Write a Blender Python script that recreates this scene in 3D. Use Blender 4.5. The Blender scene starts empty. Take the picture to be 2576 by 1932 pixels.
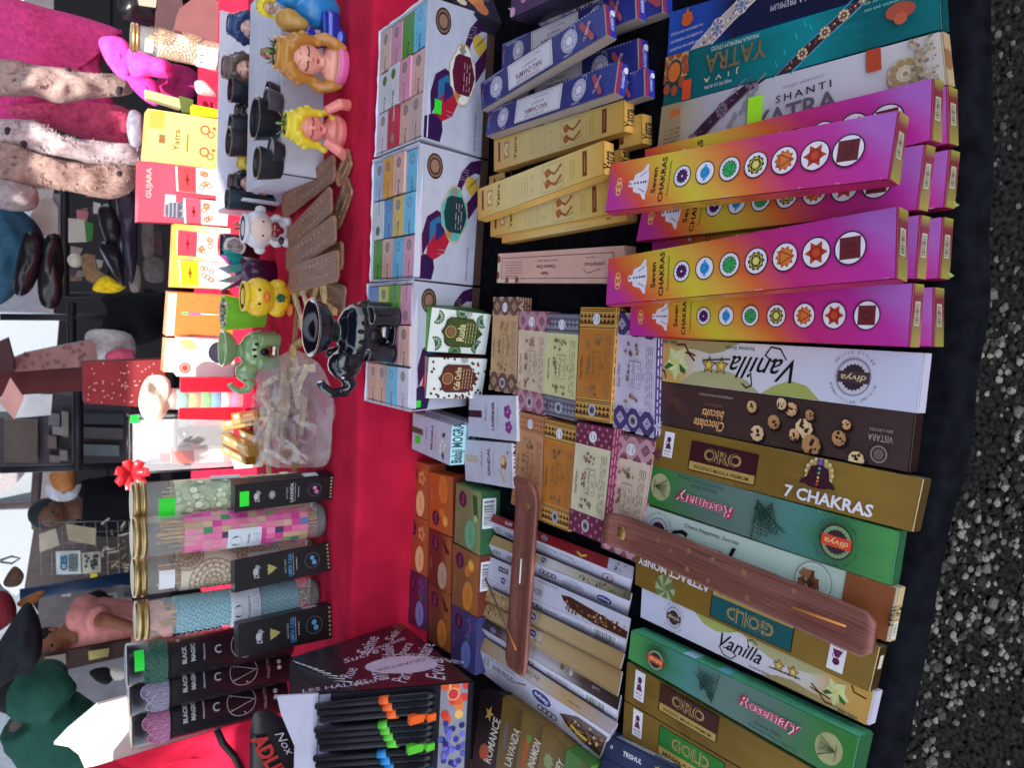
import bpy, bmesh, math, random
from mathutils import Vector, Matrix, noise
R = math.radians
random.seed(7)
sc = bpy.context.scene
COL = sc.collection
# ---------------------------------------------------------------- camera, world, sun, exposure
PITCH, YAW = 32.7, 5.5
CAMZ = 1.40
T = CAMZ - 0.62          # black table top
S = T + 0.15             # red shelf top
F = 1866.0
cam_d = bpy.data.cameras.new('camera'); cam = bpy.data.objects.new('camera', cam_d); COL.objects.link(cam)
th, ps = R(PITCH), R(YAW)
fw = Vector((-math.sin(ps)*math.cos(th), math.cos(ps)*math.cos(th), -math.sin(th)))
rt = Vector((math.cos(ps), math.sin(ps), 0))
up = rt.cross(fw)
cx_, cy_, cz_ = -up, rt, -fw
cam.matrix_world = Matrix(((cx_.x, cy_.x, cz_.x, 0), (cx_.y, cy_.y, cz_.y, 0), (cx_.z, cy_.z, cz_.z, CAMZ), (0, 0, 0, 1)))
cam_d.sensor_width = 36; cam_d.lens = F/2576*36; cam_d.clip_end = 300; cam_d.clip_start = 0.02; cam_d.dof.use_dof = True; cam_d.dof.focus_distance = .8; cam_d.dof.aperture_fstop = 14
sc.camera = cam
SUN_EL, SUN_AZ = 52, 195     # azimuth: direction the light comes FROM, measured clockwise from +Y
world = bpy.data.worlds.new('World'); sc.world = world; world.use_nodes = True
wn = world.node_tree; sky = wn.nodes.new('ShaderNodeTexSky'); sky.sky_type = 'NISHITA'; sky.sun_disc = False
sky.sun_elevation = R(SUN_EL); sky.sun_rotation = R(SUN_AZ)
bg = wn.nodes['Background']; bg.inputs[1].default_value = 0.15
sat = wn.nodes.new('ShaderNodeHueSaturation'); sat.inputs['Saturation'].default_value = .50
wn.links.new(sky.outputs[0], sat.inputs['Color']); wn.links.new(sat.outputs[0], bg.inputs[0])
sd = bpy.data.lights.new('sun', 'SUN'); sd.energy = 3.4; sd.angle = R(0.5); sd.color = (1, .93, .82)
sun = bpy.data.objects.new('sun', sd); COL.objects.link(sun)
dirv = Vector((math.sin(R(SUN_AZ))*math.cos(R(SUN_EL)), math.cos(R(SUN_AZ))*math.cos(R(SUN_EL)), math.sin(R(SUN_EL))))
sun.rotation_euler = dirv.to_track_quat('Z', 'Y').to_euler()
sc.view_settings.view_transform = 'Standard'; sc.view_settings.look = 'None'
sc.view_settings.exposure = 1.72; sc.view_settings.gamma = 1
# ---------------------------------------------------------------- survey of the place: viewing rays -> points on real planes
CP = Vector((0, 0, CAMZ))
def ray(x, y):
    return fw + (-up)*((x-1288)/F) + rt*((966-y)/F)
def at(x, y, z=T):
    d = ray(x, y); return CP + d*((z-CAMZ)/d.z)
def atY(x, y, Y):
    d = ray(x, y); return CP + d*(Y/d.y)
def onplane(x, y, p, n):
    d = ray(x, y); return CP + d*((p-CP).dot(n)/d.dot(n))
# ---------------------------------------------------------------- materials
MATS = {}
def M(c, rough=.55, metal=0, var=.06, bump=.0, scale=40, trans=0, alpha=1, coat=0, emit=0, spec=.3):
    """procedural paint / card / cloth of one colour with slight uneven tone"""
    key = (tuple(c), rough, metal, var, bump, scale, trans, alpha, coat, emit, spec)
    if key in MATS: return MATS[key]
    m = bpy.data.materials.new('mat'); m.use_nodes = True
    nt = m.node_tree; b = nt.nodes['Principled BSDF']
    b.inputs['Roughness'].default_value = rough; b.inputs['Metallic'].default_value = metal
    col = (c[0], c[1], c[2], 1); b.inputs['Specular IOR Level'].default_value = spec if not metal else .5
    b.inputs['Base Color'].default_value = col
    if trans: b.inputs['Transmission Weight'].default_value = trans
    if alpha < 1: b.inputs['Alpha'].default_value = alpha
    if coat: b.inputs['Coat Weight'].default_value = coat; b.inputs['Coat Roughness'].default_value = .15
    if emit: b.inputs['Emission Color'].default_value = col; b.inputs['Emission Strength'].default_value = emit
    if var or bump:
        tc = nt.nodes.new('ShaderNodeTexCoord'); nz = nt.nodes.new('ShaderNodeTexNoise')
        nz.inputs['Scale'].default_value = scale; nz.inputs['Detail'].default_value = 5
        nt.links.new(tc.outputs['Object'], nz.inputs['Vector'])
        if var:
            hs = nt.nodes.new('ShaderNodeHueSaturation'); hs.inputs['Color'].default_value = col
            mr = nt.nodes.new('ShaderNodeMapRange'); mr.inputs[1].default_value = .3; mr.inputs[2].default_value = .7
            mr.inputs[3].default_value = 1-var*2; mr.inputs[4].default_value = 1+var*2
            nt.links.new(nz.outputs[0], mr.inputs[0]); nt.links.new(mr.outputs[0], hs.inputs['Value'])
            nt.links.new(hs.outputs[0], b.inputs['Base Color'])
        if bump:
            bp = nt.nodes.new('ShaderNodeBump'); bp.inputs['Strength'].default_value = bump; bp.inputs['Distance'].default_value = .004
            nt.links.new(nz.outputs[0], bp.inputs['Height']); nt.links.new(bp.outputs[0], b.inputs['Normal'])
    MATS[key] = m
    return m
def hx(s):
    r = [int(s[i:i+2], 16)/255 for i in (0, 2, 4)]
    return tuple(((v+.055)/1.055)**2.4 if v > .04045 else v/12.92 for v in r)
def P(s, **k):
    """printed card of an sRGB hex colour"""
    k.setdefault('rough', .36); k.setdefault('var', .03)
    return M(hx(s), **k)
def GR(stops, skew=.0, rough=.42, nz=.05, axis='u', interp='LINEAR', scale=3, metal=0, mix=None):
    """card printed with a colour ramp running along the panel (face UV)"""
    key = ('g', tuple(stops), skew, rough, nz, axis, scale, metal)
    if key in MATS: return MATS[key]
    m = bpy.data.materials.new('gradient_print'); m.use_nodes = True; nt = m.node_tree; b = nt.nodes['Principled BSDF']
    b.inputs['Roughness'].default_value = rough; b.inputs['Metallic'].default_value = metal
    tc = nt.nodes.new('ShaderNodeTexCoord'); sp = nt.nodes.new('ShaderNodeSeparateXYZ'); nt.links.new(tc.outputs['UV'], sp.inputs[0])
    def math_(op, a, bb):
        n = nt.nodes.new('ShaderNodeMath'); n.operation = op
        for i, v in enumerate((a, bb)):
            if isinstance(v, (int, float)): n.inputs[i].default_value = v
            else: nt.links.new(v, n.inputs[i])
        return n.outputs[0]
    A, B = (sp.outputs[0], sp.outputs[1]) if axis == 'u' else (sp.outputs[1], sp.outputs[0])
    n_ = nt.nodes.new('ShaderNodeTexNoise'); n_.inputs['Scale'].default_value = scale; n_.inputs['Detail'].default_value = 3
    nt.links.new(tc.outputs['UV'], n_.inputs['Vector'])
    s = math_('ADD', A, math_('MULTIPLY', math_('SUBTRACT', B, .5), skew))
    s = math_('ADD', s, math_('MULTIPLY', math_('SUBTRACT', n_.outputs[0], .5), nz*2))
    cr = nt.nodes.new('ShaderNodeValToRGB'); nt.links.new(s, cr.inputs[0]); cr.color_ramp.interpolation = interp
    e = cr.color_ramp.elements
    while len(e) < len(stops): e.new(.5)
    for el, (p, c) in zip(e, stops): el.position = p; el.color = (*hx(c), 1)
    nt.links.new(cr.outputs[0], b.inputs['Base Color'])
    MATS[key] = m
    return m
# ---------------------------------------------------------------- objects
def tag(o, label, cat, group=None, kind=None):
    if label: o['label'] = label
    if cat: o['category'] = cat
    if group: o['group'] = group
    if kind: o['kind'] = kind
    return o
def thing(name, loc, label, cat, group=None):
    o = bpy.data.objects.new(name, None); COL.objects.link(o); o.location = loc
    o.empty_display_size = .02
    return tag(o, label, cat, group)
def link(name, me, parent=None, mats=None):
    o = bpy.data.objects.new(name, me); COL.objects.link(o)
    if parent:
        o.parent = parent
        w = parent.location if parent.parent is None else parent.parent.location+parent.location
        me.transform(Matrix.Translation(-w))
    if mats:
        for m in mats: me.materials.append(m)
    return o
class MB:
    """mesh bag: faces with materials and panel UVs -> one mesh object; coordinates are world ones"""
    def __init__(s): s.v = []; s.f = []; s.m = []; s.uv = []; s.mats = []; s.sm = []
    def mi(s, mat):
        if mat not in s.mats: s.mats.append(mat)
        return s.mats.index(mat)
    def poly(s, pts, mat, uvs=None, smooth=False):
        i = len(s.v); s.v += [tuple(p) for p in pts]; s.f.append(tuple(range(i, i+len(pts)))); s.m.append(s.mi(mat))
        s.uv.append(uvs or [(0, 0)]*len(pts)); s.sm.append(smooth)
    def mesh(s, vs, fs, mat, smooth=False, uvs=None):
        i = len(s.v); s.v += [tuple(p) for p in vs]; k = s.mi(mat)
        for f in fs:
            s.f.append(tuple(i+j for j in f)); s.m.append(k); s.sm.append(smooth)
            s.uv.append([uvs[j] for j in f] if uvs else [(0, 0)]*len(f))
    def build(s, name, parent=None, bevel=0):
        if not s.f: return None
        me = bpy.data.meshes.new(name); me.from_pydata(s.v, [], s.f)
        for m in s.mats: me.materials.append(m)
        me.polygons.foreach_set('material_index', s.m); me.polygons.foreach_set('use_smooth', s.sm)
        ul = me.uv_layers.new(name='UVMap'); flat = []
        for u in s.uv:
            for a in u: flat += [a[0], a[1]]
        ul.data.foreach_set('uv', flat)
        if bevel:
            bm = bmesh.new(); bm.from_mesh(me); bmesh.ops.remove_doubles(bm, verts=bm.verts, dist=1e-5)
            bmesh.ops.recalc_face_normals(bm, faces=bm.faces)
            bmesh.ops.bevel(bm, geom=[e for e in bm.edges], offset=bevel, segments=1, affect='EDGES', clamp_overlap=True)
            bm.to_mesh(me); bm.free()
        me.update()
        return link(name, me, parent)
    # basic solids
    def hexa(s, q, mat, side=None):
        """q: 8 points, 0-3 one quad and 4-7 the opposite one"""
        fs = [(0, 1, 2, 3), (7, 6, 5, 4), (0, 4, 5, 1), (1, 5, 6, 2), (2, 6, 7, 3), (3, 7, 4, 0)]
        s.mesh(q, fs, mat)
    def box(s, c, d, mat, rz=0):
        m = Matrix.Rotation(rz, 3, 'Z'); h = Vector(d)/2; c = Vector(c)
        q = [c+m@Vector((a*h.x, b*h.y, e*h.z)) for e in (-1, 1) for a, b in ((-1, -1), (1, -1), (1, 1), (-1, 1))]
        s.hexa(q, mat)
    def tube(s, pts, rad, mat, n=10, cap=True):
        pts = [Vector(p) for p in pts]; rad = rad if isinstance(rad, (list, tuple)) else [rad]*len(pts)
        vs, fs = [], []; prev = None
        for i, p in enumerate(pts):
            t = (pts[min(i+1, len(pts)-1)]-pts[max(i-1, 0)]).normalized()
            a = prev if prev and abs(prev.dot(t)) < .9 else t.orthogonal()
            a = (a-t*a.dot(t)).normalized(); b = t.cross(a); prev = a
            for k in range(n):
                g = 2*math.pi*k/n; vs.append(p+(a*math.cos(g)+b*math.sin(g))*rad[i])
        for i in range(len(pts)-1):
            for k in range(n): fs.append((i*n+k, i*n+(k+1) % n, (i+1)*n+(k+1) % n, (i+1)*n+k))
        if cap: fs += [tuple(range(n-1, -1, -1)), tuple(range((len(pts)-1)*n, len(pts)*n))]
        s.mesh(vs, fs, mat, True)
    def lathe(s, c, prof, mat, n=28, axis=None, smooth=True, squash=1, uv=False):
        """prof: list of (radius, height); axis: unit vector of the turning axis"""
        c = Vector(c); ax = Vector(axis or (0, 0, 1)).normalized()
        a = Vector((1, 0, 0)); a = (a-ax*a.dot(ax)).normalized(); b = ax.cross(a)
        vs, fs, uvs = [], [], []
        h0, h1 = min(p[1] for p in prof), max(p[1] for p in prof)
        for r, h in prof:
            for k in range(n+1):
                g = 2*math.pi*k/n - math.pi/2
                vs.append(c+ax*h+(a*math.cos(g)+b*math.sin(g)*squash)*r); uvs.append((k/n, (h-h0)/(h1-h0+1e-9)))
        for i in range(len(prof)-1):
            for k in range(n): fs.append((i*(n+1)+k, i*(n+1)+k+1, (i+1)*(n+1)+k+1, (i+1)*(n+1)+k))
        s.mesh(vs, fs, mat, smooth, uvs)
    def ell(s, c, r, mat, n=16, rot=None):
        c = Vector(c); r = Vector(r) if not isinstance(r, (int, float)) else Vector((r, r, r))
        vs, fs = [], []
        for i in range(n//2+1):
            f = math.pi*i/(n//2)
            for k in range(n):
                g = 2*math.pi*k/n
                p = Vector((r.x*math.sin(f)*math.cos(g), r.y*math.sin(f)*math.sin(g), r.z*math.cos(f)))
                vs.append(c+(rot@p if rot else p))
        for i in range(n//2):
            for k in range(n): fs.append((i*n+k, (i+1)*n+k, (i+1)*n+(k+1) % n, i*n+(k+1) % n))
        s.mesh(vs, fs, mat, True)
def fuse(name, mb, mat, parent=None, vox=.004, smooth=4):
    """melt the overlapping solids of a mesh bag into ONE continuous surface"""
    me = bpy.data.meshes.new('tmp'); me.from_pydata(mb.v, [], mb.f); o = bpy.data.objects.new('tmp', me); COL.objects.link(o)
    r = o.modifiers.new('r', 'REMESH'); r.mode = 'VOXEL'; r.voxel_size = vox
    if smooth: sm = o.modifiers.new('s', 'SMOOTH'); sm.iterations = smooth; sm.factor = .6
    dg = bpy.context.evaluated_depsgraph_get(); dg.update()
    nm = bpy.data.meshes.new_from_object(o.evaluated_get(dg)); nm.name = name
    bpy.data.objects.remove(o); bpy.data.meshes.remove(me)
    nm.materials.clear(); nm.materials.append(mat)
    for p in nm.polygons: p.use_smooth = True; p.material_index = 0
    return link(name, nm, parent)
# ---------------------------------------------------------------- lettering
TCACHE = {}
def glyphs(txt, shear=0, bold=0, space=1, hand=0):
    key = (txt, shear, bold, space)
    if key in TCACHE: return TCACHE[key]
    cu = bpy.data.curves.new('t', 'FONT'); cu.body = txt; cu.size = 1; cu.resolution_u = 2
    cu.shear = shear; cu.offset = bold; cu.space_character = space; cu.align_x = 'LEFT'; cu.fill_mode = 'FRONT'
    o = bpy.data.objects.new('t', cu); COL.objects.link(o)
    dg = bpy.context.evaluated_depsgraph_get(); dg.update()
    me = bpy.data.meshes.new_from_object(o.evaluated_get(dg))
    vs = [(v.co.x, v.co.y) for v in me.vertices]; fs = [tuple(p.vertices) for p in me.polygons]
    bpy.data.objects.remove(o); bpy.data.curves.remove(cu); bpy.data.meshes.remove(me)
    if vs:
        x0, x1 = min(v[0] for v in vs), max(v[0] for v in vs); y0, y1 = min(v[1] for v in vs), max(v[1] for v in vs)
    else: x0 = x1 = y0 = y1 = 0
    vs = [(v[0]-(x0+x1)/2, v[1]-(y0+y1)/2) for v in vs]
    TCACHE[key] = (vs, fs, x1-x0, y1-y0)
    return TCACHE[key]
# ---------------------------------------------------------------- panels: flat printable faces
class Face:
    """p: four corners TL,TR,BR,BL as the panel is seen; n: outward normal"""
    def __init__(s, p, n=None):
        s.p = [Vector(q) for q in p]
        nn = (s.p[1]-s.p[0]).cross(s.p[3]-s.p[0]).normalized()*-1
        if nn.dot(CP-s.p[0]) < 0: nn = -nn
        s.n = n or nn
        s.W = ((s.p[1]-s.p[0]).length+(s.p[2]-s.p[3]).length)/2
        s.H = ((s.p[3]-s.p[0]).length+(s.p[2]-s.p[1]).length)/2
    def at(s, a, b, off=0):
        p = s.p
        return (p[0]*(1-a)+p[1]*a)*(1-b)+(p[3]*(1-a)+p[2]*a)*b+s.n*off
    def side(s, w, h):
        d = s.n*-h; p = s.p
        if w == 'D': q = [p[3], p[2], p[2]+d, p[3]+d]; n = (p[3]+p[2]-p[0]-p[1])
        elif w == 'U': q = [p[0]+d, p[1]+d, p[1], p[0]]; n = (p[0]+p[1]-p[3]-p[2])
        elif w == 'R': q = [p[1], p[1]+d, p[2]+d, p[2]]; n = (p[1]+p[2]-p[0]-p[3])
        else: q = [p[0]+d, p[0], p[3], p[3]+d]; n = (p[0]+p[3]-p[1]-p[2])
        n = (n-s.n*n.dot(s.n)).normalized()
        f = Face(q, n); m = (f.p[1]-f.p[0]).cross(f.p[3]-f.p[0]).normalized()
        f.n = m if m.dot(n) > 0 else -m
        return f
class Art:
    """draws on a panel; a: 0..1 along it, b: 0..1 down it; sizes are in panel heights"""
    def __init__(s, face, root=None):
        s.f = face; s.root = root; s.words = {}; s.bags = {}; s.cur = 'printed_panel'; s.off = .0009; s.k = face.W/face.H
    def part(s, n): s.cur = n if n in ('name_plate', 'price_sticker', 'barcode', 'plaque', 'paper_label') else 'printed_panel'; return s
    def bag(s):
        if s.cur not in s.bags: s.bags[s.cur] = MB()
        return s.bags[s.cur]
    def put(s, pts, mat, clip=True):
        s.off += .00002
        c = (lambda v: min(max(v, .004), .996)) if clip else (lambda v: v)
        q = [(c(a), c(b)) for a, b in pts]
        s.bag().poly([s.f.at(a, b, s.off) for a, b in q], mat, [(a, 1-b) for a, b in q])
    def rect(s, a0, b0, a1, b1, mat): s.put([(a0, b0), (a1, b0), (a1, b1), (a0, b1)], mat)
    def line(s, pts, w, mat):
        s.off += .00002; bg_ = s.bag()
        for (a0, b0), (a1, b1) in zip(pts, pts[1:]):
            dx, dy = (a1-a0)*s.k, b1-b0; L = math.hypot(dx, dy) or 1; nx, ny = -dy/L*w/2, dx/L*w/2; ex, ey = dx/L*w*.3, dy/L*w*.3
            q = [(a0+(nx-ex)/s.k, b0+ny-ey), (a1+(nx+ex)/s.k, b1+ny+ey), (a1+(-nx+ex)/s.k, b1-ny+ey), (a0+(-nx-ex)/s.k, b0-ny-ey)]
            s.off += .000001
            bg_.poly([s.f.at(a, b, s.off) for a, b in q], mat, [(a, 1-b) for a, b in q])
    def frame(s, a0, b0, a1, b1, w, mat): s.line([(a0, b0), (a1, b0), (a1, b1), (a0, b1), (a0, b0)], w, mat)
    def ring(s, a, b, r, w, mat, n=22, a0=0, a1=360, sx=1):
        s.line([(a+sx*r*math.cos(R(a0+(a1-a0)*i/n))/s.k, b+r*math.sin(R(a0+(a1-a0)*i/n))) for i in range(n+1)], w, mat)
    def disc(s, a, b, r, mat, n=20, sx=1, rot=0, clip=True):
        pts = []
        for i in range(n):
            g = 2*math.pi*i/n; x, y = r*sx*math.cos(g), r*math.sin(g); c, d = math.cos(R(rot)), math.sin(R(rot))
            pts.append((a+(x*c-y*d)/s.k, b+x*d+y*c))
        s.put(pts, mat, clip)
    def star(s, a, b, r, r2, n, mat, rot=0):
        s.put([(a+(r if i % 2 == 0 else r2)*math.cos(math.pi*i/n+R(rot))/s.k, b+(r if i % 2 == 0 else r2)*math.sin(math.pi*i/n+R(rot))) for i in range(2*n)], mat)
    def shape(s, a, b, pts, mat, sc_=1, rot=0):
        c, d = math.cos(R(rot)), math.sin(R(rot))
        s.put([(a+(x*c-y*d)*sc_/s.k, b+(x*d+y*c)*sc_) for x, y in pts], mat)
    def text(s, t, a, b, h, mat, rot=0, shear=0, bold=0, space=1, wid=None, part='lettering', arc=0):
        """h: height of the drawn word in panel heights; rot: 0 reads left to right, 90 reads upwards; wid: width in panel heights"""
        vs, fs, w, hh = glyphs(t, shear, bold, space)
        if not vs: return
        k = h/(hh or 1); kx = (wid/w) if wid else k; c, d = math.cos(R(rot)), math.sin(R(rot))
        old = s.cur; s.part(part)
        if part == 'lettering':
            n_ = 0
            while n_ in s.words and min(abs(a-q) for q in s.words[n_]) > .22: n_ += 1
            s.words.setdefault(n_, []).append(a); s.cur = 'lettering#%d' % n_
        s.off += .00002; out = []; uv = []
        for x, y in vs:
            x *= kx; y *= k
            if arc: g = x/arc; x, y = (arc+y)*math.sin(g), (arc+y)*math.cos(g)-arc
            A, B = a+(x*c-y*d)/s.k, b-(x*d+y*c)
            out.append(s.f.at(A, B, s.off)); uv.append((A, 1-B))
        s.bag().mesh(out, fs, mat, False, uv); s.cur = old
    def lines(s, a0, b0, a1, b1, n, w, mat, rot=0, seed=1):
        """rows of fine print"""
        rr = random.Random(seed); old = s.cur; s.cur = 'printed_panel'; s.off += .00002
        for i in range(n):
            if rot == 0:
                y = b0+(b1-b0)*(i+.5)/n; x = a0
                while x < a1:
                    L = rr.uniform(.02, .07)*3/s.k; e = min(x+L, a1)
                    s.bag().poly([s.f.at(*q, s.off) for q in ((x, y-w/2), (e, y-w/2), (e, y+w/2), (x, y+w/2))], mat); x = e+.04/s.k
                    if i == n-1 and x > a0+(a1-a0)*.7: break
            else:
                x = a0+(a1-a0)*(i+.5)/n; y = b0; ww = w/2/s.k
                while y < b1:
                    e = min(y+rr.uniform(.03, .09), b1)
                    s.bag().poly([s.f.at(*q, s.off) for q in ((x-ww, y), (x+ww, y), (x+ww, e), (x-ww, e))], mat); y = e+.025
        s.cur = old
    def barcode(s, a0, b0, a1, b1, rot=0, bgm=None):
        old = s.cur; s.cur = 'barcode'; s.rect(a0, b0, a1, b1, bgm or P('D8DCE4')); s.off += .00002
        rr = random.Random(int(a0*1000+b1*777)); k = P('14141A'); t = .08
        while t < .92:
            w = rr.choice((.012, .02, .035))
            if rot == 0: x0 = a0+(a1-a0)*t; x1 = a0+(a1-a0)*(t+w); q = ((x0, b0+(b1-b0)*.1), (x1, b0+(b1-b0)*.1), (x1, b0+(b1-b0)*.85), (x0, b0+(b1-b0)*.85))
            else: y0 = b0+(b1-b0)*t; y1 = b0+(b1-b0)*(t+w); q = ((a0+(a1-a0)*.1, y0), (a0+(a1-a0)*.85, y0), (a0+(a1-a0)*.85, y1), (a0+(a1-a0)*.1, y1))
            s.bag().poly([s.f.at(*p, s.off) for p in q], k); t += w+rr.choice((.012, .02, .03))
        s.cur = old
    def wear(s, n=14, m=None):
        rr = random.Random(int(s.f.p[0].x*9999)); m = m or P('D8D0D0'); s.cur = 'printed_panel'
        for i in range(n):
            t = rr.random(); L_ = rr.uniform(.01, .05)/s.k*2; d = rr.uniform(.004, .018); e = rr.randrange(4)
            if e < 2: b0 = 0 if e == 0 else 1-d; s.put([(t, b0), (t+L_, b0), (t+L_*.7, b0+d), (t+L_*.2, b0+d*.8)], m)
            else: a0 = 0 if e == 2 else 1-d/s.k; s.put([(a0, t), (a0+d/s.k, t), (a0+d/s.k, t+L_*s.k*.5), (a0, t+L_*s.k*.6)], m)
    def done(s, prefix=''):
        for k, b in s.bags.items(): b.build(k.split('#')[0], s.root)
def quadH(q, z=None):
    """the four seen corners of a lying face; z: height, or heights at TL, TR, BL"""
    if isinstance(z, (int, float)): return Face([at(*c, z) for c in q])
    a, b, d = at(*q[0], z[0]), at(*q[1], z[1]), at(*q[3], z[2])
    n = (b-a).cross(d-a).normalized()
    return Face([a, b, onplane(*q[2], a, n), d])
def quadV(q, z0, lean=0):
    """an upright face standing on height z0: its foot is the edge TR-BR"""
    b, c = at(*q[1], z0), at(*q[2], z0)
    e = (c-b).normalized(); n = e.cross(Vector((0, 0, 1))).normalized()
    if n.dot(CP-b) < 0: n = -n
    if lean: n = (n+Vector((0, 0, lean))).normalized()
    return Face([onplane(*q[0], b, n), b, c, onplane(*q[3], b, n)])
def carton(name, face, h, mat, label, cat, group=None, body='carton', edge=True):
    """a closed card box: the panel 'face' and the box of depth h behind it"""
    d = face.n*-h; q = face.p
    z = min(p.z for p in q+[p+d for p in q]); c = sum(q, Vector())/4+d/2
    root = thing(name, Vector((c.x, c.y, z)), label, cat, group)
    mb = MB(); mb.hexa(list(q)+[p+d for p in q], mat); mb.build(body, root, bevel=.0007)
    return root
# ================================================================ the setting
def sheet(name, fn, nu, nv, mat, parent=None, thick=0, kind=None, uv=True):
    vs, uvs, fs = [], [], []
    for j in range(nv+1):
        for i in range(nu+1): vs.append(Vector(fn(i/nu, j/nv))); uvs.append((i/nu, j/nv))
    for j in range(nv):
        for i in range(nu): a = j*(nu+1)+i; fs.append((a, a+1, a+nu+2, a+nu+1))
    mb = MB(); mb.mesh(vs, fs, mat, True, uvs); o = mb.build(name, parent)
    if thick: s_ = o.modifiers.new('s', 'SOLIDIFY'); s_.thickness = thick; s_.offset = 0
    return o
RED = M((.48, .012, .045), rough=.95, var=.09, bump=.35, scale=16, spec=.1)
BLACKCLOTH = M((.0045, .005, .008), rough=.85, var=.3, bump=.5, scale=60, spec=.06)
CARD = P('A98A66', rough=.8)
gm = M((.005, .005, .006), rough=1, var=.48, bump=1, scale=110, spec=0)
g = MB(); g.poly([(-60, -20, 0), (60, -20, 0), (60, 120, 0), (-60, 120, 0)], gm); o = g.build('ground'); tag(o, None, None, kind='structure')
# loose gravel in front of the stall
pb = MB(); rr = random.Random(3); st = [M((v, v, v*1.04), rough=.95, var=.2, scale=200, spec=.04) for v in (.004, .008, .016, .03, .055)]
for i in range(9000):
    x, y = rr.uniform(-1.0, 1.0), rr.uniform(.5, 1.05); r = rr.uniform(.0028, .0085)*(1.4 if rr.random() < .1 else 1)
    dens = noise.noise(Vector((x*3, y*3, 2)))
    if dens < -.05 and rr.random() < .85: continue
    if x > .05 and rr.random() < .6: continue
    m = rr.choice(st[:4] if x > .05 else st)
    vs = []
    for k in range(6):
        a = k*math.pi/3+rr.uniform(-.3, .3); vs.append((x+r*math.cos(a)*rr.uniform(.8, 1.2), y+r*math.sin(a)*rr.uniform(.6, 1), .001))
    vs2 = [(x+(p[0]-x)*.6, y+(p[1]-y)*.6, r*rr.uniform(.6, 1.1)) for p in vs]
    pb.mesh(vs+vs2, [(k, (k+1) % 6, 6+(k+1) % 6, 6+k) for k in range(6)]+[tuple(range(6, 12))], m, True)
tag(pb.build('gravel'), 'loose grey gravel strewn over the dark ground in front of the stall', 'gravel', kind='stuff')
# red display step: curved cloth over the raised shelf
YE = 1.218
def redfn(u, v):
    X = -0.95+u*2.9
    w = .007*noise.noise(Vector((X*3.2, v*.6, 1)))+.0015*noise.noise(Vector((X*14, v*2, 5)))
    if v < .45: return (X, YE-.004+w*2+.003*math.sin(X*9)*(1-v/.45), T-.02+(S-.012-T+.02)*(v/.45))
    if v < .55: g_ = (v-.45)/.1*math.pi/2; return (X, YE-.004+.012*(1-math.cos(g_))+w*2, S-.012+.012*math.sin(g_))
    k = (v-.55)/.45; return (X, YE+.008+k*1.6+w*2*(1-k), S+.0015*noise.noise(Vector((X*6, k*8, 4))))
root = thing('display_shelf', (0.5, 1.9, 0), 'raised shelf draped in plain crimson cloth behind the black table', 'shelf')
sheet('red_cloth', redfn, 60, 40, RED, root)
b = MB(); b.box((.5, 2.0, (S-.03)/2-.01), (2.86, 1.53, S-.05), P('3A2A22')); b.build('shelf_body', root)
# black table
edge = [(2412, -900), (2412, 0), (2406, 700), (2372, 1000), (2338, 1200), (2275, 1480), (2220, 1760), (2190, 1932), (2120, 2900)]
root = thing('market_table', (0, .7, 0), 'long trestle table covered with black cloth, crowded with incense boxes', 'table')
ep = [at(x, y, T) for x, y in edge]
tb = MB(); vs = []; n = 40
def el(t):
    t *= len(ep)-1; i = min(int(t), len(ep)-2); return ep[i].lerp(ep[i+1], t-i)
def tfn(u, v):
    e = el(u)
    if v < .5:
        d = v/.5; X, Y = e.x, e.y
        return (X, Y-.012-.002*(1-d)*(1+math.sin(X*38+2*math.sin(X*11))*.8), (T-.026+.001*math.sin(X*5))*(1-d)+(T-.012)*d)
    if v < .6: g_ = (v-.5)/.1*math.pi/2; return (e.x, e.y-.012+.012*(1-math.cos(g_)), T-.012+.012*math.sin(g_))
    k = (v-.6)/.4; return (e.x, e.y+(YE-.01-e.y)*k, T)
sheet('black_cloth', tfn, 90, 30, BLACKCLOTH, root)
b = MB()
for X, Y in ((-1.0, .45), (.8, .45), (-1.0, 1.1), (.8, 1.1)): b.tube([(X, Y, 0), (X, Y, T-.03)], .018, P('606468', metal=.8), 8)
b.build('table_legs', root)
# unseen tarpaulin roof of the stall, its edge shaped so sun reaches the rear goods
tarp = M((.30, .31, .36), rough=.8, var=.1)
def roof(name, pts, z, label):
    v = [Vector((p[0], p[1], z)) for p in pts]; mb = MB(); mb.hexa(v+[p+Vector((0, 0, .01)) for p in v], tarp)
    o = mb.build(name); tag(o, label, 'canopy'); return o
ZC = 2.4
roof('canopy', [(-3.2, -1.0), (3.2, -1.0), (3.2, 1.10), (.1, .98), (-.40, .85), (-.50, .33), (-3.2, .20)], ZC, 'unseen grey tarpaulin roof over the incense stall, edge shaped to shade its front')
# ================================================================ near row of the table: long incense cartons
WHT = P('EDEBF2'); INK = P('1E1418', var=0); OFF = P('D9D2C4')
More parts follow.
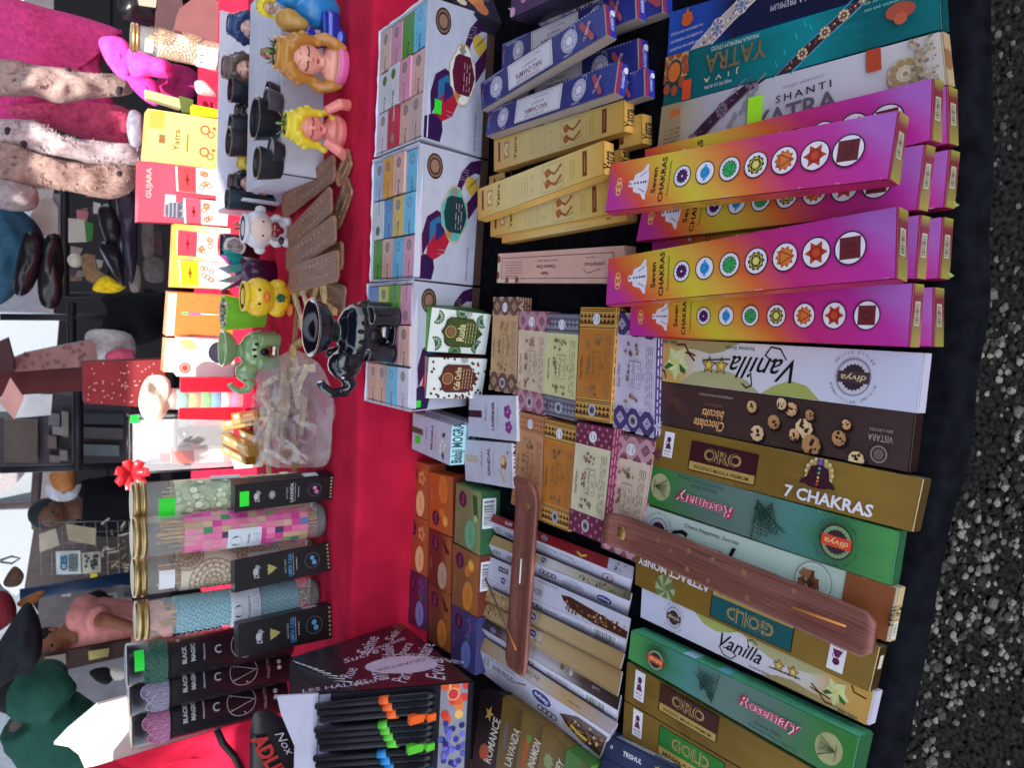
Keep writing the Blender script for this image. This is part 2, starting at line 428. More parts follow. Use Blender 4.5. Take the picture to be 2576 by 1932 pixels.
# ---- rainbow chakra cartons
CHG = GR([(0, 'C02C96'), (.10, 'DC4A30'), (.20, 'E08A2E'), (.33, 'D8C634'), (.43, 'E0A83C'), (.56, 'DC6430'), (.68, 'C82878'), (.90, 'C030A0'), (1, 'B064C0')], skew=.16, nz=.05, scale=2)
CHD = GR([(0, 'A02058'), (.2, 'B03A28'), (.4, 'A88A28'), (.6, 'A84A28'), (.8, 'A01C50'), (1, '8A1848')], nz=.04)
CHE = GR([(0, '8C8438'), (.30, '7A6A3C'), (.55, '7E3434'), (.8, '6E2A30'), (1, '8C8838')], axis='v', nz=.04)
CW = P('E9E2F0')
MED = [(-.02, -.5), (.10, -.5), (.13, -.40), (.10, -.32), (.16, -.27), (.30, -.24), (.36, -.05), (.40, .12), (.52, .22), (.62, .30), (.62, .40), (.42, .38), (.28, .44), (0, .46),
       (-.28, .44), (-.42, .38), (-.62, .40), (-.62, .30), (-.52, .22), (-.40, .12), (-.36, -.05), (-.30, -.24), (-.16, -.27), (-.10, -.32), (-.13, -.40), (-.10, -.5)]
def yogi(A, a, b, s, mat, rot, dots=None, dotm=None):
    A.part('emblem'); A.shape(a, b, MED, mat, s, rot)
    if dots:
        c, d = math.cos(R(rot)), math.sin(R(rot))
        for i, y in enumerate((-.42, -.2, -.05, .1, .22, .33)):
            x_, y_ = 0*c-y*d*s, y*c*s
            A.disc(a+x_/A.k, b+y_, .045*s, dotm[i % len(dotm)] if dotm else INK, 8)
def chakra_art(root, f, h, full=1):
    A = Art(f, root); k = A.k; A.part('printed_panel'); A.rect(0, 0, 1, 1, CHG)
    A.part('emblem')
    y = P('F0C860'); 
    for dx, dy, r in ((0, 0, .085), (0, -.11, .06), (0, .11, .06)): A.ring(.058+dx, .52+dy, r, .022, y, 14)
    A.text('SAC', .058, .52, .055, y, 90, bold=.02)
    yogi(A, .155, .5, .56, CW, -90, 1)
    A.line([(.158, .38), (.185, .3)], .02, P('8C8890')); A.line([(.158, .62), (.185, .7)], .02, P('8C8890'))
    A.text('Seven', .226, .5, .125, INK, 90, wid=.50, bold=.018); A.text('CHAKRAS', .262, .5, .125, INK, 90, wid=.86, bold=.018)
    A.text('Premium Incense Sticks', .290, .5, .055, INK, 90, wid=.66)
    A.part('emblem')
    cs = ['4A1A5C', '2E9AD8', '3EA860', 'D8C850', 'D87838', 'B84028', '6A2A30']
    for i, c in enumerate(cs):
        a = .345+i*.0905; r = .185+.008*i; m = P(c); A.disc(a, .5, r+.02, INK, 26); A.disc(a, .5, r, CW, 26)
        if i == 0: A.star(a, .5, r*.78, r*.62, 12, m); A.disc(a, .5, .022, CW, 8)
        elif i == 1: A.disc(a, .5, r*.55, m); A.star(a, .5, r*.85, r*.5, 2, m, 90); A.line([(a-.3*r/k, .5-.4*r), (a+.45*r/k, .5), (a-.3*r/k, .5+.4*r), (a-.3*r/k, .5-.4*r)], .016, P('1A5A98'))
        elif i == 2: A.star(a, .5, r*.8, r*.66, 14, P('1E6A3A')); A.disc(a, .5, r*.6, m); A.star(a, .5, r*.62, r*.3, 3, P('2A8848'), 180); A.disc(a, .5, r*.24, m)
        elif i == 3:
            A.star(a, .5, r*.8, r*.66, 10, INK); A.disc(a, .5, r*.62, m); A.star(a, .5, r*.62, r*.34, 6, P('E8DC70')); A.ring(a, .5, r*.45, .015, INK, 14)
            for q in (0, 60): A.line([(a+r*.66*math.cos(R(q+g_))/k, .5+r*.66*math.sin(R(q+g_))) for g_ in (0, 120, 240, 360)], .014, INK)
        elif i == 4: A.star(a, .5, r*.84, r*.62, 10, P('B85A20')); A.disc(a, .5, r*.6, m); A.line([(a-.4*r/k, .5-.5*r), (a+.6*r/k, .5), (a-.4*r/k, .5+.5*r), (a-.4*r/k, .5-.5*r)], .016, P('7A3010'))
        elif i == 5: A.star(a, .5, r*.88, r*.5, 6, m); A.ring(a, .5, r*.42, .02, P('8A2818'), 16); A.disc(a, .5, r*.25, P('C85030'))
        else: A.star(a, .5, r*1.0, r*.70, 4, m, 45); A.rect(a-r*.62/k, .5-r*.62, a+r*.62/k, .5+r*.62, m); A.ring(a, .5, r*.3, .015, P('4A1820'), 12)
    if full:
        D = Art(f.side('D', h), root); D.off = .0004; D.part('side_panel'); D.rect(0, 0, 1, 1, CHD)
        for a in (.30, .42, .56, .72): D.lines(a, .2, a+.07, .8, 4, .05, P('5A1020'), seed=int(a*99))
        D.done()
    E = Art(f.side('R', h), root); E.off = .0004; E.part('end_flap'); E.rect(0, 0, 1, 1, CHE); E.barcode(.2, .28, .75, .66, 90, P('A8A890')); E.done()
    A.wear(26, P('E8C8E0')); A.done()
hC = .0135
z1, z2, z3 = T+hC, T+2*hC+.001, T+3*hC+.003
ch = [
 ([(1622, 376), (2350, 195), (2345, 352), (1625, 528)], z2, 'rainbow carton half covered by others and touching the white footprint carton', 0),
 ([(1625, 478), (2330, 362), (2310, 527), (1600, 607)], z2, 'rainbow carton directly under the upper tilted rainbow carton', 0),
 ([(1592, 640), (2318, 540), (2306, 700), (1586, 742)], z2-.001, 'rainbow carton pinned under the second tilted one, a thin pink strip in view', 0),
 ([(1587, 748), (2301, 712), (2289, 873), (1583, 844)], z2, 'straight rainbow carton beside the white carton with inverted cursive lettering', 0),
 ([(1539, 411), (2264, 277), (2239, 450), (1522, 533)], (z3, z3, z3+.014), 'tilted rainbow carton on top of the pile, nearest the lime price sticker', 0),
 ([(1530, 651), (2261, 519), (2257, 700), (1524, 767)], (z3, z3, z3+.009), 'tilted rainbow carton on top, in the middle of the rainbow pile', 0),
 ([(1640, 372), (2385, 215), (2388, 360), (1645, 520)], z1, 'bottom rainbow carton next to the white carton, only its barcode end in view', 0),
 ([(1640, 528), (2392, 375), (2378, 520), (1640, 640)], z1, 'bottom rainbow carton with torn flap, under the upper tilted one', 1),
 ([(1625, 650), (2375, 545), (2365, 700), (1620, 750)], z1, 'bottom rainbow carton with torn flap, under the second tilted one', 1),
 ([(1600, 755), (2352, 722), (2350, 872), (1600, 850)], z1, 'bottom rainbow carton directly beneath the straight one', 0)]
for q, z, lb, flap in ch:
    f = quadH(q, z); r = carton('incense_carton', f, hC, P('9A2A50'), lb, 'incense box', 'rainbow chakra incense cartons'); chakra_art(r, f, hC)
    if flap:
        e = f.side('R', hC); fl = MB(); m = P('7C8444'); a, b_, c = e.at(.6, .86, .001), e.at(.9, .98, .001), e.at(1.0, .94, .004)
        fl.mesh([a, b_, c, a-e.n*.001, b_-e.n*.001, c-e.n*.001], [(0, 1, 2), (5, 4, 3), (0, 3, 4, 1), (1, 4, 5, 2), (2, 5, 3, 0)], m); fl.build('torn_flap', r)

# ---- travel series (blue, teal, white) with mandala band
def mandala(A, a, b, r, cols, n=8):
    A.disc(a, b, r, cols[0], 20)
    for i in range(n):
        g_ = 2*math.pi*i/n; A.disc(a+r*.72*math.cos(g_)/A.k, b+r*.72*math.sin(g_), r*.24, cols[1], 8, rot=0)
    A.disc(a, b, r*.5, cols[2], 14); A.ring(a, b, r*.36, r*.07, cols[0], 12); A.disc(a, b, r*.16, cols[1], 8)
def band(A, pts, w, m, trim, cols, n=14, seed=3):
    """diagonal ornamental sash running across the lid"""
    A.part('ornament_band'); A.off += .0002
    L = [(a-w/A.k/2, b) for a, b in pts]; Rr = [(a+w/A.k/2, b) for a, b in pts]
    for i in range(len(pts)-1):
        A.put([L[i], Rr[i], Rr[i+1], L[i+1]], m); A.off -= .00002
    A.off += .0001
    A.line(Rr, .03, trim); A.line(L, .02, trim)
    rr = random.Random(seed)
    for i in range(n):
        t = (i+.5)/n*(len(pts)-1); j = min(int(t), len(pts)-2); u = t-j
        a, b = pts[j][0]*(1-u)+pts[j+1][0]*u, pts[j][1]*(1-u)+pts[j+1][1]*u
        if i % 3 == 0: mandala(A, a, b, w*.30, cols, 8)
        else:
            for q in range(4): A.disc(a+rr.uniform(-.3, .3)*w/A.k, b+rr.uniform(-.04, .04), w*.05, cols[q % 3], 6)
TEAL = GR([(0, '0E5A60'), (.3, '10656C'), (.5, '0E8088'), (.62, '128C96'), (.8, '0C6068'), (1, '0E7074')], rough=.25, nz=.1, scale=5)
NAVY = GR([(0, '2450A8'), (.18, '20459A'), (.3, '121A40'), (1, '101428')], rough=.3, nz=.05)
GOLDm = M((.50, .38, .18), rough=.32, metal=.75, var=.1, scale=90)
GOLDd = M((.36, .26, .11), rough=.35, metal=.5, var=.12, scale=60)
hL = .0105
def travel(q, z, base, lb, kind):
    f = quadH(q, z); r = carton('incense_carton', f, hL, base, lb, 'incense box', 'long travel themed incense cartons'); A = Art(f, r); A.rect(0, 0, 1, 1, base); return f, r, A
# blue
f, r, A = travel([(1685, 31), (2385, -180), (2372, -66), (1678, 145)], T+hL, NAVY, 'deep blue long incense carton with white mandala sash, farthest of the long row', 0)
band(A, [(.44, -.1), (.36, .25), (.26, .62), (.17, 1.0)], .75, P('B8A8A0'), P('D8D0C8'), [P('E0D8D4'), P('8A7090'), P('3A6A88')], 9)
for i, t in enumerate(('Enfocarnos en el aqui en,', 'del destino a la alegria en', 'amamos en cada paso')): A.text(t, .10, .52+i*.17, .10, P('C8C0D8'), 2, shear=.4, wid=1.15)
A.part('emblem'); A.star(.10, .22, .2, .1, 5, P('D06830'), -90); A.disc(.10, .3, .14, P('C05828'), 12, sx=1.5)
A.text('MASALA PREMIUM', .56, .62, .14, P('C8C4CC'), 180-0, space=1.1, wid=1.4); A.done()
for w, c in (('R', '0C1024'), ('D', '101838')): E = Art(f.side(w, hL), r); E.off = .0004; E.part('side_panel'); E.rect(0, 0, 1, 1, P(c)); E.done()
# teal
f, r, A = travel([(1678, 145), (2363, -58), (2370, 72), (1667, 269)], T+hL, TEAL, 'glossy teal long incense carton with inverted gold lettering and floral sash', 1)
band(A, [(.80, -.1), (.72, .25), (.64, .55), (.52, 1.05)], .42, P('4A2A30'), P('48A8C8'), [P('8A5A50'), P('D8C8A0'), P('6A3A44')], 12, 5)
A.part('ornament'); A.rect(0, 0, .12, .5, P('B89A60')); A.disc(.055, .36, .26, P('2A6058'), 20)
for i in range(9):
    g_ = i*.72; A.disc(.055+.36*math.cos(g_)/A.k, .36+.38*math.sin(g_), .11, P('A04A30'), 10)
A.disc(.055, .36, .24, P('3A3A30'), 16); A.disc(.055, .36, .2, P('D06A30'), 16)
A.rect(.105, .60, .145, 1, P('D84A28')); 
A.text('YATRA', .335, .40, .38, GOLDm, 180, bold=.02, wid=1.65, space=1.05); A.text('MASALA PREMIUM STICKS', .33, .12, .085, P('C8D0D0'), 180, wid=1.3); A.text('J  I  V  A', .28, .70, .13, P('D8D090'), 180, wid=.98)
A.text('VIAJE DE LA ALMA', .27, .86, .085, P('C8D0D0'), 180, wid=.78)
A.part('painted_glint'); 
for a, b in ((.60, .1), (.57, .3), (.62, .2), (.53, .55), (.50, .75)): A.line([(a, b), (a+.008, b+.12)], .02, P('28C0C0', rough=.15))  # bright strokes paint glints into the colour of the glossy lid
A.part('emblem'); A.disc(.90, .45, .17, P('B05040'), 14, sx=1.6); A.disc(.90, .6, .12, P('C06048'), 10)
for i, t in enumerate(('amamos a mejor es en', 'la vida en el universo que nos')): A.text(t, .89, .1+i*.14, .09, P('88C8C4'), 182, shear=.4, wid=1.2)
A.done(); E = Art(f.side('R', hL), r); E.off = .0004; E.part('end_panel'); E.rect(0, 0, 1, 1, P('0C4448')); E.done()
# white
WG = GR([(0, 'A89878'), (.12, 'B8A890'), (.22, 'B4B0B8'), (.5, 'C8C4D0'), (.8, 'D4D0DC'), (1, 'D0C8C0')], rough=.35)
f, r, A = travel([(1667, 269), (2370, 78), (2384, 212), (1653, 405)], T+hL, WG, 'white long incense carton with footprints, grey lettering and a lime price sticker', 2)
band(A, [(.42, -.1), (.34, .2), (.25, .5), (.16, .85), (.12, 1.05)], .5, P('3A2038'), P('8A8088'), [P('6A4058'), P('907088'), P('3A5848')], 9, 8)
A.part('ornament'); A.rect(0, .0, .10, .99, P('A08C68')); A.rect(.05, .12, .10, .26, P('C86838')); A.lines(.03, .45, .11, .75, 4, .025, P('7A684C'))
A.part('ornament'); 
for a, b in ((.40, .25), (.385, .42), (.43, .12), (.35, .55), (.33, .72)): A.disc(a, b, .075, P('8A8894'), 10, sx=.8); A.disc(a-.012, b+.1, .05, P('8A8894'), 8)
A.text('VIAJE SERENO', .60, .26, .065, P('8A8894'), 2, wid=.88); A.text('SHANTI', .60, .44, .14, P('26222C'), 2, wid=1.15, space=1.4, bold=.01); A.text('YATRA', .57, .76, .36, P('6A6670', metal=.2), 2, bold=.02, wid=1.75)
A.part('ornament'); A.rect(.80, 0, .842, .42, P('B84A30')); mandala(A, .905, .62, .3, [P('C8B898'), P('A89068'), P('D8CCB4')], 10)
rr = random.Random(4)
for i in range(60): A.disc(.955+rr.uniform(-.035, .035), rr.uniform(.03, .95), rr.uniform(.02, .05), P(rr.choice(('A89478', 'B8A890', '8A7A6C'))), 7)
A.part('price_sticker'); A.off += .0003; A.rect(.405, .30, .462, .86, P('A8F028', rough=.5)); A.done()
for w, c in (('R', 'A89070'),): E = Art(f.side(w, hL), r); E.off = .0004; E.part('end_panel'); E.rect(0, 0, 1, 1, P(c)); E.part('ornament'); E.disc(.4, .5, .2, P('8A6040'), 12); E.done()
# ---- flower cartons (vanilla / rosemary / divine series)
def seal(A, a, b, rot, red=False, s=1):
    A.part('emblem'); c = P('D84A30') if red else P('4A3840')
    A.disc(a, b, .34*s, P('8C8698' if not red else '3A2A20'), 26); A.disc(a, b, .31*s, P('C8C4D4' if not red else '7A9A70'), 26)
    A.star(a, b, .25*s, .22*s, 20, P('3A2A34')); A.rect(a-.31*s/A.k, b-.105*s, a+.31*s/A.k, b+.105*s, c)
    A.text('divya', a, b, .15*s, P('D8C890'), rot, shear=.15, bold=.01, wid=.5*s, part='emblem')
    for k, t in ((1, 'DIVINE BRILLIANCE'), (-1, 'BRILLO DIVINO')):
        g0 = R(rot); dx, dy = 0, 0
        rad = .45*s
        # curved legend above and below the seal
        for i, chh in enumerate(t):
            g_ = (i-(len(t)-1)/2)*(.155 if k > 0 else .155)
            x, y = (rad*math.sin(g_), -rad*math.cos(g_)) if k > 0 else (rad*math.sin(g_), rad*math.cos(g_))
            cc, ss = math.cos(g0), math.sin(g0); X, Y = x*cc+y*ss, -x*ss+y*cc
            A.text(chh, a+X/A.k, b+Y, .05*s, INK, rot+(-math.degrees(g_) if k > 0 else math.degrees(g_)), part='emblem') if chh != ' ' else None
def flower(A, a, b, s, flip=1):
    A.part('illustration')
    for i in range(5):
        g_ = i*1.2566+.3; A.disc(a+.17*s*math.cos(g_)/A.k, b+.17*s*math.sin(g_), .15*s, P('C8D090' if i % 2 else 'DCE0A8'), 14, sx=1.0 if i % 2 else .9, rot=0)
        A.shape(a, b, [(0, -.05), (.34, -.06), (.42, 0), (.34, .06), (0, .05)], P('D4DA9C'), s, math.degrees(g_))
    for g_ in (40, 160): A.shape(a, b, [(.1, -.06), (.42, -.1), (.5, 0), (.3, .08)], P('3A6A28'), s*.8, g_)
    A.disc(a, b, .07*s, P('E0D060'), 10)
VANW = GR([(0, 'C89A48'), (.12, 'D0A860'), (.22, 'D6CFC8'), (.4, 'DAD8E2'), (1, 'CCD0EA')], rough=.35, nz=.1, scale=2)
def vanilla(q, z, lb, inv=True):
    f = quadH(q, z); r = carton('incense_carton', f, hL, P('C8C4CC'), lb, 'incense box', 'flower printed incense cartons'); A = Art(f, r)
    rot = 180 if inv else 0
    X = (lambda a: a) if inv else (lambda a: 1-a)
    Yv = (lambda b: b) if inv else (lambda b: 1-b)
    A.put([(0, 0), (1, 0), (1, 1), (0, 1)] if inv else [(1, 1), (0, 1), (0, 0), (1, 0)], VANW)
    if not inv:
        b_ = A.bag(); b_.uv[-1] = [(0, 1), (1, 1), (1, 0), (0, 0)]
    A.part('printed_panel')
    for pts, c in (([(.02, 0), (.40, 0), (.36, .08), (.33, .2), (.27, .28), (.2, .2), (.1, .16), (.05, .1)], 'A89868'), ([(.14, .99), (.2, .72), (.28, .6), (.36, .62), (.44, .78), (.49, .99)], 'B0AC80'), ([(.5, .99), (.54, .82), (.60, .68), (.66, .74), (.71, .99)], 'A8B060')):
        A.put([(X(a), Yv(b)) for a, b in pts], P(c))
    A.part('illustration')
    for pts in ([(.11, .12), (.145, .1), (.17, .28), (.20, .34)], [(.13, .25), (.17, .3), (.2, .45)], [(.02, .72), (.06, .75), (.07, .9)]): A.line([(X(a), Yv(b)) for a, b in pts], .045, P('4A2A10'))
    flower(A, X(.115), Yv(.52), 1.0)
    A.text('Vanilla', X(.485), Yv(.50), .46, INK, rot, shear=.45, bold=.004, wid=1.55); A.part('lettering')
    A.line([(X(.58), Yv(.28)), (X(.555), Yv(.08)), (X(.52), Yv(.05)), (X(.50), Yv(.22)), (X(.53), Yv(.34)), (X(.56), Yv(.3))], .03, INK)
    A.line([(X(.45), Yv(.6)), (X(.46), Yv(.85)), (X(.44), Yv(.92)), (X(.42), Yv(.84))], .03, INK)
    A.text('Incense Sticks', X(.395), Yv(.12), .085, INK, rot, wid=.75); A.text('Relax  Seduce', X(.065), Yv(.08), .10, INK, rot, shear=.3, wid=.55)
    A.part('illustration')
    for a in (.27, .325): A.star(X(a), Yv(.52), .21, .10, 5, INK, -90); A.star(X(a), Yv(.52), .17, .08, 5, P('C8A840'), -90); A.disc(X(a), Yv(.52), .05, P('E0D080'), 8)
    A.line([(X(.24), Yv(.42)), (X(.36), Yv(.36))], .03, INK)
    seal(A, X(.81), Yv(.50), rot, False); A.wear(16, P('A8A0A0')); A.done()
    E = Art(f.side('R', hL), r); E.off = .0004; E.part('end_panel'); E.rect(0, 0, 1, 1, P('B4B0C4')); E.done()
    return r
vanilla([(1654, 851), (2326, 888), (2309, 1040), (1642, 956)], T+hL, 'white incense carton with upside-down cursive title and a pale flower, next to the rainbow pile')
# chocolate
CHO = GR([(0, '3E2A28'), (.3, '46302C'), (.6, '3A2826'), (1, '42302E')], rough=.4, nz=.15, scale=4)
f = quadH([(1642, 957), (2305, 1040), (2289, 1189), (1634, 1062)], T+hL); r = carton('incense_carton', f, hL, P('2A1C1A'), 'dark brown incense carton printed with scattered cookies', 'incense box', 'long incense cartons in the near row'); A = Art(f, r); A.rect(0, 0, 1, 1, CHO)
A.part('illustration')
A.disc(.09, .28, .25, P('4E3430'), 12, sx=1.6)
for i in range(5): A.line([(.1+.01*i, .35), (.15+.012*i, .62+.05*(i % 2))], .05, P('5A3C34'))
ck = ((.47, .28, .13), (.50, .80, .17), (.56, .52, .15), (.62, .22, .14), (.67, .55, .2), (.70, .84, .21), (.64, .70, .12), (.585, .14, .12), (.79, .62, .15), (.81, .36, .09), (.85, .95, .16), (.69, .28, .1))
rr = random.Random(9)
for i, (a, b, s_) in enumerate(ck):
    A.disc(a+.006, b+.05, s_, P('1E1210'), 14, sx=1.15); A.star(a, b, s_, s_*.9, 9, P(('C89868', 'D8B488', 'A87850')[i % 3])); A.disc(a-.004, b-.03, s_*.72, P(('D8B080', 'E0C498', 'B88A5C')[i % 3]), 12)
    for k in range(6): g_, d_ = rr.uniform(0, 6.3), rr.uniform(.1, .8)*s_; A.disc(a+d_*math.cos(g_)/A.k, b+d_*math.sin(g_), s_*rr.uniform(.12, .26), P('3A2018'), 6)
O2 = P('E0A870')
A.text('Chocolate', .30, .80, .22, O2, 180, shear=.35, bold=.015, wid=.85); A.text('biscuits', .315, .56, .2, O2, 180, shear=.35, bold=.015, wid=.62)
A.text('INCENSE STICKS', .315, .36, .05, P('8A6A5C'), 180, wid=.5); A.text('NATURALEZA INDIA DIFERENTE FRAGANCIA', .32, .16, .045, P('B8A8A0'), 180, wid=.95)
A.text('VISTARA', .915, .50, .12, P('A89890'), 180, wid=.45); A.text('SIN LIMITES', .915, .36, .05, P('A89890'), 180, wid=.42)
A.part('emblem'); A.ring(.915, .78, .14, .03, P('8A7A78'), 18); A.disc(.915, .78, .1, P('6A5A5A'), 12); A.ring(.035, .72, .15, .03, P('B09868'), 18); A.disc(.035, .72, .11, P('1E1614'), 12); A.ring(.035, .72, .07, .02, P('C0A878'), 10)
A.done(); E = Art(f.side('R', hL), r); E.off = .0004; E.part('end_panel'); E.rect(0, 0, 1, 1, P('2A1818')); E.done()
# ---- gold cartons
GOLDP = GR([(0, '8A6A2C'), (.3, '96762E'), (.55, '86682C'), (.8, '9C7C34'), (1, '8E7030')], rough=.33, nz=.25, scale=3, metal=.25)
def badge(A, a, b, rot=0, s=1):
    A.part('emblem'); A.rect(a-.16*s/A.k, b-.30*s, a+.16*s/A.k, b+.30*s, WHT); k = -1 if rot == 180 else 1
    A.disc(a, b-.12*k*s, .07*s, P('5A2048'), 10); A.shape(a, b+.02*k*s, [(-.1, .08), (-.04, -.06), (.04, -.06), (.1, .08)], P('6A2850'), s, rot); A.ring(a-.03/A.k, b-.02*k, .06*s, .015, P('6A2850'), 10)
    A.text('SAGA', a, b+.16*k*s, .06*s, P('5A2048'), rot, wid=.22*s); A.text('INCENSE', a, b+.24*k*s, .03*s, P('5A2048'), rot, wid=.2*s)
def plate(A, a0, b0, a1, b1, word, sub, bgc, rot=0):
    A.part('name_plate'); A.rect(a0-.004, b0-.02, a1+.004, b1+.02, INK); A.rect(a0, b0, a1, b1, P('B89A54')); h = b1-b0
    y0, y1 = (b0, b0+h*.7) if rot == 0 else (b0+h*.3, b1); A.rect(a0, y0, a1, y1, P(bgc))
    w = (a1-a0)*A.k
    A.text(word, (a0+a1)/2, (y0+y1)/2, h*.5, P('B89C60', metal=.3), rot, bold=.05, wid=w*.62, part='name_plate'); A.text(word, (a0+a1)/2, (y0+y1)/2, h*.5, P('3A1A20') if bgc[0] in '34' else P(bgc), rot, bold=-.012, wid=w*.62, part='name_plate')
    A.text(sub, (a0+a1)/2, (b1-h*.13) if rot == 0 else (b0+h*.13), h*.13, INK, rot, bold=.01, wid=w*.84, part='name_plate')
def swirl(A, a0, a1, seed):
    A.part('ornament'); rr = random.Random(seed)
    for i in range(9):
        a, b = rr.uniform(a0, a1), rr.uniform(.1, .9)
        for r_ in (.08, .14, .2, .26): A.ring(a, b, r_, .012, P('6A4E20'), 12, rr.uniform(0, 90), rr.uniform(180, 330), 1.2)
def gold(q, z, lb):
    f = quadH(q, z); r = carton('incense_carton', f, hL, GOLDd, lb, 'incense box', 'gold printed incense cartons'); A = Art(f, r); A.rect(0, 0, 1, 1, GOLDP); return f, r, A
f, r, A = gold([(1654, 1067), (2325, 1206), (2297, 1339), (1640, 1170)], T+hL+.001, 'gold incense carton with maroon name plate and seated meditating figure')
for a in range(14): A.part('ornament'); A.star(.02+(a*.037) % .5, (.08+a*.29) % .9, .035, .015, 4, P('6A5020'))
badge(A, .075, .42); A.wear(18, P('C8B078')); plate(A, .19, .22, .475, .86, 'ORO', 'INCIENSO MASALA PREMIUM', '3E1620')
A.part('emblem'); A.disc(.70, .30, .31, P('B09A62'), 28)
for i in range(16): A.disc(.70+.29*math.cos(i*.3927)/A.k, .30+.29*math.sin(i*.3927), .035, P('D8C890'), 6)
yogi(A, .70, .33, .62, P('3A1A24'), 0, 1, [P('8A68B8'), P('60A8D8'), P('58B868'), P('D8C050'), P('D88040'), P('C84030')]); A.disc(.70, .08, .06, P('6A58A0'), 12)
A.text('7 CHAKRAS', .74, .80, .26, P('E6E2EA'), 0, bold=.03, wid=1.9); A.done()
E = Art(f.side('R', hL), r); E.off = .0004; E.part('end_panel'); E.rect(0, 0, 1, 1, P('4A3820')); E.done()
# ---- green rosemary
GRN = GR([(0, '2E7A2C'), (.10, '3C7C40'), (.3, '5E7A70'), (.5, '66807A'), (.68, '4E8A84'), (.82, '3E7C50'), (1, '4E9A50')], rough=.3, nz=.1, scale=3)
def sprig(A, a, b, s, rot, seed=1):
    A.part('illustration'); rr = random.Random(seed); m = P('1E3A2A')
    c, d = math.cos(R(rot)), math.sin(R(rot))
    def pt(x, y): return (a+(x*c-y*d)*s/A.k, b+(x*d+y*c)*s)
    for bx in (-.5, -.15, .15, .5):
        A.line([pt(0, .5), pt(bx*.5, .0), pt(bx, -.45)], .018*s, m)
        for i in range(8):
            t = i/8; x, y = bx*t, .4-.85*t; e = rr.uniform(.13, .22)
            A.line([pt(x, y), pt(x-e*.8, y-.13)], .017*s, m); A.line([pt(x, y), pt(x+e*.8, y-.11)], .017*s, m)
def rosemary(q, z, lb, inv, hh=hL):
    f = quadH(q, z); r = carton('incense_carton', f, hh, P('3E8A58'), lb, 'incense box', 'green incense cartons'); A = Art(f, r)
    A.put([(0, 0), (1, 0), (1, 1), (0, 1)], GRN)
    if not inv: A.bag().uv[-1] = [(1, 0), (0, 0), (0, 1), (1, 1)]
    X = (lambda a: a) if inv else (lambda a: 1-a); rot = 180 if inv else 0; Yv = (lambda b: b) if inv else (lambda b: 1-b)
    A.part('emblem'); A.disc(X(.085), .5, .33, P('A8A878'), 26); sprig(A, X(.09), .5, .42, 90 if inv else -90); A.text('ROSEMARY', X(.058), .5, .05, INK, 90 if inv else 90, wid=.35)
    A.text('Rosemary', X(.305), Yv(.56), .36, P('E8C8D0'), rot, shear=.25, bold=.05, wid=1.75); A.text('Rosemary', X(.305), Yv(.56), .36, P('B8284C'), rot, shear=.25, bold=.015, wid=1.75)
    A.text('Incense Sticks', X(.30), Yv(.25), .085, P('20382C'), rot, wid=.75); A.text('Protection. Peace. Cleaning', X(.28), Yv(.11), .085, P('20382C'), rot, wid=1.35)
    sprig(A, X(.56), .5, .8, 155 if inv else -20, 4); sprig(A, X(.585), .4, .6, 190 if inv else 15, 5)
    seal(A, X(.83), .50, rot, True); A.wear(18, P('98C8A8')); A.done()
    for w, c in (('R', '2E5A3A'), ('U', '58B088')):
        E = Art(f.side(w, hh), r); E.off = .0004; E.part('side_panel'); E.rect(0, 0, 1, 1, P(c, rough=.25))
        if w == 'U': E.lines(.55, .2, .95, .9, 4, .05, P('1E4A38')); E.part('recycling_mark'); E.rect(.28, .1, .34, .9, P('A8D8E8')); E.rect(.45, .1, .5, .9, P('6AB8C8')); E.text('CERTIFIED', .40, .5, .3, P('2A3A28'), 0, wid=1.2)
        E.done()
    return f, r
rosemary([(1628, 1164), (2264, 1337), (2243, 1474), (1620, 1263)], T+hL, 'green carton with inverted pink lettering, beside the one with a meditating figure', True)
# ---- pale white carton with resin bowl
PAL = GR([(0, 'C4D8D0'), (.5, 'C8E0D4'), (.8, 'C0D8CC'), (1, 'B8C8B8')], rough=.35)
f = quadH([(1623, 1270), (2261, 1480), (2235, 1616), (1606, 1375)], T+hL-.001); r = carton('incense_carton', f, hL, P('C0B8A0'), 'pale mint incense carton with a glass bowl of resin, under the carved wooden holder', 'incense box', 'long incense cartons in the near row'); A = Art(f, r); A.rect(0, 0, 1, 1, PAL)
seal(A, .09, .5, 0, False, .95); A.text('Cleans Negativity. Success', .34, .16, .11, INK, 0, wid=1.5); A.text('Copal', .30, .62, .7, INK, 0, shear=.35, bold=.015, wid=1.9)
A.part('illustration'); A.rect(.85, 0, 1, 1, P('8A5030')); A.ring(.75, .4, .38, .03, P('98A8A8'), 24); A.ring(.75, .4, .34, .02, P('E0F0F0'), 24)
for i in range(10): A.star(.75+random.uniform(-.04, .04), .4+random.uniform(-.15, .2), .11, .07, 4, P(random.choice(('7A4A34', '9A6A48', '5A3424'))), i*20)
A.done(); E = Art(f.side('R', hL), r); E.off = .0004; E.part('end_panel'); E.rect(0, 0, 1, 1, P('B8A078')); E.text('COPAL', .5, .5, .5, INK, 90, wid=.4); E.barcode(.3, .65, .8, .95, 90); E.done()
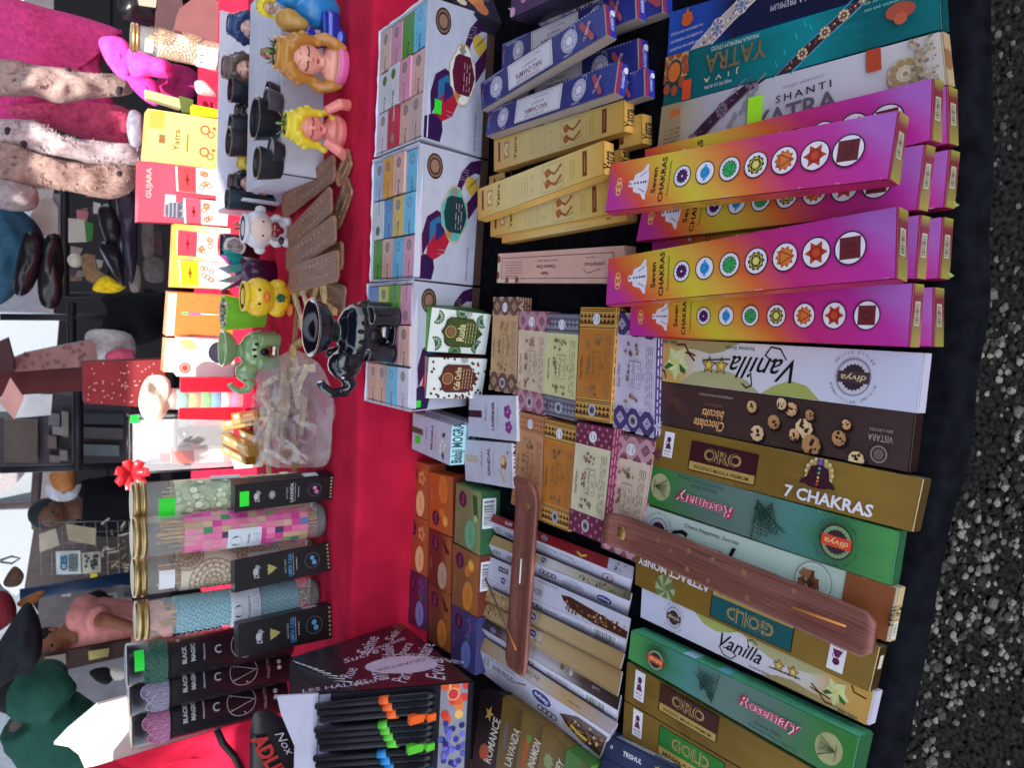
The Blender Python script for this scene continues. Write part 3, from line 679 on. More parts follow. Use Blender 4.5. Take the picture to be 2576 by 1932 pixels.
# ---- inverted gold
f, r, A = gold([(1601, 1381), (2214, 1630), (2188, 1742), (1597, 1470)], T+hL+.002, 'gold carton with inverted teal name plate and a bundle of green money')
A.text('ATTRACT MONEY', .20, .25, .24, P('E6E2EA'), 180, bold=.03, wid=2.6)
A.part('illustration'); A.disc(.17, .74, .3, P('7A8A58'), 16, sx=1.2)
for i in range(12): g_ = i*.52; A.shape(.17, .74, [(.03, -.07), (.36, -.09), (.36, .09), (.03, .07)], P(('A8B080', '6A7A50')[i % 2]), 1, math.degrees(g_)); 
plate(A, .40, .12, .73, .90, 'GOLD', 'PREMIUM MASALA INCENSE', '1E5A60', 180); badge(A, .885, .52, 180, 1.2); A.done()
E = Art(f.side('R', hL), r); E.off = .0004; E.part('end_panel'); E.rect(0, 0, 1, 1, P('3A2A14')); E.part('barcode'); E.rect(.3, .2, .8, .5, P('C8C0B0')); E.done()
vanilla([(1615, 1478), (2202, 1742), (2183, 1826), (1611, 1552)], T+hL, 'white incense carton with upright cursive title and star anise, between gold and green cartons', False)
rosemary([(1588, 1586), (2163, 1857), (2137, 1978), (1580, 1656)], T+.020, 'green carton with upright pink lettering at the lower end of the near row', False, .020)
f, r, A = gold([(1578, 1664), (2132, 1985), (2110, 2075), (1571, 1760)], T+hL, 'gold incense carton with swirl pattern and brown name plate beside the upright green carton')
swirl(A, .02, .45, 5); badge(A, .09, .42, 0, 1.25); plate(A, .21, .05, .50, .72, 'ORO', 'INCIENSO MASALA PREMIUM', '4A2620'); A.done()
f, r, A = gold([(1571, 1763), (2108, 2078), (2090, 2170), (1566, 1850)], T+hL, 'gold incense carton with bright green name plate, last in the near row')
badge(A, .09, .42, 0, 1.25); plate(A, .22, .1, .55, .9, 'GOLD', 'MASALA INCENSE', '2E7A34'); A.part('illustration')
for i in range(26): A.star(.70+random.uniform(-.07, .07), .35+random.uniform(-.3, .4), .09, .06, 5, P(random.choice(('C07850', 'D89868', 'A05C38'))), i*9)
A.done()
# ---- navy cartons at the corner
NV = GR([(0, '1E2A48'), (.5, '28385E'), (1, '1A2440')], rough=.35, nz=.2)
for q, w, lb in (([(1530, 1850), (1700, 1935), (1690, 1990), (1517, 1905)], 'TRISHUL', 'navy incense carton with white lettering, tucked below the gold cartons'), ([(1517, 1905), (1690, 1995), (1670, 2060), (1500, 1975)], 'TRISHUL', 'navy incense carton lowest at the photo edge under the other navy one')):
    f = quadH(q, T+.02); r = carton('incense_carton', f, .016, NV, lb, 'incense box', 'navy incense cartons'); A = Art(f, r); A.rect(0, 0, 1, 1, NV); A.text(w, .42, .42, .22, WHT, 0, bold=.02, wid=1.1); A.part('emblem'); A.star(.78, .4, .2, .08, 5, P('C8A860')); A.ring(.1, .4, .06, .03, WHT, 8); A.done()
    E = Art(f.side('U', .016), r); E.off = .0004; E.part('side_panel'); E.rect(0, 0, 1, 1, P('3A4A70')); E.lines(.1, .2, .9, .8, 3, .1, WHT); E.done()
# ---- carved wooden ash catchers with inlay
def wood(cols, name='wood'):
    m = bpy.data.materials.new(name); m.use_nodes = True; nt = m.node_tree; b = nt.nodes['Principled BSDF']; b.inputs['Roughness'].default_value = .5
    tc = nt.nodes.new('ShaderNodeTexCoord'); mp = nt.nodes.new('ShaderNodeMapping'); mp.inputs['Scale'].default_value = (2.2, 26, 1); nt.links.new(tc.outputs['UV'], mp.inputs[0])
    n_ = nt.nodes.new('ShaderNodeTexNoise'); n_.inputs['Scale'].default_value = 1.6; n_.inputs['Detail'].default_value = 8; n_.inputs['Distortion'].default_value = .6; nt.links.new(mp.outputs[0], n_.inputs['Vector'])
    cr = nt.nodes.new('ShaderNodeValToRGB'); nt.links.new(n_.outputs[0], cr.inputs[0]); e = cr.color_ramp.elements; e.new(.5)
    for el, (p, c) in zip(e, zip((.30, .5, .72), cols)): el.position = p; el.color = (*hx(c), 1)
    nt.links.new(cr.outputs[0], b.inputs['Base Color']); bp = nt.nodes.new('ShaderNodeBump'); bp.inputs['Strength'].default_value = .35; bp.inputs['Distance'].default_value = .001
    nt.links.new(n_.outputs[0], bp.inputs['Height']); nt.links.new(bp.outputs[0], b.inputs['Normal']); return m
WOOD = wood(('4E2A20', '77443A', '945E50'))
BRASS = M((.55, .36, .12), rough=.35, metal=.8)
def catcher(name, pts, z, w, label, stars, rotn=0, mark=.08, stick=None, h=.006, mat=WOOD, curl=.012):
    """flat wooden strip: pts are the seen centre line ends, width w"""
    a, b = (at(*pts[0], z), at(*pts[1], z)); L = (b-a).length; ex = (b-a).normalized(); ey = Vector((0, 0, 1)).cross(ex)*-1
    root = thing(name, (a+b)/2, label, 'incense holder')
    nx, ny = 40, 8
    def fn(u, v):
        x = u*L; e = 1.0
        for t in (u, 1-u):
            if t*L < w*.28: q = 1-t*L/(w*.28); e = min(e, math.sqrt(max(0, 1-q*q))*.35+.65)
        y = (v-.5)*w*e; trough = -.0022*max(0, 1-(abs(v-.5)/.3)**2)*(1 if .1 < u < .95 else 0)
        zz = curl*max(0, (.12-u)/.12)**2+h+trough
        return a+ex*x+ey*y+Vector((0, 0, zz))
    o = sheet('wooden_strip', fn, nx, 16, mat, root, thick=0)
    md = o.modifiers.new('s', 'SOLIDIFY'); md.thickness = h; md.offset = 1
    ds = MB()
    for u, v, r_ in stars:
        c = Vector(fn(u, v))+Vector((0, 0, .0009)); ds.poly([c+(ex*math.cos(k*math.pi/5+u*9)+ey*math.sin(k*math.pi/5+u*9))*(r_ if k % 2 == 0 else r_*.45) for k in range(10)], M((.30, .14, .07), rough=.45))
    ds.build('inlaid_star', root)
    c = Vector(fn(mark, .5)); em = MB(); em.lathe(c+Vector((0, 0, .0002)), [(0, .0008), (w*.2, .0008), (w*.22, 0)], BRASS, 20); em.build('brass_emblem', root)
    em = MB()
    for k in range(3): em.tube([c+Vector((0, 0, .0012))+(ex*math.cos(g_)+ey*math.sin(g_))*w*(.05+.045*k) for g_ in [q*.5+k for q in range(9)]], .0004, P('5A3A14'), 5)
    em.build('engraving', root)
    return root, fn, ex, ey
st1 = [(.30, .45, .004), (.38, .25, .005), (.38, .75, .005), (.48, .2, .005), (.60, .2, .005), (.62, .8, .005), (.77, .15, .004), (.24, .3, .004), (.47, .8, .004)]
zc = T+.022
r, fn, ex, ey = catcher('incense_holder', [(1545, 1325), (2205, 1605)], zc, .040, 'long reddish wooden incense holder with stars, lying across the near cartons', st1, mark=.065)
s_ = MB(); s_.tube([Vector(fn(.77, .55))+Vector((0, 0, .003)), Vector(fn(.93, .45))+Vector((0, 0, .004))], .0011, P('D08A3A'), 6)
tag(s_.build('incense_stick'), 'short orange stub of incense stick lying on the long star inlaid holder', 'incense stick')
# ================================================================ middle rows of the table
def sub(f, a0, b0, a1, b1, off=0): return Face([f.at(a0, b0, off), f.at(a1, b0, off), f.at(a1, b1, off), f.at(a0, b1, off)], f.n)
def paint(f, root, c, w='', h=.01):
    E = Art(f.side(w, h) if w else f, root); E.off = .0004; E.part('side_panel'); E.rect(0, 0, 1, 1, c if not isinstance(c, str) else P(c)); return E
hN = .015
# ---- blue agarbatti packs
NB = GR([(0, '26307A'), (.5, '232A6C'), (1, '283488')], rough=.38, nz=.1)
def nag(q, z, lb, tilt=0):
    f = quadH(q, z); r = carton('incense_pack', f, hN, P('A89488'), lb, 'incense box', 'small blue incense packs'); A = Art(f, r); A.rect(0, 0, 1, 1, NB)
    A.part('x'); m = P('D8D4DE'); bl = P('B0B0D0')
    A.rect(.26, .02, .64, .92, P('40405C')); A.rect(.267, .04, .633, .90, m); A.frame(.28, .09, .62, .86, .015, P('6A4A58'))
    A.text('NAG CHAMPA', .44, .60, .20, P('6A2A34'), 180, bold=.02, wid=1.35); A.text('AGARBATTI', .45, .38, .10, P('5A4A54'), 180, wid=.75); A.text('SATYA SAI BABA', .43, .78, .09, P('5A4A54'), 180, wid=1.2); A.text('Magnum Incense', .47, .2, .08, P('5A4A54'), 180, wid=.9)
    for a in (.155, .76):
        A.disc(a, .5, .36, P('C8C4D8'), 24); A.ring(a, .5, .31, .015, P('3A3A70'), 22); A.ring(a, .5, .18, .015, P('3A3A70'), 18); A.disc(a, .5, .12, P('E0DCE8'), 14)
        for i in range(8): A.text('SATINDIA'[i], a+.245*math.cos(i*.785)/A.k, .5+.245*math.sin(i*.785), .07, P('3A3A70'), -math.degrees(i*.785)-90)
        A.ring(a+.03 if a > .5 else a+.015, .84 if a < .5 else .2, .12, .025, bl, 12)
    for i in range(16): A.disc(.02+i*.014, .06, .022, m, 6); A.disc(.66+i*.02, .05, .022, m, 6)
    A.text('NAG CHAMPA', .10, .02+.12, .07, m, 0, wid=.7); A.text('CHAMPA', .75, .93, .08, m, 180, wid=.4)
    A.shape(.885, .55, [(-.38, -.09), (.38, -.09), (.44, 0), (.38, .09), (-.38, .09), (-.44, 0)], P('A84A58'), 1, 55+180); A.text('+2 GRATIS', .885, .55, .11, P('E8B8C0'), 60, bold=.02, wid=.6); A.text('AGARBATTI', .03, .6, .07, bl, 90, wid=.35); A.rect(.02, .3, .05, .42, P('8A4060'))
    A.done(); E = paint(f, r, P('2A3494'), 'R', hN); E.rect(.0, .0, .35, 1, P('8A2A48')); E.text('AGARBATTI', .62, .5, .12, m, 90, wid=.55); E.disc(.8, .2, .1, m, 8); E.done()
    paint(f, r, P('9A8A84'), 'D', hN).done(); return f, r
z1n, z2n, z3n = T+hN, T+2*hN, T+3*hN
nag([(1264, 111), (1598, -40), (1602, 45), (1262, 178)], z2n, 'blue incense pack lying behind the topmost tilted blue one')
nag([(1275, 205), (1606, 95), (1608, 185), (1272, 290)], z1n, 'blue incense pack at the bottom between the two tilted blue packs')
nag([(1290, 0), (1660, -150), (1668, 30), (1420, 120)], z1n, 'blue incense pack at the far end, under the other blue packs')
nag([(1300, 285), (1622, 170), (1623, 240), (1300, 345)], z2n-.002, 'blue incense pack directly under the lower tilted blue pack')
nag([(1209, 209), (1521, 8), (1527, 87), (1212, 277)], (z3n+.004, z3n+.004, z3n+.010), 'steeply tilted blue incense pack on top, farthest along the pile')
nag([(1230, 277), (1558, 152), (1547, 233), (1222, 342)], (z3n, z3n, z3n+.006), 'tilted blue incense pack on top, resting against the yellow packs')
# dark flower carton at the far end
f = quadH([(1290, -60), (1500, -150), (1560, -80), (1284, 46)], T+.055); r = carton('incense_carton', f, .05, P('221A30'), 'dark purple carton printed with pink petals at the far end of the table', 'incense box'); A = Art(f, r); A.rect(0, 0, 1, 1, P('4A3058'))
for i in range(20): A.disc(random.random(), random.random(), .12, P(random.choice(('B878A8', '8A5A98', 'D8A0C0'))), 8)
A.done(); E = paint(f, r, '241E34', 'D', .05); [E.ring(.15+.2*i, .5, .25, .03, P('3A3450'), 14) for i in range(4)]; E.done()
f = quadV([(1100, -70), (1215, -70), (1262, 60), (1150, 20)], T); r = carton('potpourri_box', f, .05, P('2A2434'), 'dark box showing orange and cream flowers beside the white display cartons', 'box'); A = Art(f, r); A.rect(0, 0, 1, 1, P('2C2838'))
for a, b, s_, c in ((.55, .62, .18, 'C07848'), (.62, .80, .14, 'B86A48'), (.2, .75, .10, 'C8B8A0'), (.35, .4, .14, '6A5A70'), (.8, .5, .12, '584A60')): A.disc(a, b, s_, P(c), 9)
A.done()
# ---- yellow footprint packs
YG = GR([(0, 'D8A050'), (.12, 'DEB468'), (.3, 'E2CC86'), (.6, 'E4D094'), (.85, 'DEBC68'), (1, 'D8A84E')], rough=.42, nz=.05)
YGv = GR([(0, 'D29A48'), (.5, 'D8AC5C'), (1, 'C08C40')], nz=.05)
def yatra(q, z, lb):
    f = quadH(q, z); r = carton('incense_pack', f, hN, P('C09048'), lb, 'incense box', 'small yellow incense packs'); A = Art(f, r); A.rect(0, 0, 1, 1, YG); b_ = P('7A3E24'); k_ = P('2A2018')
    A.part('x'); A.rect(.045, .12, .065, .75, b_); A.rect(.865, .10, .895, .86, b_); A.text('PREMIUM', .88, .48, .05, P('E0B880'), 90, wid=.5)
    A.rect(.10, .18, .148, .70, P('B08A58')); A.disc(.125, .44, .2, P('E8D4A8'), 14, sx=.7); A.disc(.132, .44, .12, P('C8A878'), 10)
    A.text('Yatra', .205, .47, .17, k_, 90, bold=.02, shear=.1, wid=.72); A.lines(.33, .2, .47, .85, 6, .02, P('A89468'), rot=1, seed=2); A.ring(.50, .3, .05, .015, P('A89468'), 10); A.ring(.50, .7, .05, .015, P('A89468'), 10)
    A.frame(.575, .1, .735, .92, .012, P('B09058'))
    for b in (.35, .68):
        A.disc(.62, b, .13, P('B86A38'), 14, sx=1.1); A.line([(.63, b-.02), (.67, b+.1), (.70, b-.02), (.715, b-.12)], .07, P('A85C34')); A.disc(.715, b-.1, .06, P('B86A38'), 10)
        for i in range(5): A.disc(.588+i*.006, b-.14+i*.07, .022, P('9A4A28'), 6)
    A.line([(.68, .82), (.73, .72)], .02, P('5A5A40')); A.lines(.78, .25, .82, .8, 2, .02, P('8A6A48'), rot=1)
    A.done(); E = paint(f, r, YGv, 'R', hN); E.text('Yatra', .5, .55, .42, k_, 90, bold=.02, wid=.6); E.done()
    E = paint(f, r, YGv, 'D', hN); E.lines(.15, .3, .5, .8, 2, .1, P('A07A40')); E.done()
yatra([(1231, 444), (1560, 340), (1562, 420), (1231, 520)], z1n, 'yellow footprint incense pack hidden under the steeply tilted yellow one')
yatra([(1270, 390), (1615, 285), (1616, 360), (1270, 455)], z1n, 'bottom yellow footprint pack under the one touching the blue packs')
yatra([(1243, 352), (1571, 250), (1570, 330), (1243, 431)], z2n, 'yellow footprint incense pack lying right beside the lower tilted blue pack')
yatra([(1260, 520), (1575, 470), (1580, 555), (1263, 612)], z1n, 'bottom yellow footprint pack peeking out toward the pink carton')
yatra([(1235, 525), (1541, 448), (1543, 537), (1234, 595)], z2n, 'yellow footprint pack on the side nearest the pink carton')
yatra([(1202, 476), (1519, 353), (1520, 437), (1202, 553)], (z3n+.003, z3n+.003, z3n+.008), 'steeply tilted yellow footprint pack lying across the top of the yellow pile')
# ---- pink carton
f = quadH([(1254, 638), (1572, 617), (1578, 712), (1250, 711)], T+.018); PK = P('DDB0A0'); r = carton('incense_pack', f, .017, PK, 'salmon pink incense carton with upside-down lettering lying alone on black cloth', 'incense box'); A = Art(f, r); A.rect(0, 0, 1, 1, PK)
A.part('x'); A.rect(0, 0, .035, 1, P('E0CCB0')); A.rect(.035, .86, .2, 1, P('E0CCB0'))
for a, b in ((.015, .2), (.012, .75), (.1, .93), (.19, .93)): A.disc(a, b, .13, P('8A3038'), 12, sx=.8)
A.frame(.045, .17, .93, .86, .018, P('4A2028')); dk = P('5A2A30')
A.text('premierhouz', .80, .46, .17, dk, 180, shear=.2, bold=.01, wid=.9); A.text('fragrance', .78, .28, .07, dk, 180, wid=.45); A.line([(.72, .6), (.75, .72), (.80, .66), (.84, .6)], .02, dk)
A.text('Cinnamon Clove', .44, .50, .12, dk, 180, bold=.015, wid=1.0); A.text('Apple', .43, .70, .13, dk, 180, bold=.02, wid=.4); A.text('Premium Masala Incense', .45, .32, .06, dk, 180, wid=1.1)
A.lines(.08, .28, .24, .82, 6, .022, P('8A5050')); A.done(); paint(f, r, 'B88C7C', 'R', .017).done()
# ---- patterned palo santo packs
def zig(A, b0, b1, c1, c2, kind, seed=0):
    """woven looking border bands across the pack"""
    A.part('x'); A.rect(0, b0, 1, b1, P(c1)); m = P(c2); h = b1-b0; k = A.k
    if kind == 'd':    # diamonds
        n = max(3, int(k/h*1.1)); nr = 2
        for j in range(nr+1):
            for i in range(n+1):
                a = (i+.5*(j % 2))/n; b = b0+h*(j+.0)/nr; r_ = h/nr*.46
                for q in (1, .5): A.line([(a, max(b-r_*q, b0)), (min(a+r_*q/k, 1), min(max(b, b0), b1)), (a, min(b+r_*q, b1)), (max(a-r_*q/k, 0), min(max(b, b0), b1)), (a, max(b-r_*q, b0))], h*.045, m)
    elif kind == 's':
        n = max(4, int(k/h*2))
        for j in range(4):
            for i in range(n): 
                a = (i+.5*(j % 2)+.25)/n; b = b0+h*(j+.5)/4; r_ = h*.09
                if a < .99: A.put([(a-r_/k, b), (a, b-r_), (a+r_/k, b), (a, b+r_)], m)
    else:
        for t in (.08, .16, .92): A.rect(0, b0+h*t, 1, b0+h*(t+.035), m)
        n = 9
        for b in (.38, .62): 
            for i in range(n): A.put([(i/n, b0+h*(b+.09)), ((i+.5)/n, b0+h*(b-.09)), ((i+1)/n, b0+h*(b+.09))], m)
        A.rect(0, b0+h*.73, 1, b0+h*.77, m)
def vibes(q, z, lb, body, c1, c2, kind, title, h=.022, inv=0, hd=1):
    f = quadH(q, z); r = carton('incense_pack', f, h, P(c1), lb, 'incense box', 'patterned incense packs in two rows'); A = Art(f, r); A.rect(0, 0, 1, 1, P(body)); k = A.k
    zig(A, 0, .19, c1, c2, kind); zig(A, .80, 1, c1, c2, kind)
    bw = P('8A6A50'); ik = P('2E2226')
    A.disc(.5, .105, .052, P('E0DCE4'), 14); A.lines(.40, .08, .60, .13, 2, .006, ik, rot=1); A.disc(.5, .905, .055, P('B8B4C0'), 16); A.disc(.5, .905, .035, P('6A6470'), 12); A.disc(.5, .905, .016, ik, 8)
    A.text('Deal Vibes', .12, .54, .034, ik, 90, shear=.1, wid=.20)
    for b in (.30, .72):
        for i in range(9): A.star(.45+random.uniform(-.17, .2), b+random.uniform(-.045, .045), random.uniform(.014, .03), .012, 4, P(random.choice(('8A6E54', '6E5644', 'A08466'))), random.uniform(0, 90))
    for i in range(8): A.disc(.34+random.uniform(-.04, .06), .5+random.uniform(-.07, .09), .016, bw, 6)
    A.frame(.40, .40, .66, .62, .004, bw); A.rect(.405, .402, .655, .618, P(body)); A.text(title, .49, .51, .048, ik, 90, wid=.19 if len(title) < 12 else .205); A.lines(.56, .42, .64, .6, 2, .005, ik, rot=1)
    A.lines(.78, .25, .96, .78, 4, .006, P('7A6460'), rot=1, seed=4); A.text('Masala', .73, .51, .022, ik, 90, wid=.05)
    A.done(); E = paint(f, r, c1, 'R', h); E.lines(0, 0, 1, 1, 5, .01, P(c2), rot=1); E.done()
    E = paint(f, r, c1, 'U', h); E.done(); E = paint(f, r, 'D8D0CC', 'D', h); E.done()
vibes([(1243, 748), (1307, 748), (1300, 992), (1233, 979)], T+.024, 'tan patterned pack set back beside the green and the brown oil boxes', 'C8A078', '6A4A40', 'C8A888', 'd', 'CHOCOLATE')
vibes([(1307, 781), (1378, 784), (1369, 1045), (1301, 1026)], T+.024, 'pale pack with pink diamond borders, second of the farther row of patterned packs', 'D8C0A8', 'B88494', '7A3A54', 'd', 'PALO SANTO')
vibes([(1378, 788), (1459, 790), (1447, 1061), (1368, 1041)], T+.024, 'pale yellow pack with slate grey borders', 'D4D098', '5A5868', '9A98A4', 'z', 'VAINILLA')
vibes([(1462, 772), (1551, 773), (1535, 1066), (1448, 1052)], T+.025, 'orange pack with black zigzag borders, in the farther row near the rainbow cartons', 'C07A34', 'C89850', '3A2418', 'z', 'COPAL PALO SANTO')
vibes([(1551, 784), (1655, 800), (1647, 1101), (1546, 1074)], T+.020, 'lavender white pack with purple diamond borders partly under the rainbow carton', 'CCC2DA', '4A3E70', 'D0C8E0', 'd', 'COPAL LAVANDA')
vibes([(1307, 1034), (1371, 1048), (1361, 1310), (1287, 1267)], T+.024, 'plain orange brown pack whose end lies under the short wooden holder', 'C89068', 'A86A48', 'C8906A', 'z', 'CANELA')
vibes([(1372, 1054), (1453, 1073), (1431, 1338), (1365, 1312)], T+.024, 'orange pack with black zigzag borders, beside the short wooden holder', 'C07A34', 'C89850', '3A2418', 'z', 'COPAL PALO SANTO')
vibes([(1453, 1061), (1544, 1079), (1515, 1367), (1432, 1332)], T+.026, 'cream pack with maroon checked borders in the nearer row', 'D4CCAC', '6E2E4A', 'C07890', 's', 'RUDA LAVANDA')
vibes([(1544, 1088), (1649, 1110), (1600, 1414), (1515, 1377)], T+.013, 'pale pack with pink diamond borders lying under the long star inlaid holder', 'D8C4B0', 'C898A4', '6A3048', 'd', 'PALO SANTO')
# ---- small white cartons with flower pictures
def white_box(q, z, h, lb, title, col, pic, strip, side=None, foot=None):
    f = quadH(q, z); r = carton('incense_box', f, h, P('C8C6D2'), lb, 'incense box', 'small white incense boxes'); A = Art(f, r); A.rect(0, 0, 1, 1, P('C4C4D6')); k = A.k
    A.part('x'); A.rect(.0, .36, .30, .53, P(strip)); A.lines(.02, .38, .28, .5, 3, .03, P('3A2830' if strip[0] < '9' else 'C8B8A8'))
    A.text('Balaji', .39, .42, .10, P('3A2A3A'), 90, shear=.3, wid=.36); A.text(title, .54, .47, .13, P(col), 90, bold=.035, wid=.66); A.text('Premium Masala Sticks', .635, .5, .035, P('4A3A4A'), 90, wid=.55)
    if pic == 'orchid':
        for cx, cy, s_ in ((.84, .36, 1.1), (.86, .70, 1.0)):
            for g_ in range(5): A.disc(cx+.085*s_*math.cos(g_*1.256)/k, cy+.085*s_*math.sin(g_*1.256), .065*s_, P('7A2A78' if g_ % 2 else '8E4090'), 10)
            A.disc(cx, cy, .03, P('C8A0C0'), 8)
    elif pic == 'sandal':
        A.shape(.84, .42, [(-.12, -.05), (0, -.13), (.1, -.1), (.14, .08), (.02, .14), (-.1, .1)], P('C89A68'), 1.1); A.disc(.85, .5, .12, P('8A5A34'), 12); A.disc(.83, .42, .09, P('D8C098'), 12); A.line([(.76, .62), (.86, .88)], .07, P('C8B090')); A.line([(.84, .58), (.9, .84)], .05, P('D8C4A4')); A.disc(.93, .22, .04, P('4A7A3A'), 6)
    else:
        for cx, cy in ((.82, .42), (.86, .62), (.78, .68)):
            for g_ in range(5): A.disc(cx+.07*math.cos(g_*1.256+cx*9)/k, cy+.07*math.sin(g_*1.256+cx*9), .06, P('E8E8E0' if g_ % 2 else 'C8CCC0'), 10)
        for g_ in (-.2, .25): A.shape(.82, .55+g_, [(-.06, -.05), (.08, -.08), (.16, .02), (.02, .06)], P('3A4A38'), 1, g_*200)
    if 'lime' in lb: A.part('price_sticker'); A.off += .0002; A.rect(.10, .58, .24, .78, P('30D838'))
    A.done()
    if side:
        E = paint(f, r, side[0], 'R', h); E.text(side[1], .55, .45, .4, P(side[2]), 90, bold=.03, wid=max(1.0, .8*E.f.H/E.f.H)); E.done()
    return f, r
white_box([(1181, 994), (1298, 996), (1300, 1111), (1179, 1097)], T+.03, .028, 'white incense box with purple orchid picture', 'LAVENDER', '3A1A34', 'orchid', '4A2038')
white_box([(1168, 1106), (1287, 1115), (1289, 1229), (1172, 1209)], T+.03, .028, 'white incense box with picture of wood shavings', 'SANDAL', '6A1A28', 'sandal', 'C0A898', ('D0D0DE', 'Balaji SANDAL', '3A2A34'))
white_box([(1072, 1030), (1181, 1066), (1169, 1163), (1068, 1130)], T+.028, .027, 'white and teal incense box pushed partly under the one with lime sticker', 'MOGRA', '5A1A38', 'mogra', '6A6A5A', ('68B0B0', 'MOGRA', '1E4A54'))
white_box([(1040, 1038), (1137, 1070), (1131, 1171), (1037, 1129)], T+.057, .027, 'white incense box with white blossoms and a lime price sticker', 'MOGRA', '5A1A38', 'mogra', '6A6A5A', ('A8D0D8', 'Balaji MOGRA', '1E4A54'))
# ---- white display cartons of aromatic oils
WCARD = P('BEBED0', rough=.6)
HS = T+.15
CAN = ('6CBCE0', 'Canabis'); FRU = ('DDB0A4', 'Frutilla'); FRA = ('D898B0', 'Frambuesa'); RUD = ('5A9A40', 'Ruda'); COP = ('D0C8D8', 'Copal')
disp = [
 ([(957, 81), (1078, -12), (1064, 347), (945, 395)], [(1228, 40), (1210, 395)], 'white display carton of oil boxes with burgundy plaque, farthest one', '5A1A34', 'D8D8D8',
  [[('D4B8AC', 'Canela'), FRA, RUD, CAN], [('CFD0D6', 'Romero', 1), ('CFD0D6', 'Menta', 1), FRA, FRU], [COP, ('C02848', 'Cosmical', 2), FRU, ('C4A8A0', 'Cafe Caribe')]]),
 ([(940, 405), (1056, 358), (1043, 702), (932, 709)], [(1210, 401), (1189, 717)], 'white display carton of oil boxes with teal plaque, middle one', '1E3A40', '58A8A8',
  [[('A8BCE0', 'Tulipan'), ('E0A050', 'Naranja'), FRU, CAN], [('CFD0D6', 'Citronela', 3), ('5C98D0', 'Romero'), ('D8B868', 'Mirra'), CAN], [RUD, FRU, CAN, FRA]]),
 ([(927, 715), (1041, 706), (1035, 1036), (921, 1008)], [(1189, 723), (1172, 1021)], 'white display carton of oil boxes behind the black elephant and two loose boxes', None, None,
  [[('6A90D0', 'Opium'), ('D8DC60', 'Vainilla'), ('68A838', 'Ruda', 2), ('D898B0', 'Frambuesa', 2)], [FRU, FRU, FRA, FRU], [('DA9C84', 'Frutilla'), ('DEA890', 'Frutilla'), CAN, COP]])]
SEALC = P('6A4A44')
def oil_box(f, c, word, inv, lb, hgt=.065):
    r = carton('oil_box', f, hgt, P(c), lb, 'small box', 'small aromatic oil boxes packed in display cartons'); A = Art(f, r); A.off = .0004; A.rect(.0, .0, 1, 1, P(c)); A.part('x')
    dn = inv in (2, 3); b0 = .78 if dn else .22
    sc_ = P('3A7A38') if inv in (1, 3) else P(c)
    A.disc(.5, b0, .135, P('6A5A60'), 16, sx=1); A.disc(.5, b0, .115, sc_ if inv in (1, 3) else P('A08C8C') if c[0] > '8' else P(c), 16); A.ring(.5, b0, .08, .012, P('5A4A50'), 12)
    A.text(word, .55, 1.0-b0-(-.08 if not dn else .08), .16*A.k if len(word) < 9 else .12*A.k, P('2A2228') if inv != 2 or c[0] != 'C' else WHT, -90 if not dn else 90, bold=.02, wid=.42 if len(word) < 9 else .5)
    A.line([(.28, .45 if not dn else .1), (.28, .9 if not dn else .55)], .012, P('5A4A50'))
    A.done()
names = {}
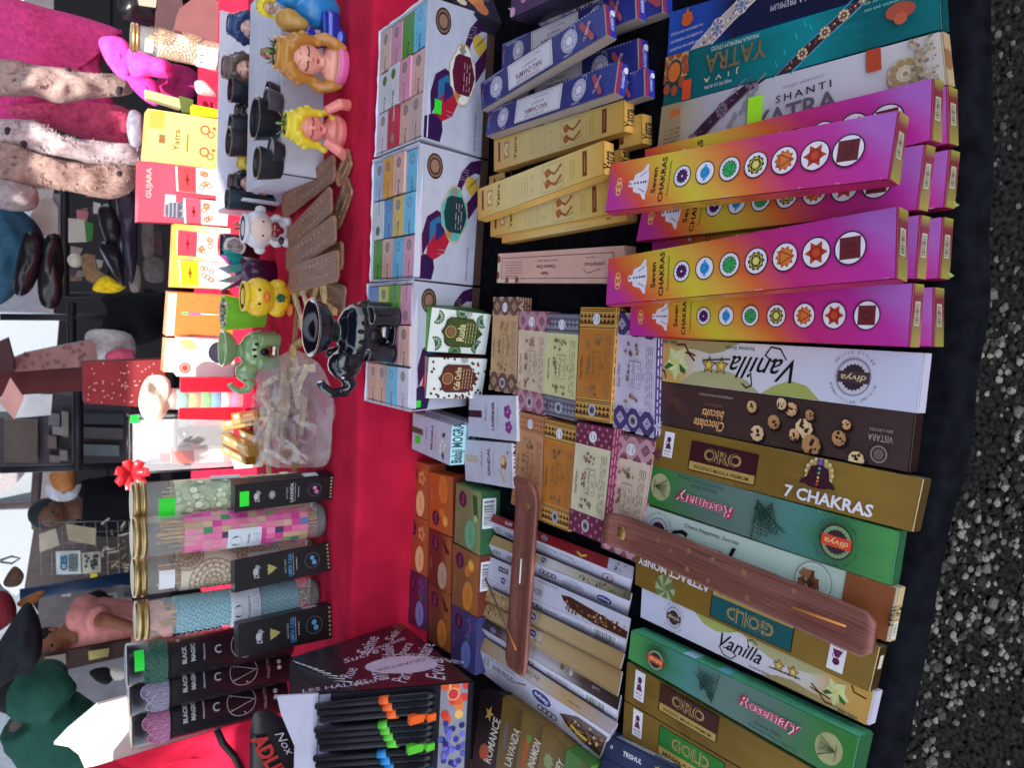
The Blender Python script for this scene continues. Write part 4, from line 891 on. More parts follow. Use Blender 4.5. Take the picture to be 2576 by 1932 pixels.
for di, (tq, fb, lb, pc, pc2, rows) in enumerate(disp):
    top = quadH(tq, HS); zb = T+.014
    c, d = at(*fb[0], zb), at(*fb[1], zb)
    fr = Face([top.p[1], c, d, top.p[2]])
    # re-plane: all four front corners on one plane
    n = (c-top.p[1]).cross(d-top.p[1]).normalized(); fr = Face([top.p[1], c, d, onplane(*tq[2], c, n)])
    root = thing('display_carton', Vector(((c.x+d.x)/2, (c.y+d.y)/2+.08, T)), lb, 'display box', 'white display cartons of oils')
    q = [top.p[0], top.p[1], fr.p[3], top.p[3]]; dn = [Vector((p.x, p.y, zb)) for p in (top.p[0], c, d, top.p[3])]
    dn[1], dn[2] = c, d
    b = MB(); th_ = .003
    ins = [Vector((p.x, p.y, HS-.010)) for p in (top.at(.03, .02), top.at(.97, .02), top.at(.97, .98), top.at(.03, .98))]; rim = [top.at(.03, .02), top.at(.97, .02), top.at(.97, .98), top.at(.03, .98)]
    vs = q+dn+rim+ins
    fs = [(0, 1, 5, 4), (1, 2, 6, 5), (2, 3, 7, 6), (3, 0, 4, 7), (7, 6, 5, 4), (0, 8, 9, 1), (1, 9, 10, 2), (2, 10, 11, 3), (3, 11, 8, 0), (8, 12, 13, 9), (9, 13, 14, 10), (10, 14, 15, 11), (11, 15, 12, 8), (12, 15, 14, 13)]
    b.mesh(vs, fs, WCARD); b.build('carton', root)
    # ragged torn rim at the back and the side
    e = MB(); rr = random.Random(di)
    for (u0, u1) in (((0, 0), (0, 1)), ((0, 0), (1, 0)), ((0, 1), (1, 1))):
        nn = 16; prev = None
        for i in range(nn+1):
            t = i/nn; p = top.at(u0[0]+(u1[0]-u0[0])*t, u0[1]+(u1[1]-u0[1])*t); hgt_ = rr.uniform(.0008, .0035)
            cur = (p, p+Vector((0, 0, hgt_)), p+Vector((.001, -.0012, hgt_)), p+Vector((.001, -.0012, 0)))
            if prev: e.hexa(list(prev)+list(cur), P('D8D8E4'))
            prev = cur
    e.build('torn_rim', root)
    band_ = MB(); o_ = fr.n*.001; m_ = P('4A3630'); bb = [c+o_+Vector((0, 0, -.001)), d+o_+Vector((0, 0, -.001))]
    band_.hexa([dn[0], dn[1]+o_, dn[2]+o_, dn[3]]+[Vector((p.x, p.y, T+.0005)) for p in (dn[0], dn[1]+o_, dn[2]+o_, dn[3])], m_); band_.build('brown_base', root)
    A = Art(fr, root); A.off = .0004; A.rect(0, 0, 1, 1, P('B8BACE')); k = A.k
    A.part('x'); PU = P('3E1848'); pu2 = P('5A1850')
    def crv(pts, m): A.put(pts, m)
    crv([(1, .0), (1, .12), (.9, .12), (.78, .17), (.70, .25), (.68, .33), (.60, .35), (.60, .27), (.68, .13), (.82, .04)], PU)
    A.disc(.88, .23, .07, P('C8A848'), 16, sx=1.5, rot=25); 
    for i in range(4): A.line([(.8+.04*i, .25-.02*i), (.86+.04*i, .2-.02*i)], .008, P('8A7030'))
    crv([(1, .22), (1, .36), (.85, .48), (.72, .52), (.66, .40), (.8, .36)], P('4A1848'))
    crv([(.22, .50), (.30, .49), (.62, .52), (.58, .62), (.45, .78), (.28, .84), (.15, .86), (.18, .70)], P('A82038'))
    crv([(.15, .52), (.3, .46), (.5, .50), (.3, .58), (.2, .70), (.10, .82), (.08, .66)], PU); crv([(.2, .56), (.34, .50), (.42, .54), (.28, .64), (.2, .72)], P('2A6A98')); crv([(.3, .56), (.5, .53), (.42, .64), (.3, .7)], P('2A2A68'))
    crv([(0, .84), (.14, .80), (.28, .84), (.30, .90), (.26, .99), (0, .99)], P('30184A'))
    A.disc(.24, .14, .095, P('3A2824'), 26, sx=.95); A.disc(.24, .14, .08, P('8A6A58'), 24, sx=.95); A.disc(.24, .14, .066, P('4A3430'), 22); A.disc(.24, .14, .048, P('9A7464'), 18)
    A.lines(.55, .10, .8, .20, 5, .003, P('A8A8B8')); A.lines(.35, .74, .62, .92, 6, .003, P('A8A8B8'))
    if pc:
        A.text('Aceite Aromaterapia', .86, .84, .032, P('2A2A34'), 90, shear=.15, wid=.27)
        A.part('plaque'); A.off += .0015
        pl = []
        for i in range(32):
            g_ = 2*math.pi*i/32; rx, ry = .22*(1+.10*math.cos(4*g_)), .20*(1+.10*math.cos(4*g_)); 
            rx += .012*math.sin(12*g_); pl.append((.58+rx*.95*math.copysign(abs(math.cos(g_))**.75, math.cos(g_)), .47+ry*math.copysign(abs(math.sin(g_))**.75, math.sin(g_))))
        cen = (.58, .47)
        def scl(s_): return [(cen[0]+(a-cen[0])*s_, cen[1]+(b_-cen[1])*s_) for a, b_ in pl]
        A.put(scl(1.0), P('C8AE80')); A.put(scl(.94), P(pc2)); A.star(.56, .30, .05, .03, 6, P('8A8478')); A.star(.5, .62, .05, .03, 5, P('A87848'))
        A.put([(.44, .36), (.50, .33), (.70, .33), (.75, .40), (.79, .47), (.75, .55), (.70, .61), (.50, .61), (.44, .58), (.40, .47)], P(pc))
        A.lines(.58, .38, .72, .58, 3, .006, P('C8A8A8'), rot=1, seed=3)
    if di == 0: A.part('price_sticker'); A.off += .001; A.rect(.13, .70, .24, .80, P('30D838'))
    if di == 2: A.part('price_sticker'); A.off += .001; A.rect(.0, .915, .14, .97, P('40D840'))
    A.done()
    for i, row in enumerate(rows):
        for j, it in enumerate(row):
            a0, a1, b0, b1 = .03+j*.235, .03+(j+1)*.235, .02+i*.32, .02+(i+1)*.32
            jx, jy = random.uniform(.002, .01), random.uniform(.003, .012)
            ff = sub(top, a0+jx, b0+jy, a1-.006, b1-.006); dz = random.uniform(-.002, .003)
            ff = Face([p+Vector((0, 0, dz)) for p in ff.p], Vector((0, 0, 1)))
            pos = ('back', 'second', 'third', 'front')[j]; grp = ('far', 'middle', 'near')[i]; wh = ('burgundy plaque', 'teal plaque', 'black elephant')[di]
            oil_box(ff, it[0], it[1], it[2] if len(it) > 2 else 0, hgt=.011 if j == 3 else .03, lb=f'small oil box lettered {it[1]}, {pos} column, {grp} row, display carton with {wh}')
# ---- two loose upright oil cartons
def oil_carton(tq, fq, z0, lb, tc, title, pcol, leaf, side_c):
    fr = quadV([tq[1], fq[0], fq[1], tq[2]], z0, 0)
    # slide the upright face so that it stands just in front of the display carton
    n = fr.n; tp = [onplane(*p, fr.p[0], Vector((0, 0, 1))) for p in tq]; dpt = max(.03, ((tp[0]+tp[3])/2-(fr.p[0]+fr.p[3])/2).length)
    root = carton('oil_carton', fr, min(dpt, .042), P(side_c), lb, 'small box', 'loose oil cartons'); A = Art(fr, root); A.off = .0005; A.rect(0, 0, 1, 1, P('D2D6D4')); A.part('x'); k = A.k; rr = random.Random(title)
    if leaf == 'leaf':
        for (a, b, g0) in ((.12, .2, 20), (.12, .8, -20), (.86, .2, 160), (.82, .82, 200), (.5, .04, 90), (.45, .97, -90)):
            for i in range(9): g_ = R(g0+(i-4)*24); L_ = .14; A.line([(a, b), (a+L_*math.cos(g_)/k, b+L_*math.sin(g_))], .022, P('2A5A2C')); A.disc(a+L_*math.cos(g_)/k, b+L_*math.sin(g_), .03, P('386A34'), 7)
    else:
        for i in range(75):
            a, b = rr.random(), rr.random()
            if (a-.45)**2*k*k+(b-.5)**2 > .17 and (abs(b-a) < .85 and (b > .62 or b < .38)): A.disc(a, b, .032, P(rr.choice(('3A1E18', '5A2E22', '7A3E2C'))), 8, sx=1.2, rot=rr.uniform(0, 90))
    A.disc(.60, .02, .10, P('9A9A98'), 14)
    A.part('plaque'); A.off += .0008; s = P('1A1614')
    L = [(.20, .50), (.25, .40), (.27, .25), (.33, .18), (.68, .18), (.74, .28), (.80, .42), (.86, .50), (.80, .58), (.74, .74), (.68, .82), (.33, .82), (.27, .75), (.25, .60)]
    A.put([(.52+(a-.52)*1.06, .5+(b-.5)*1.06) for a, b in L], s); A.put(L, P(pcol)); A.ring(.34, .5, .13, .02, P('C09060'), 18); A.disc(.34, .5, .09, P('7A5438'), 14)
    A.text(title, .51, .5, .13*k if title == 'Ruda' else .11*k, P('C8BC90'), 90, bold=.02, wid=.40 if title == 'Ruda' else .55, part='plaque'); A.lines(.58, .26, .78, .74, 4, .018, P('B8A888'), rot=1, seed=6)
    A.done()
    tf = fr.side('L', min(dpt, .042)); E = Art(tf, root); E.off = .0005; E.rect(0, 0, 1, 1, P(tc)); E.disc(.5, .18, .12, P('5A5A50'), 16); E.disc(.5, .18, .10, P(tc), 14); E.text(title, .58, .58, .1, INK, -90, bold=.02, wid=.42); E.done()
    E = paint(fr, root, side_c, 'U', min(dpt, .042)); E.done()
oil_carton([(1058, 766), (1086, 772), (1073, 884), (1043, 875)], [(1236, 791), (1221, 892)], T+.014, 'upright white oil carton with green top and leaf pictures', '62A848', 'Ruda', '3A4A20', 'leaf', '2E6A34')
oil_carton([(1047, 890), (1078, 898), (1070, 1002), (1037, 990)], [(1226, 902), (1211, 1003)], T+.014, 'upright white oil carton with beige top and coffee beans', 'C8A898', 'Cafe Caribe', '5A2820', 'bean', '4A2820')
# ---- soap cartons in steps
soaps = [([(1029, 1156), (1078, 1169), (1078, 1310), (1026, 1291)], 'A84E30', 'ECC088', 'vanilla'), ([(1026, 1291), (1078, 1311), (1076, 1454), (1023, 1428)], 'A84E30', 'ECC088', 'vanilla'), ([(1023, 1429), (1076, 1455), (1076, 1591), (1024, 1565)], '5A2450', '8C94D8', 'lavender'),
 ([(1080, 1187), (1139, 1200), (1137, 1352), (1080, 1327)], 'C05A28', 'E08030', 'orange'), ([(1080, 1329), (1137, 1354), (1134, 1498), (1078, 1466)], '6E3028', 'BCA890', 'coffee'), ([(1078, 1467), (1134, 1499), (1133, 1645), (1078, 1612)], '7A4030', 'D8843C', 'cinnamon'),
 ([(1148, 1215), (1211, 1240), (1207, 1399), (1143, 1363)], '7A7A50', '68B088', 'green tea'), ([(1139, 1366), (1207, 1401), (1200, 1554), (1137, 1519)], '8A5A38', 'D88838', 'citrus'), ([(1137, 1520), (1200, 1556), (1194, 1700), (1135, 1662)], '4A3E70', '7884D0', 'blue')]
sl = ['orange brown soap carton with blossom, topmost of the back row', 'orange brown soap carton with blossom, between its twin and the violet one', 'violet soap carton in the back row next to the black pen display',
 'bright orange soap carton with upside-down soap picture', 'dark brown soap carton with pale grey brown soap', 'brown soap carton with orange soap, beside the pen display',
 'green soap carton with cucumber slices and a barcode side', 'orange soap carton with citrus fruit and a barcode side', 'indigo soap carton with blue soap in the front row']
for (q, c, sc__, nm), lb in zip(soaps, sl):
    row = soaps.index((q, c, sc__, nm))//3
    z = T+.036; f = quadH(q, z); g1 = GR([(0, c), (.5, c), (1, {'green tea': '8A9A60', 'blue': '4A4A88', 'lavender': '5A4470'}.get(nm, 'B06A38'))], rough=.3, nz=.15, scale=4)
    r = carton('soap_carton', f, .035, P(c), lb, 'soap box', 'soap cartons in three rows'); A = Art(f, r); A.off = .0005; A.rect(0, 0, 1, 1, g1); A.part('x'); k = A.k; up_ = nm == 'orange'
    Y_ = (lambda b: 1-b) if up_ else (lambda b: b)
    A.disc(.30, Y_(.22), .13, P('4A1030'), 14); A.star(.30, Y_(.22), .15, .11, 9, P('5A1840')); A.text('Seva', .3, Y_(.22), .05, P('C88A98'), 90, wid=.16)
    A.disc(.62, Y_(.74), .24, P(sc__), 22, sx=.70, rot=8 if not up_ else -8); A.ring(.62, Y_(.74), .17, .012, P('FFFFFF') if False else P(sc__, rough=.2), 18, sx=.6); A.disc(.66, Y_(.74), .14, P(sc__, rough=.25), 16, sx=.55)
    A.text('SOAP', .62, Y_(.74), .05, P('7A5A40'), 90, wid=.22)
    if nm == 'vanilla': [A.disc(.70+.09*math.cos(i*1.256)/k, .27+.09*math.sin(i*1.256), .05, P('E0A060'), 8) for i in range(5)]; A.disc(.1, .72, .04, P('4A7A30'), 6)
    elif nm in ('lavender', 'blue'): [A.disc(.70+random.uniform(-.08, .08), .1+.035*i, .03, P('8A5AA8'), 6) for i in range(10)]; [A.line([(.72, .5), (.72+.02*i, .38)], .02, P('3A8A58')) for i in (-4, -1, 3)]
    elif nm in ('orange', 'citrus'): A.disc(.72, Y_(.22), .10, P('E89838'), 14); A.disc(.72, Y_(.22), .07, P('F0B858'), 12); A.disc(.6, Y_(.34), .09, P('D88030'), 12)
    elif nm == 'green tea': [A.line([(.72+.05*i, .1), (.78+.05*i, .42)], .05, P('1E5A30')) for i in range(3)]; A.disc(.82, .45, .06, P('A8C890'), 10)
    else: [A.line([(.66+.04*i, .12+.03*i), (.78+.04*i, .3)], .04, P('4A2010')) for i in range(4)]; A.disc(.8, .42, .05, P('A86A48'), 8)
    A.text('Natural', .12, Y_(.6), .035, P('D8B8A0'), 90, wid=.2)
    A.done()
    if row == 2 or lb.startswith('bright'):
        E = paint(f, r, {'green tea': '2E5A3C', 'blue': '3A3A68'}.get(nm, '6A3020'), 'R', .035)
        if nm in ('green tea', 'citrus'): E.barcode(.08, .1, .78, .58, 90); 
        E.done()
    if nm in ('green tea',): E = paint(f, r, '4A8A5A', 'U', .035); E.done()
# ---- fan of slim packs (two printed sides each)
def c18(x, y): return (1180+x*.4112, 1250+y*.4112)
SW = P('C4C4D8'); SG = GR([(0, 'B8986A'), (.5, 'C4AC84'), (1, 'A88858')], rough=.35, nz=.1); SG2 = GR([(0, 'B09060'), (.4, 'D4CCC8'), (.7, 'C4A070'), (1, 'B8B0B8')], rough=.35, nz=.1)
def oval(A, a, b, s, rot=0, tag_='Satya'):
    A.disc(a, b, .30*s, P('D8D8E8'), 18, sx=1.9, rot=rot); A.disc(a, b, .26*s, P('2A2A78'), 18, sx=1.9, rot=rot); A.text(tag_, a, b, .26*s, P('D8D8E8'), 180-rot, shear=.1, bold=.03, wid=.72*s)
def stones(A, a0, a1, b0, b1, n, cols, s=.1):
    for i in range(n):
        A.star(random.uniform(a0, a1), random.uniform(b0, b1), s*random.uniform(.6, 1.4), s*random.uniform(.5, .8), random.choice((4, 5)), P(random.choice(cols)), random.uniform(0, 90))
STN = ('7A4A2C', 'A86A40', '5A3420', 'C89868', '8A5A3A', 'D0B898', '3A2418')
packs = [
 # U-left, U-right, ridge-right, ridge-left, low-right, low-left
 ((150, 105), (1010, 430), (1000, 505), (130, 148), (985, 588), (128, 205), 'red and white slim incense pack, topmost of the fan beside the patterned packs', 0),
 ((150, 232), (1000, 590), (990, 640), (122, 285), (970, 742), (120, 352), 'slim incense pack with mossy herb picture, second in the fan', 1),
 ((130, 365), (992, 745), (968, 880), (112, 500), (955, 955), (108, 545), 'white slim incense pack with big brown resin picture and large barcode', 2),
 ((108, 548), (955, 960), (930, 1050), (95, 625), (928, 1062), (92, 640), 'gold slim incense pack under the resin picture pack', 3),
 ((92, 642), (942, 1072), (915, 1215), (75, 715), (912, 1228), (72, 730), 'pale gold slim incense pack with blue oval and crystals at one end', 4),
 ((95, 750), (935, 1215), (915, 1310), (75, 800), (905, 1390), (78, 850), 'slim incense pack ending in dark coconut picture and small barcode', 5),
 ((95, 858), (915, 1388), (870, 1455), (65, 935), (790, 1640), (50, 1050), 'gold and white slim incense pack, lowest of the fan, with yellow ribbon mark', 6)]
for UL, UR, RR, RL, LR, LL, lb, kd in packs:
    zr = T+.020+.0012*kd
    A3 = [at(*c18(*UL), zr-.007), at(*c18(*UR), zr-.007)]; B3 = [at(*c18(*RR), zr), at(*c18(*RL), zr)]; nU = (A3[1]-A3[0]).cross(B3[1]-A3[0]).normalized()
    B3[0] = onplane(*c18(*RR), A3[0], nU); fU = Face([A3[0], A3[1], B3[0], B3[1]])
    L0, L1 = at(*c18(*LL), zr-.013), at(*c18(*LR), zr-.013); nD = (B3[0]-B3[1]).cross(L0-B3[1]).normalized(); L1 = onplane(*c18(*LR), L0, nD); fD = Face([B3[1], B3[0], L1, L0])
    root = thing('incense_pack', Vector(((A3[0].x+A3[1].x)/2, (A3[0].y+A3[1].y)/2, T)), lb, 'incense box', 'fan of slim incense packs')
    h0, h1 = A3[0]+(L0-B3[1]), A3[1]+(L1-B3[0]); b = MB(); b.hexa([A3[0], A3[1], B3[0], B3[1], h0, h1, L1, L0], P('B8B4C0')); b.build('carton', root, bevel=.0006)
    A = Art(fU, root); A.off = .0006; D = Art(fD, root); D.off = .0006; A.part('x'); D.part('x'); D.rect(0, 0, 1, 1, SW)
    if kd == 0:
        A.rect(0, 0, 1, 1, P('8A1E24')); A.rect(.86, 0, 1, 1, SW); stones(A, .9, .99, .2, .8, 8, ('2A5A48', '4A3A58'), .12); A.text('SATYA', .15, .5, .4, WHT, 180, bold=.03, wid=1.4); oval(A, .44, .5, .9, 5); A.shape(.70, .55, [(-.9, -.1), (0, .2), (.9, -.1), (.9, .15), (0, .45), (-.9, .15)], P('D8C048'), .8)
        D.text('Super Rainbow', .52, .3, .22, INK, 180, wid=2.6); D.ring(.08, .5, .2, .06, P('5A5A68'), 10); oval(D, .17, .6, .7, 5, 'OM'); D.ring(.72, .55, .25, .02, P('8888A0'), 16, sx=2.4); D.ring(.87, .6, .3, .05, P('8A3040'), 16); D.rect(.865, .5, .875, .7, P('6A2030'))
    elif kd == 1:
        A.rect(0, 0, 1, 1, GR([(0, 'A89060'), (.35, 'B89C68'), (.5, 'CFCBD0'), (.7, 'B8B098'), (1, '5A5238')], nz=.1)); stones(A, .68, .99, .2, .9, 30, ('6A6240', '4A4630', '8A8058', '3A3824'), .14); oval(A, .44, .45, 1.1, 5)
        D.barcode(.03, .2, .12, .8); D.lines(.16, .3, .3, .7, 2, .08, INK); [D.ring(.44+i*.03, .45, .13, .06, INK, 10) for i in range(4)]; D.ring(.66, .55, .3, .03, P('8888A0'), 16, sx=2); D.lines(.60, .4, .72, .7, 3, .05, P('7A7A90')); oval(D, .86, .5, .8, 5); D.text('Super Moments', .5, .85, .14, INK, 180, wid=1.5)
    elif kd == 2:
        A.rect(0, 0, 1, 1, P('CACADC')); A.shape(.13, .35, [(-.9, -.22), (.9, -.22), (.9, .22), (-.9, .22)], P('3A2A38'), .5); A.text('OM SHANTI', .13, .35, .12, WHT, 0, wid=.7); oval(A, .14, .8, .55, 5); A.text('GADDA', .42, .62, .28, INK, 180, wid=.7); A.text('Super Rainbow', .48, .12, .1, INK, 180, wid=1.6)
        A.put([(.58, .30), (.64, .22), (.82, .38), (1, .62), (1, .95), (.80, .92), (.66, .72), (.60, .5)], P('4A2A1C')); stones(A, .61, .99, .42, .85, 60, STN, .07)
        D.text('Contents 20 Incense', .68, .5, .2, INK, 180, wid=1.4); D.barcode(.80, .05, .95, .95); [D.ring(.38+i*.03, .5, .18, .07, INK, 10) for i in range(3)]; D.lines(.48, .4, .6, .6, 1, .08, INK)
    elif kd == 3: A.rect(0, 0, 1, 1, SG); stones(A, .01, .2, .2, .9, 26, ('B89868', 'D8C8A0', '8A6A40'), .12); oval(A, .41, .5, 1.0, 6); D.rect(0, 0, 1, 1, SG)
    elif kd == 4: A.rect(0, 0, 1, 1, SG); stones(A, .01, .16, .1, .9, 26, ('C8B088', 'E0D4B0', '8A6A40', '5A3A24'), .1); A.rect(.36, .1, .5, .9, P('C8BCA4')); oval(A, .43, .38, .8, 6); A.text('Atrae Dinero', .47, .74, .2, P('4A4030'), 180, shear=.2, wid=.95); D.rect(0, 0, 1, 1, SG)
    elif kd == 5:
        A.rect(0, 0, 1, 1, GR([(0, '3A3034'), (.15, '4A3E40'), (.3, 'C8C8D8'), (.6, 'C4C0C8'), (.78, '5A4A48'), (1, '2A2024')], nz=.05)); A.disc(.70, .4, .25, P('E0D8D0'), 12); A.disc(.64, .3, .3, P('8A7450'), 12); A.text('Coconut Milk', .86, .5, .22, P('E0C8D0'), 180, wid=.9); oval(A, .1, .6, .8, 6)
        D.rect(0, 0, 1, 1, SW); D.barcode(.80, .1, .93, .9); D.text('20 Incense Sticks', .62, .5, .3, INK, 180, wid=1.3); [D.ring(.37+i*.03, .5, .15, .06, INK, 10) for i in range(3)]
    else:
        A.rect(0, 0, 1, 1, SG2); A.text('Atrae Dinero', .44, .5, .42, P('3A3020'), 180, shear=.15, wid=1.9); A.text('Super Rainbow', .75, .6, .2, INK, 180, wid=1.4)
        D.barcode(.04, .12, .11, .6); D.text('MAS FAMOSO DEL MUNDO', .19, .1, .09, INK, 180, wid=1.2); D.lines(.14, .25, .32, .45, 3, .035, INK); D.line([(.28, .45), (.34, .38), (.42, .2)], .05, P('8A6058')); oval(D, .55, .28, .7, 8); [D.ring(.56+i*.035, .62, .09, .035, INK, 10) for i in range(4)]
        D.put([(.69, .35), (.80, .10), (.99, .12), (.99, .75), (.86, .70), (.75, .55)], P('4A2A1C')); stones(D, .74, .98, .2, .65, 60, STN, .055); D.shape(.84, .45, [(-.5, -.1), (0, .06), (.5, .1), (.45, .26), (0, .22), (-.5, .06)], P('D8C048'), .55); D.text('Satya', .94, .85, .12, P('2A2A78'), 180, wid=.35)
        D.lines(.74, .78, .88, .95, 3, .03, INK)
    A.done(); D.done()
    E = MB(); m = P('3A3A48'); e0, e1, e2, e3 = A3[1], B3[0], L1, h1; cc = (e0+e1+e2+e3)/4; o_ = (A3[1]-A3[0]).normalized()*.0008
    E.poly([e0.lerp(cc, .1)+o_, e1.lerp(cc, .1)+o_, e2.lerp(cc, .1)+o_, e3.lerp(cc, .1)+o_], P('8A8A98')); E.build('end_flap', root)
# short wooden holder across the fan
r, fn, ex, ey = catcher('incense_holder', [(1335, 1205), (1302, 1688)], T+.034, .050, 'shorter plain reddish wooden incense holder lying across the fan of slim packs', [(.45, .35, .003), (.62, .3, .003), (.74, .6, .003), (.8, .75, .003), (.56, .7, .003)], mark=.115)
b = MB(); p = Vector(fn(.475, .55))+Vector((0, 0, .0012)); b.tube([p-ex*.018, p+ex*.018], .0011, P('E0D8D8')); b.build('chalk_mark', r)
b = MB(); b.tube([at(1221, 1455, T+.030), at(1262, 1550, T+.036), at(1297, 1634, T+.046)], [.0018, .0016, .0012], P('7A5A48'), 6); b2 = MB(); b2.tube([at(1279, 1592, T+.042), at(1298, 1636, T+.0465)], .0013, P('D0803A'), 6)
rt_ = thing('burnt_incense_stick', at(1262, 1550, T+.036), 'burnt incense stick with orange tail leaning on the short holder', 'incense stick'); b.build('ash_stick', rt_); b2.build('stick_tail', rt_)
# ---- packs at the lower edge
def low(q, c, word, pic, lb, wc='D8D0C0'):
    f = quadH(q, T+.03); r = carton('incense_carton', f, .028, P(c), lb, 'incense box', 'cartons at the lower edge of the table'); A = Art(f, r); A.rect(0, 0, 1, 1, GR([(0, c), (.5, c), (1, '5A4A28' if c != '1A1618' else '241A1C')], rough=.35, nz=.1)); A.part('x')
    A.text(word, .75 if len(word) > 5 else .8, .55, .16 if len(word) < 9 else .15, P(wc), 78, bold=.02, wid=.55 if len(word) < 8 else .6)
    if pic == 'cin': [A.line([(.3+.05*i, .35), (.25+.05*i, .7)], .05, P('A85A2C')) for i in range(4)]; A.disc(.45, .3, .06, P('6A8A40'), 8)
    elif pic == 'lav': [A.disc(.35+random.uniform(-.05, .05), .3+.04*i, .03, P('7A6A8A'), 6) for i in range(9)]
    elif pic == 'mon': A.star(.4, .45, .14, .1, 8, P('8A9A68'))
    else: A.star(.5, .25, .1, .04, 5, P('C8A050')); A.disc(.45, .7, .1, P('B85A3A'), 8)
    A.done()
low([(1212, 1735), (1266, 1750), (1245, 1960), (1185, 1950)], '1A1618', 'ROMANCE', 'x', 'black carton with white lettering beside the pen display')
low([(1267, 1752), (1316, 1789), (1292, 1960), (1245, 1960)], '7A6030', 'LAVANDA', 'lav', 'dark gold carton lettered in white with lavender picture')
low([(1317, 1790), (1367, 1826), (1345, 1990), (1292, 1975)], '7A6030', 'CINNAMON', 'cin', 'dark gold carton with cinnamon stick picture')
low([(1368, 1827), (1427, 1883), (1405, 2010), (1345, 1990)], '7A6030', 'MONEY', 'mon', 'dark gold carton with crumpled green picture')
low([(1428, 1884), (1488, 1930), (1470, 2020), (1405, 2010)], '4A7A38', 'COPAL', 'mon', 'green carton between the dark gold and navy cartons')
# ================================================================ the raised red shelf
def depth(p): return (p-CP).dot(fw)
def foot(x, y, z=S): return at(x, y, z)
def height(p, x, y): return atY(x, y, p.y).z-p.z
def xf(mb, loc, s=1, rz=0, tilt=0):
    m = Matrix.Translation(loc)@Matrix.Rotation(rz, 4, 'Z')@Matrix.Rotation(tilt, 4, 'X')@Matrix.Scale(s, 4)
    mb.v = [tuple(m@Vector(v)) for v in mb.v]; return mb
class Cyl(Face):
    """the seen half of an upright round wrapper; a runs from the top down, b from its right side to its left"""
    def __init__(s, c, r, z0, z1, r1=None):
        s.c = c; s.r = r; s.z0 = z0; s.z1 = z1; s.W = z1-z0; s.H = r*2.8; s.n = Vector((0, 0, 1))
        d = Vector((CP.x-c.x, CP.y-c.y, 0)).normalized(); s.g0 = math.atan2(d.y, d.x)
    def at(s, a, b, off=0):
        g_ = s.g0+(.5-b)*2.8; r = s.r+off
        return Vector((s.c.x+r*math.cos(g_), s.c.y+r*math.sin(g_), s.z1+(s.z0-s.z1)*a))
class CArt(Art):
    def rect(s, a0, b0, a1, b1, mat):
        n = max(1, int((b1-b0)*16)); s.off += .00002
        for i in range(n):
            u, v = b0+(b1-b0)*i/n, b0+(b1-b0)*(i+1)/n
            s.bag().poly([s.f.at(a0, u, s.off), s.f.at(a1, u, s.off), s.f.at(a1, v, s.off), s.f.at(a0, v, s.off)], mat, [(a0, u), (a1, u), (a1, v), (a0, v)], True)
    def disc(s, a, b, r, mat, n=20, sx=1, rot=0, clip=True):
        if r < .12: return Art.disc(s, a, b, r, mat, n, sx, rot, clip)
        s.off += .00002; m_ = 8
        for i in range(m_):
            u, v = -1+2*i/m_, -1+2*(i+1)/m_; x0, x1 = math.sqrt(max(0, 1-u*u))*r/s.k, math.sqrt(max(0, 1-v*v))*r/s.k
            s.bag().poly([s.f.at(a-x0, b+u*r, s.off), s.f.at(a+x0, b+u*r, s.off), s.f.at(a+x1, b+v*r, s.off), s.f.at(a-x1, b+v*r, s.off)], mat)
GLASSm = M((.95, .97, .97), rough=.04, var=0, alpha=.16, coat=1)
GOLDL = M((.42, .31, .14), rough=.38, metal=.85, var=.08)
STICK = P('C89A60')
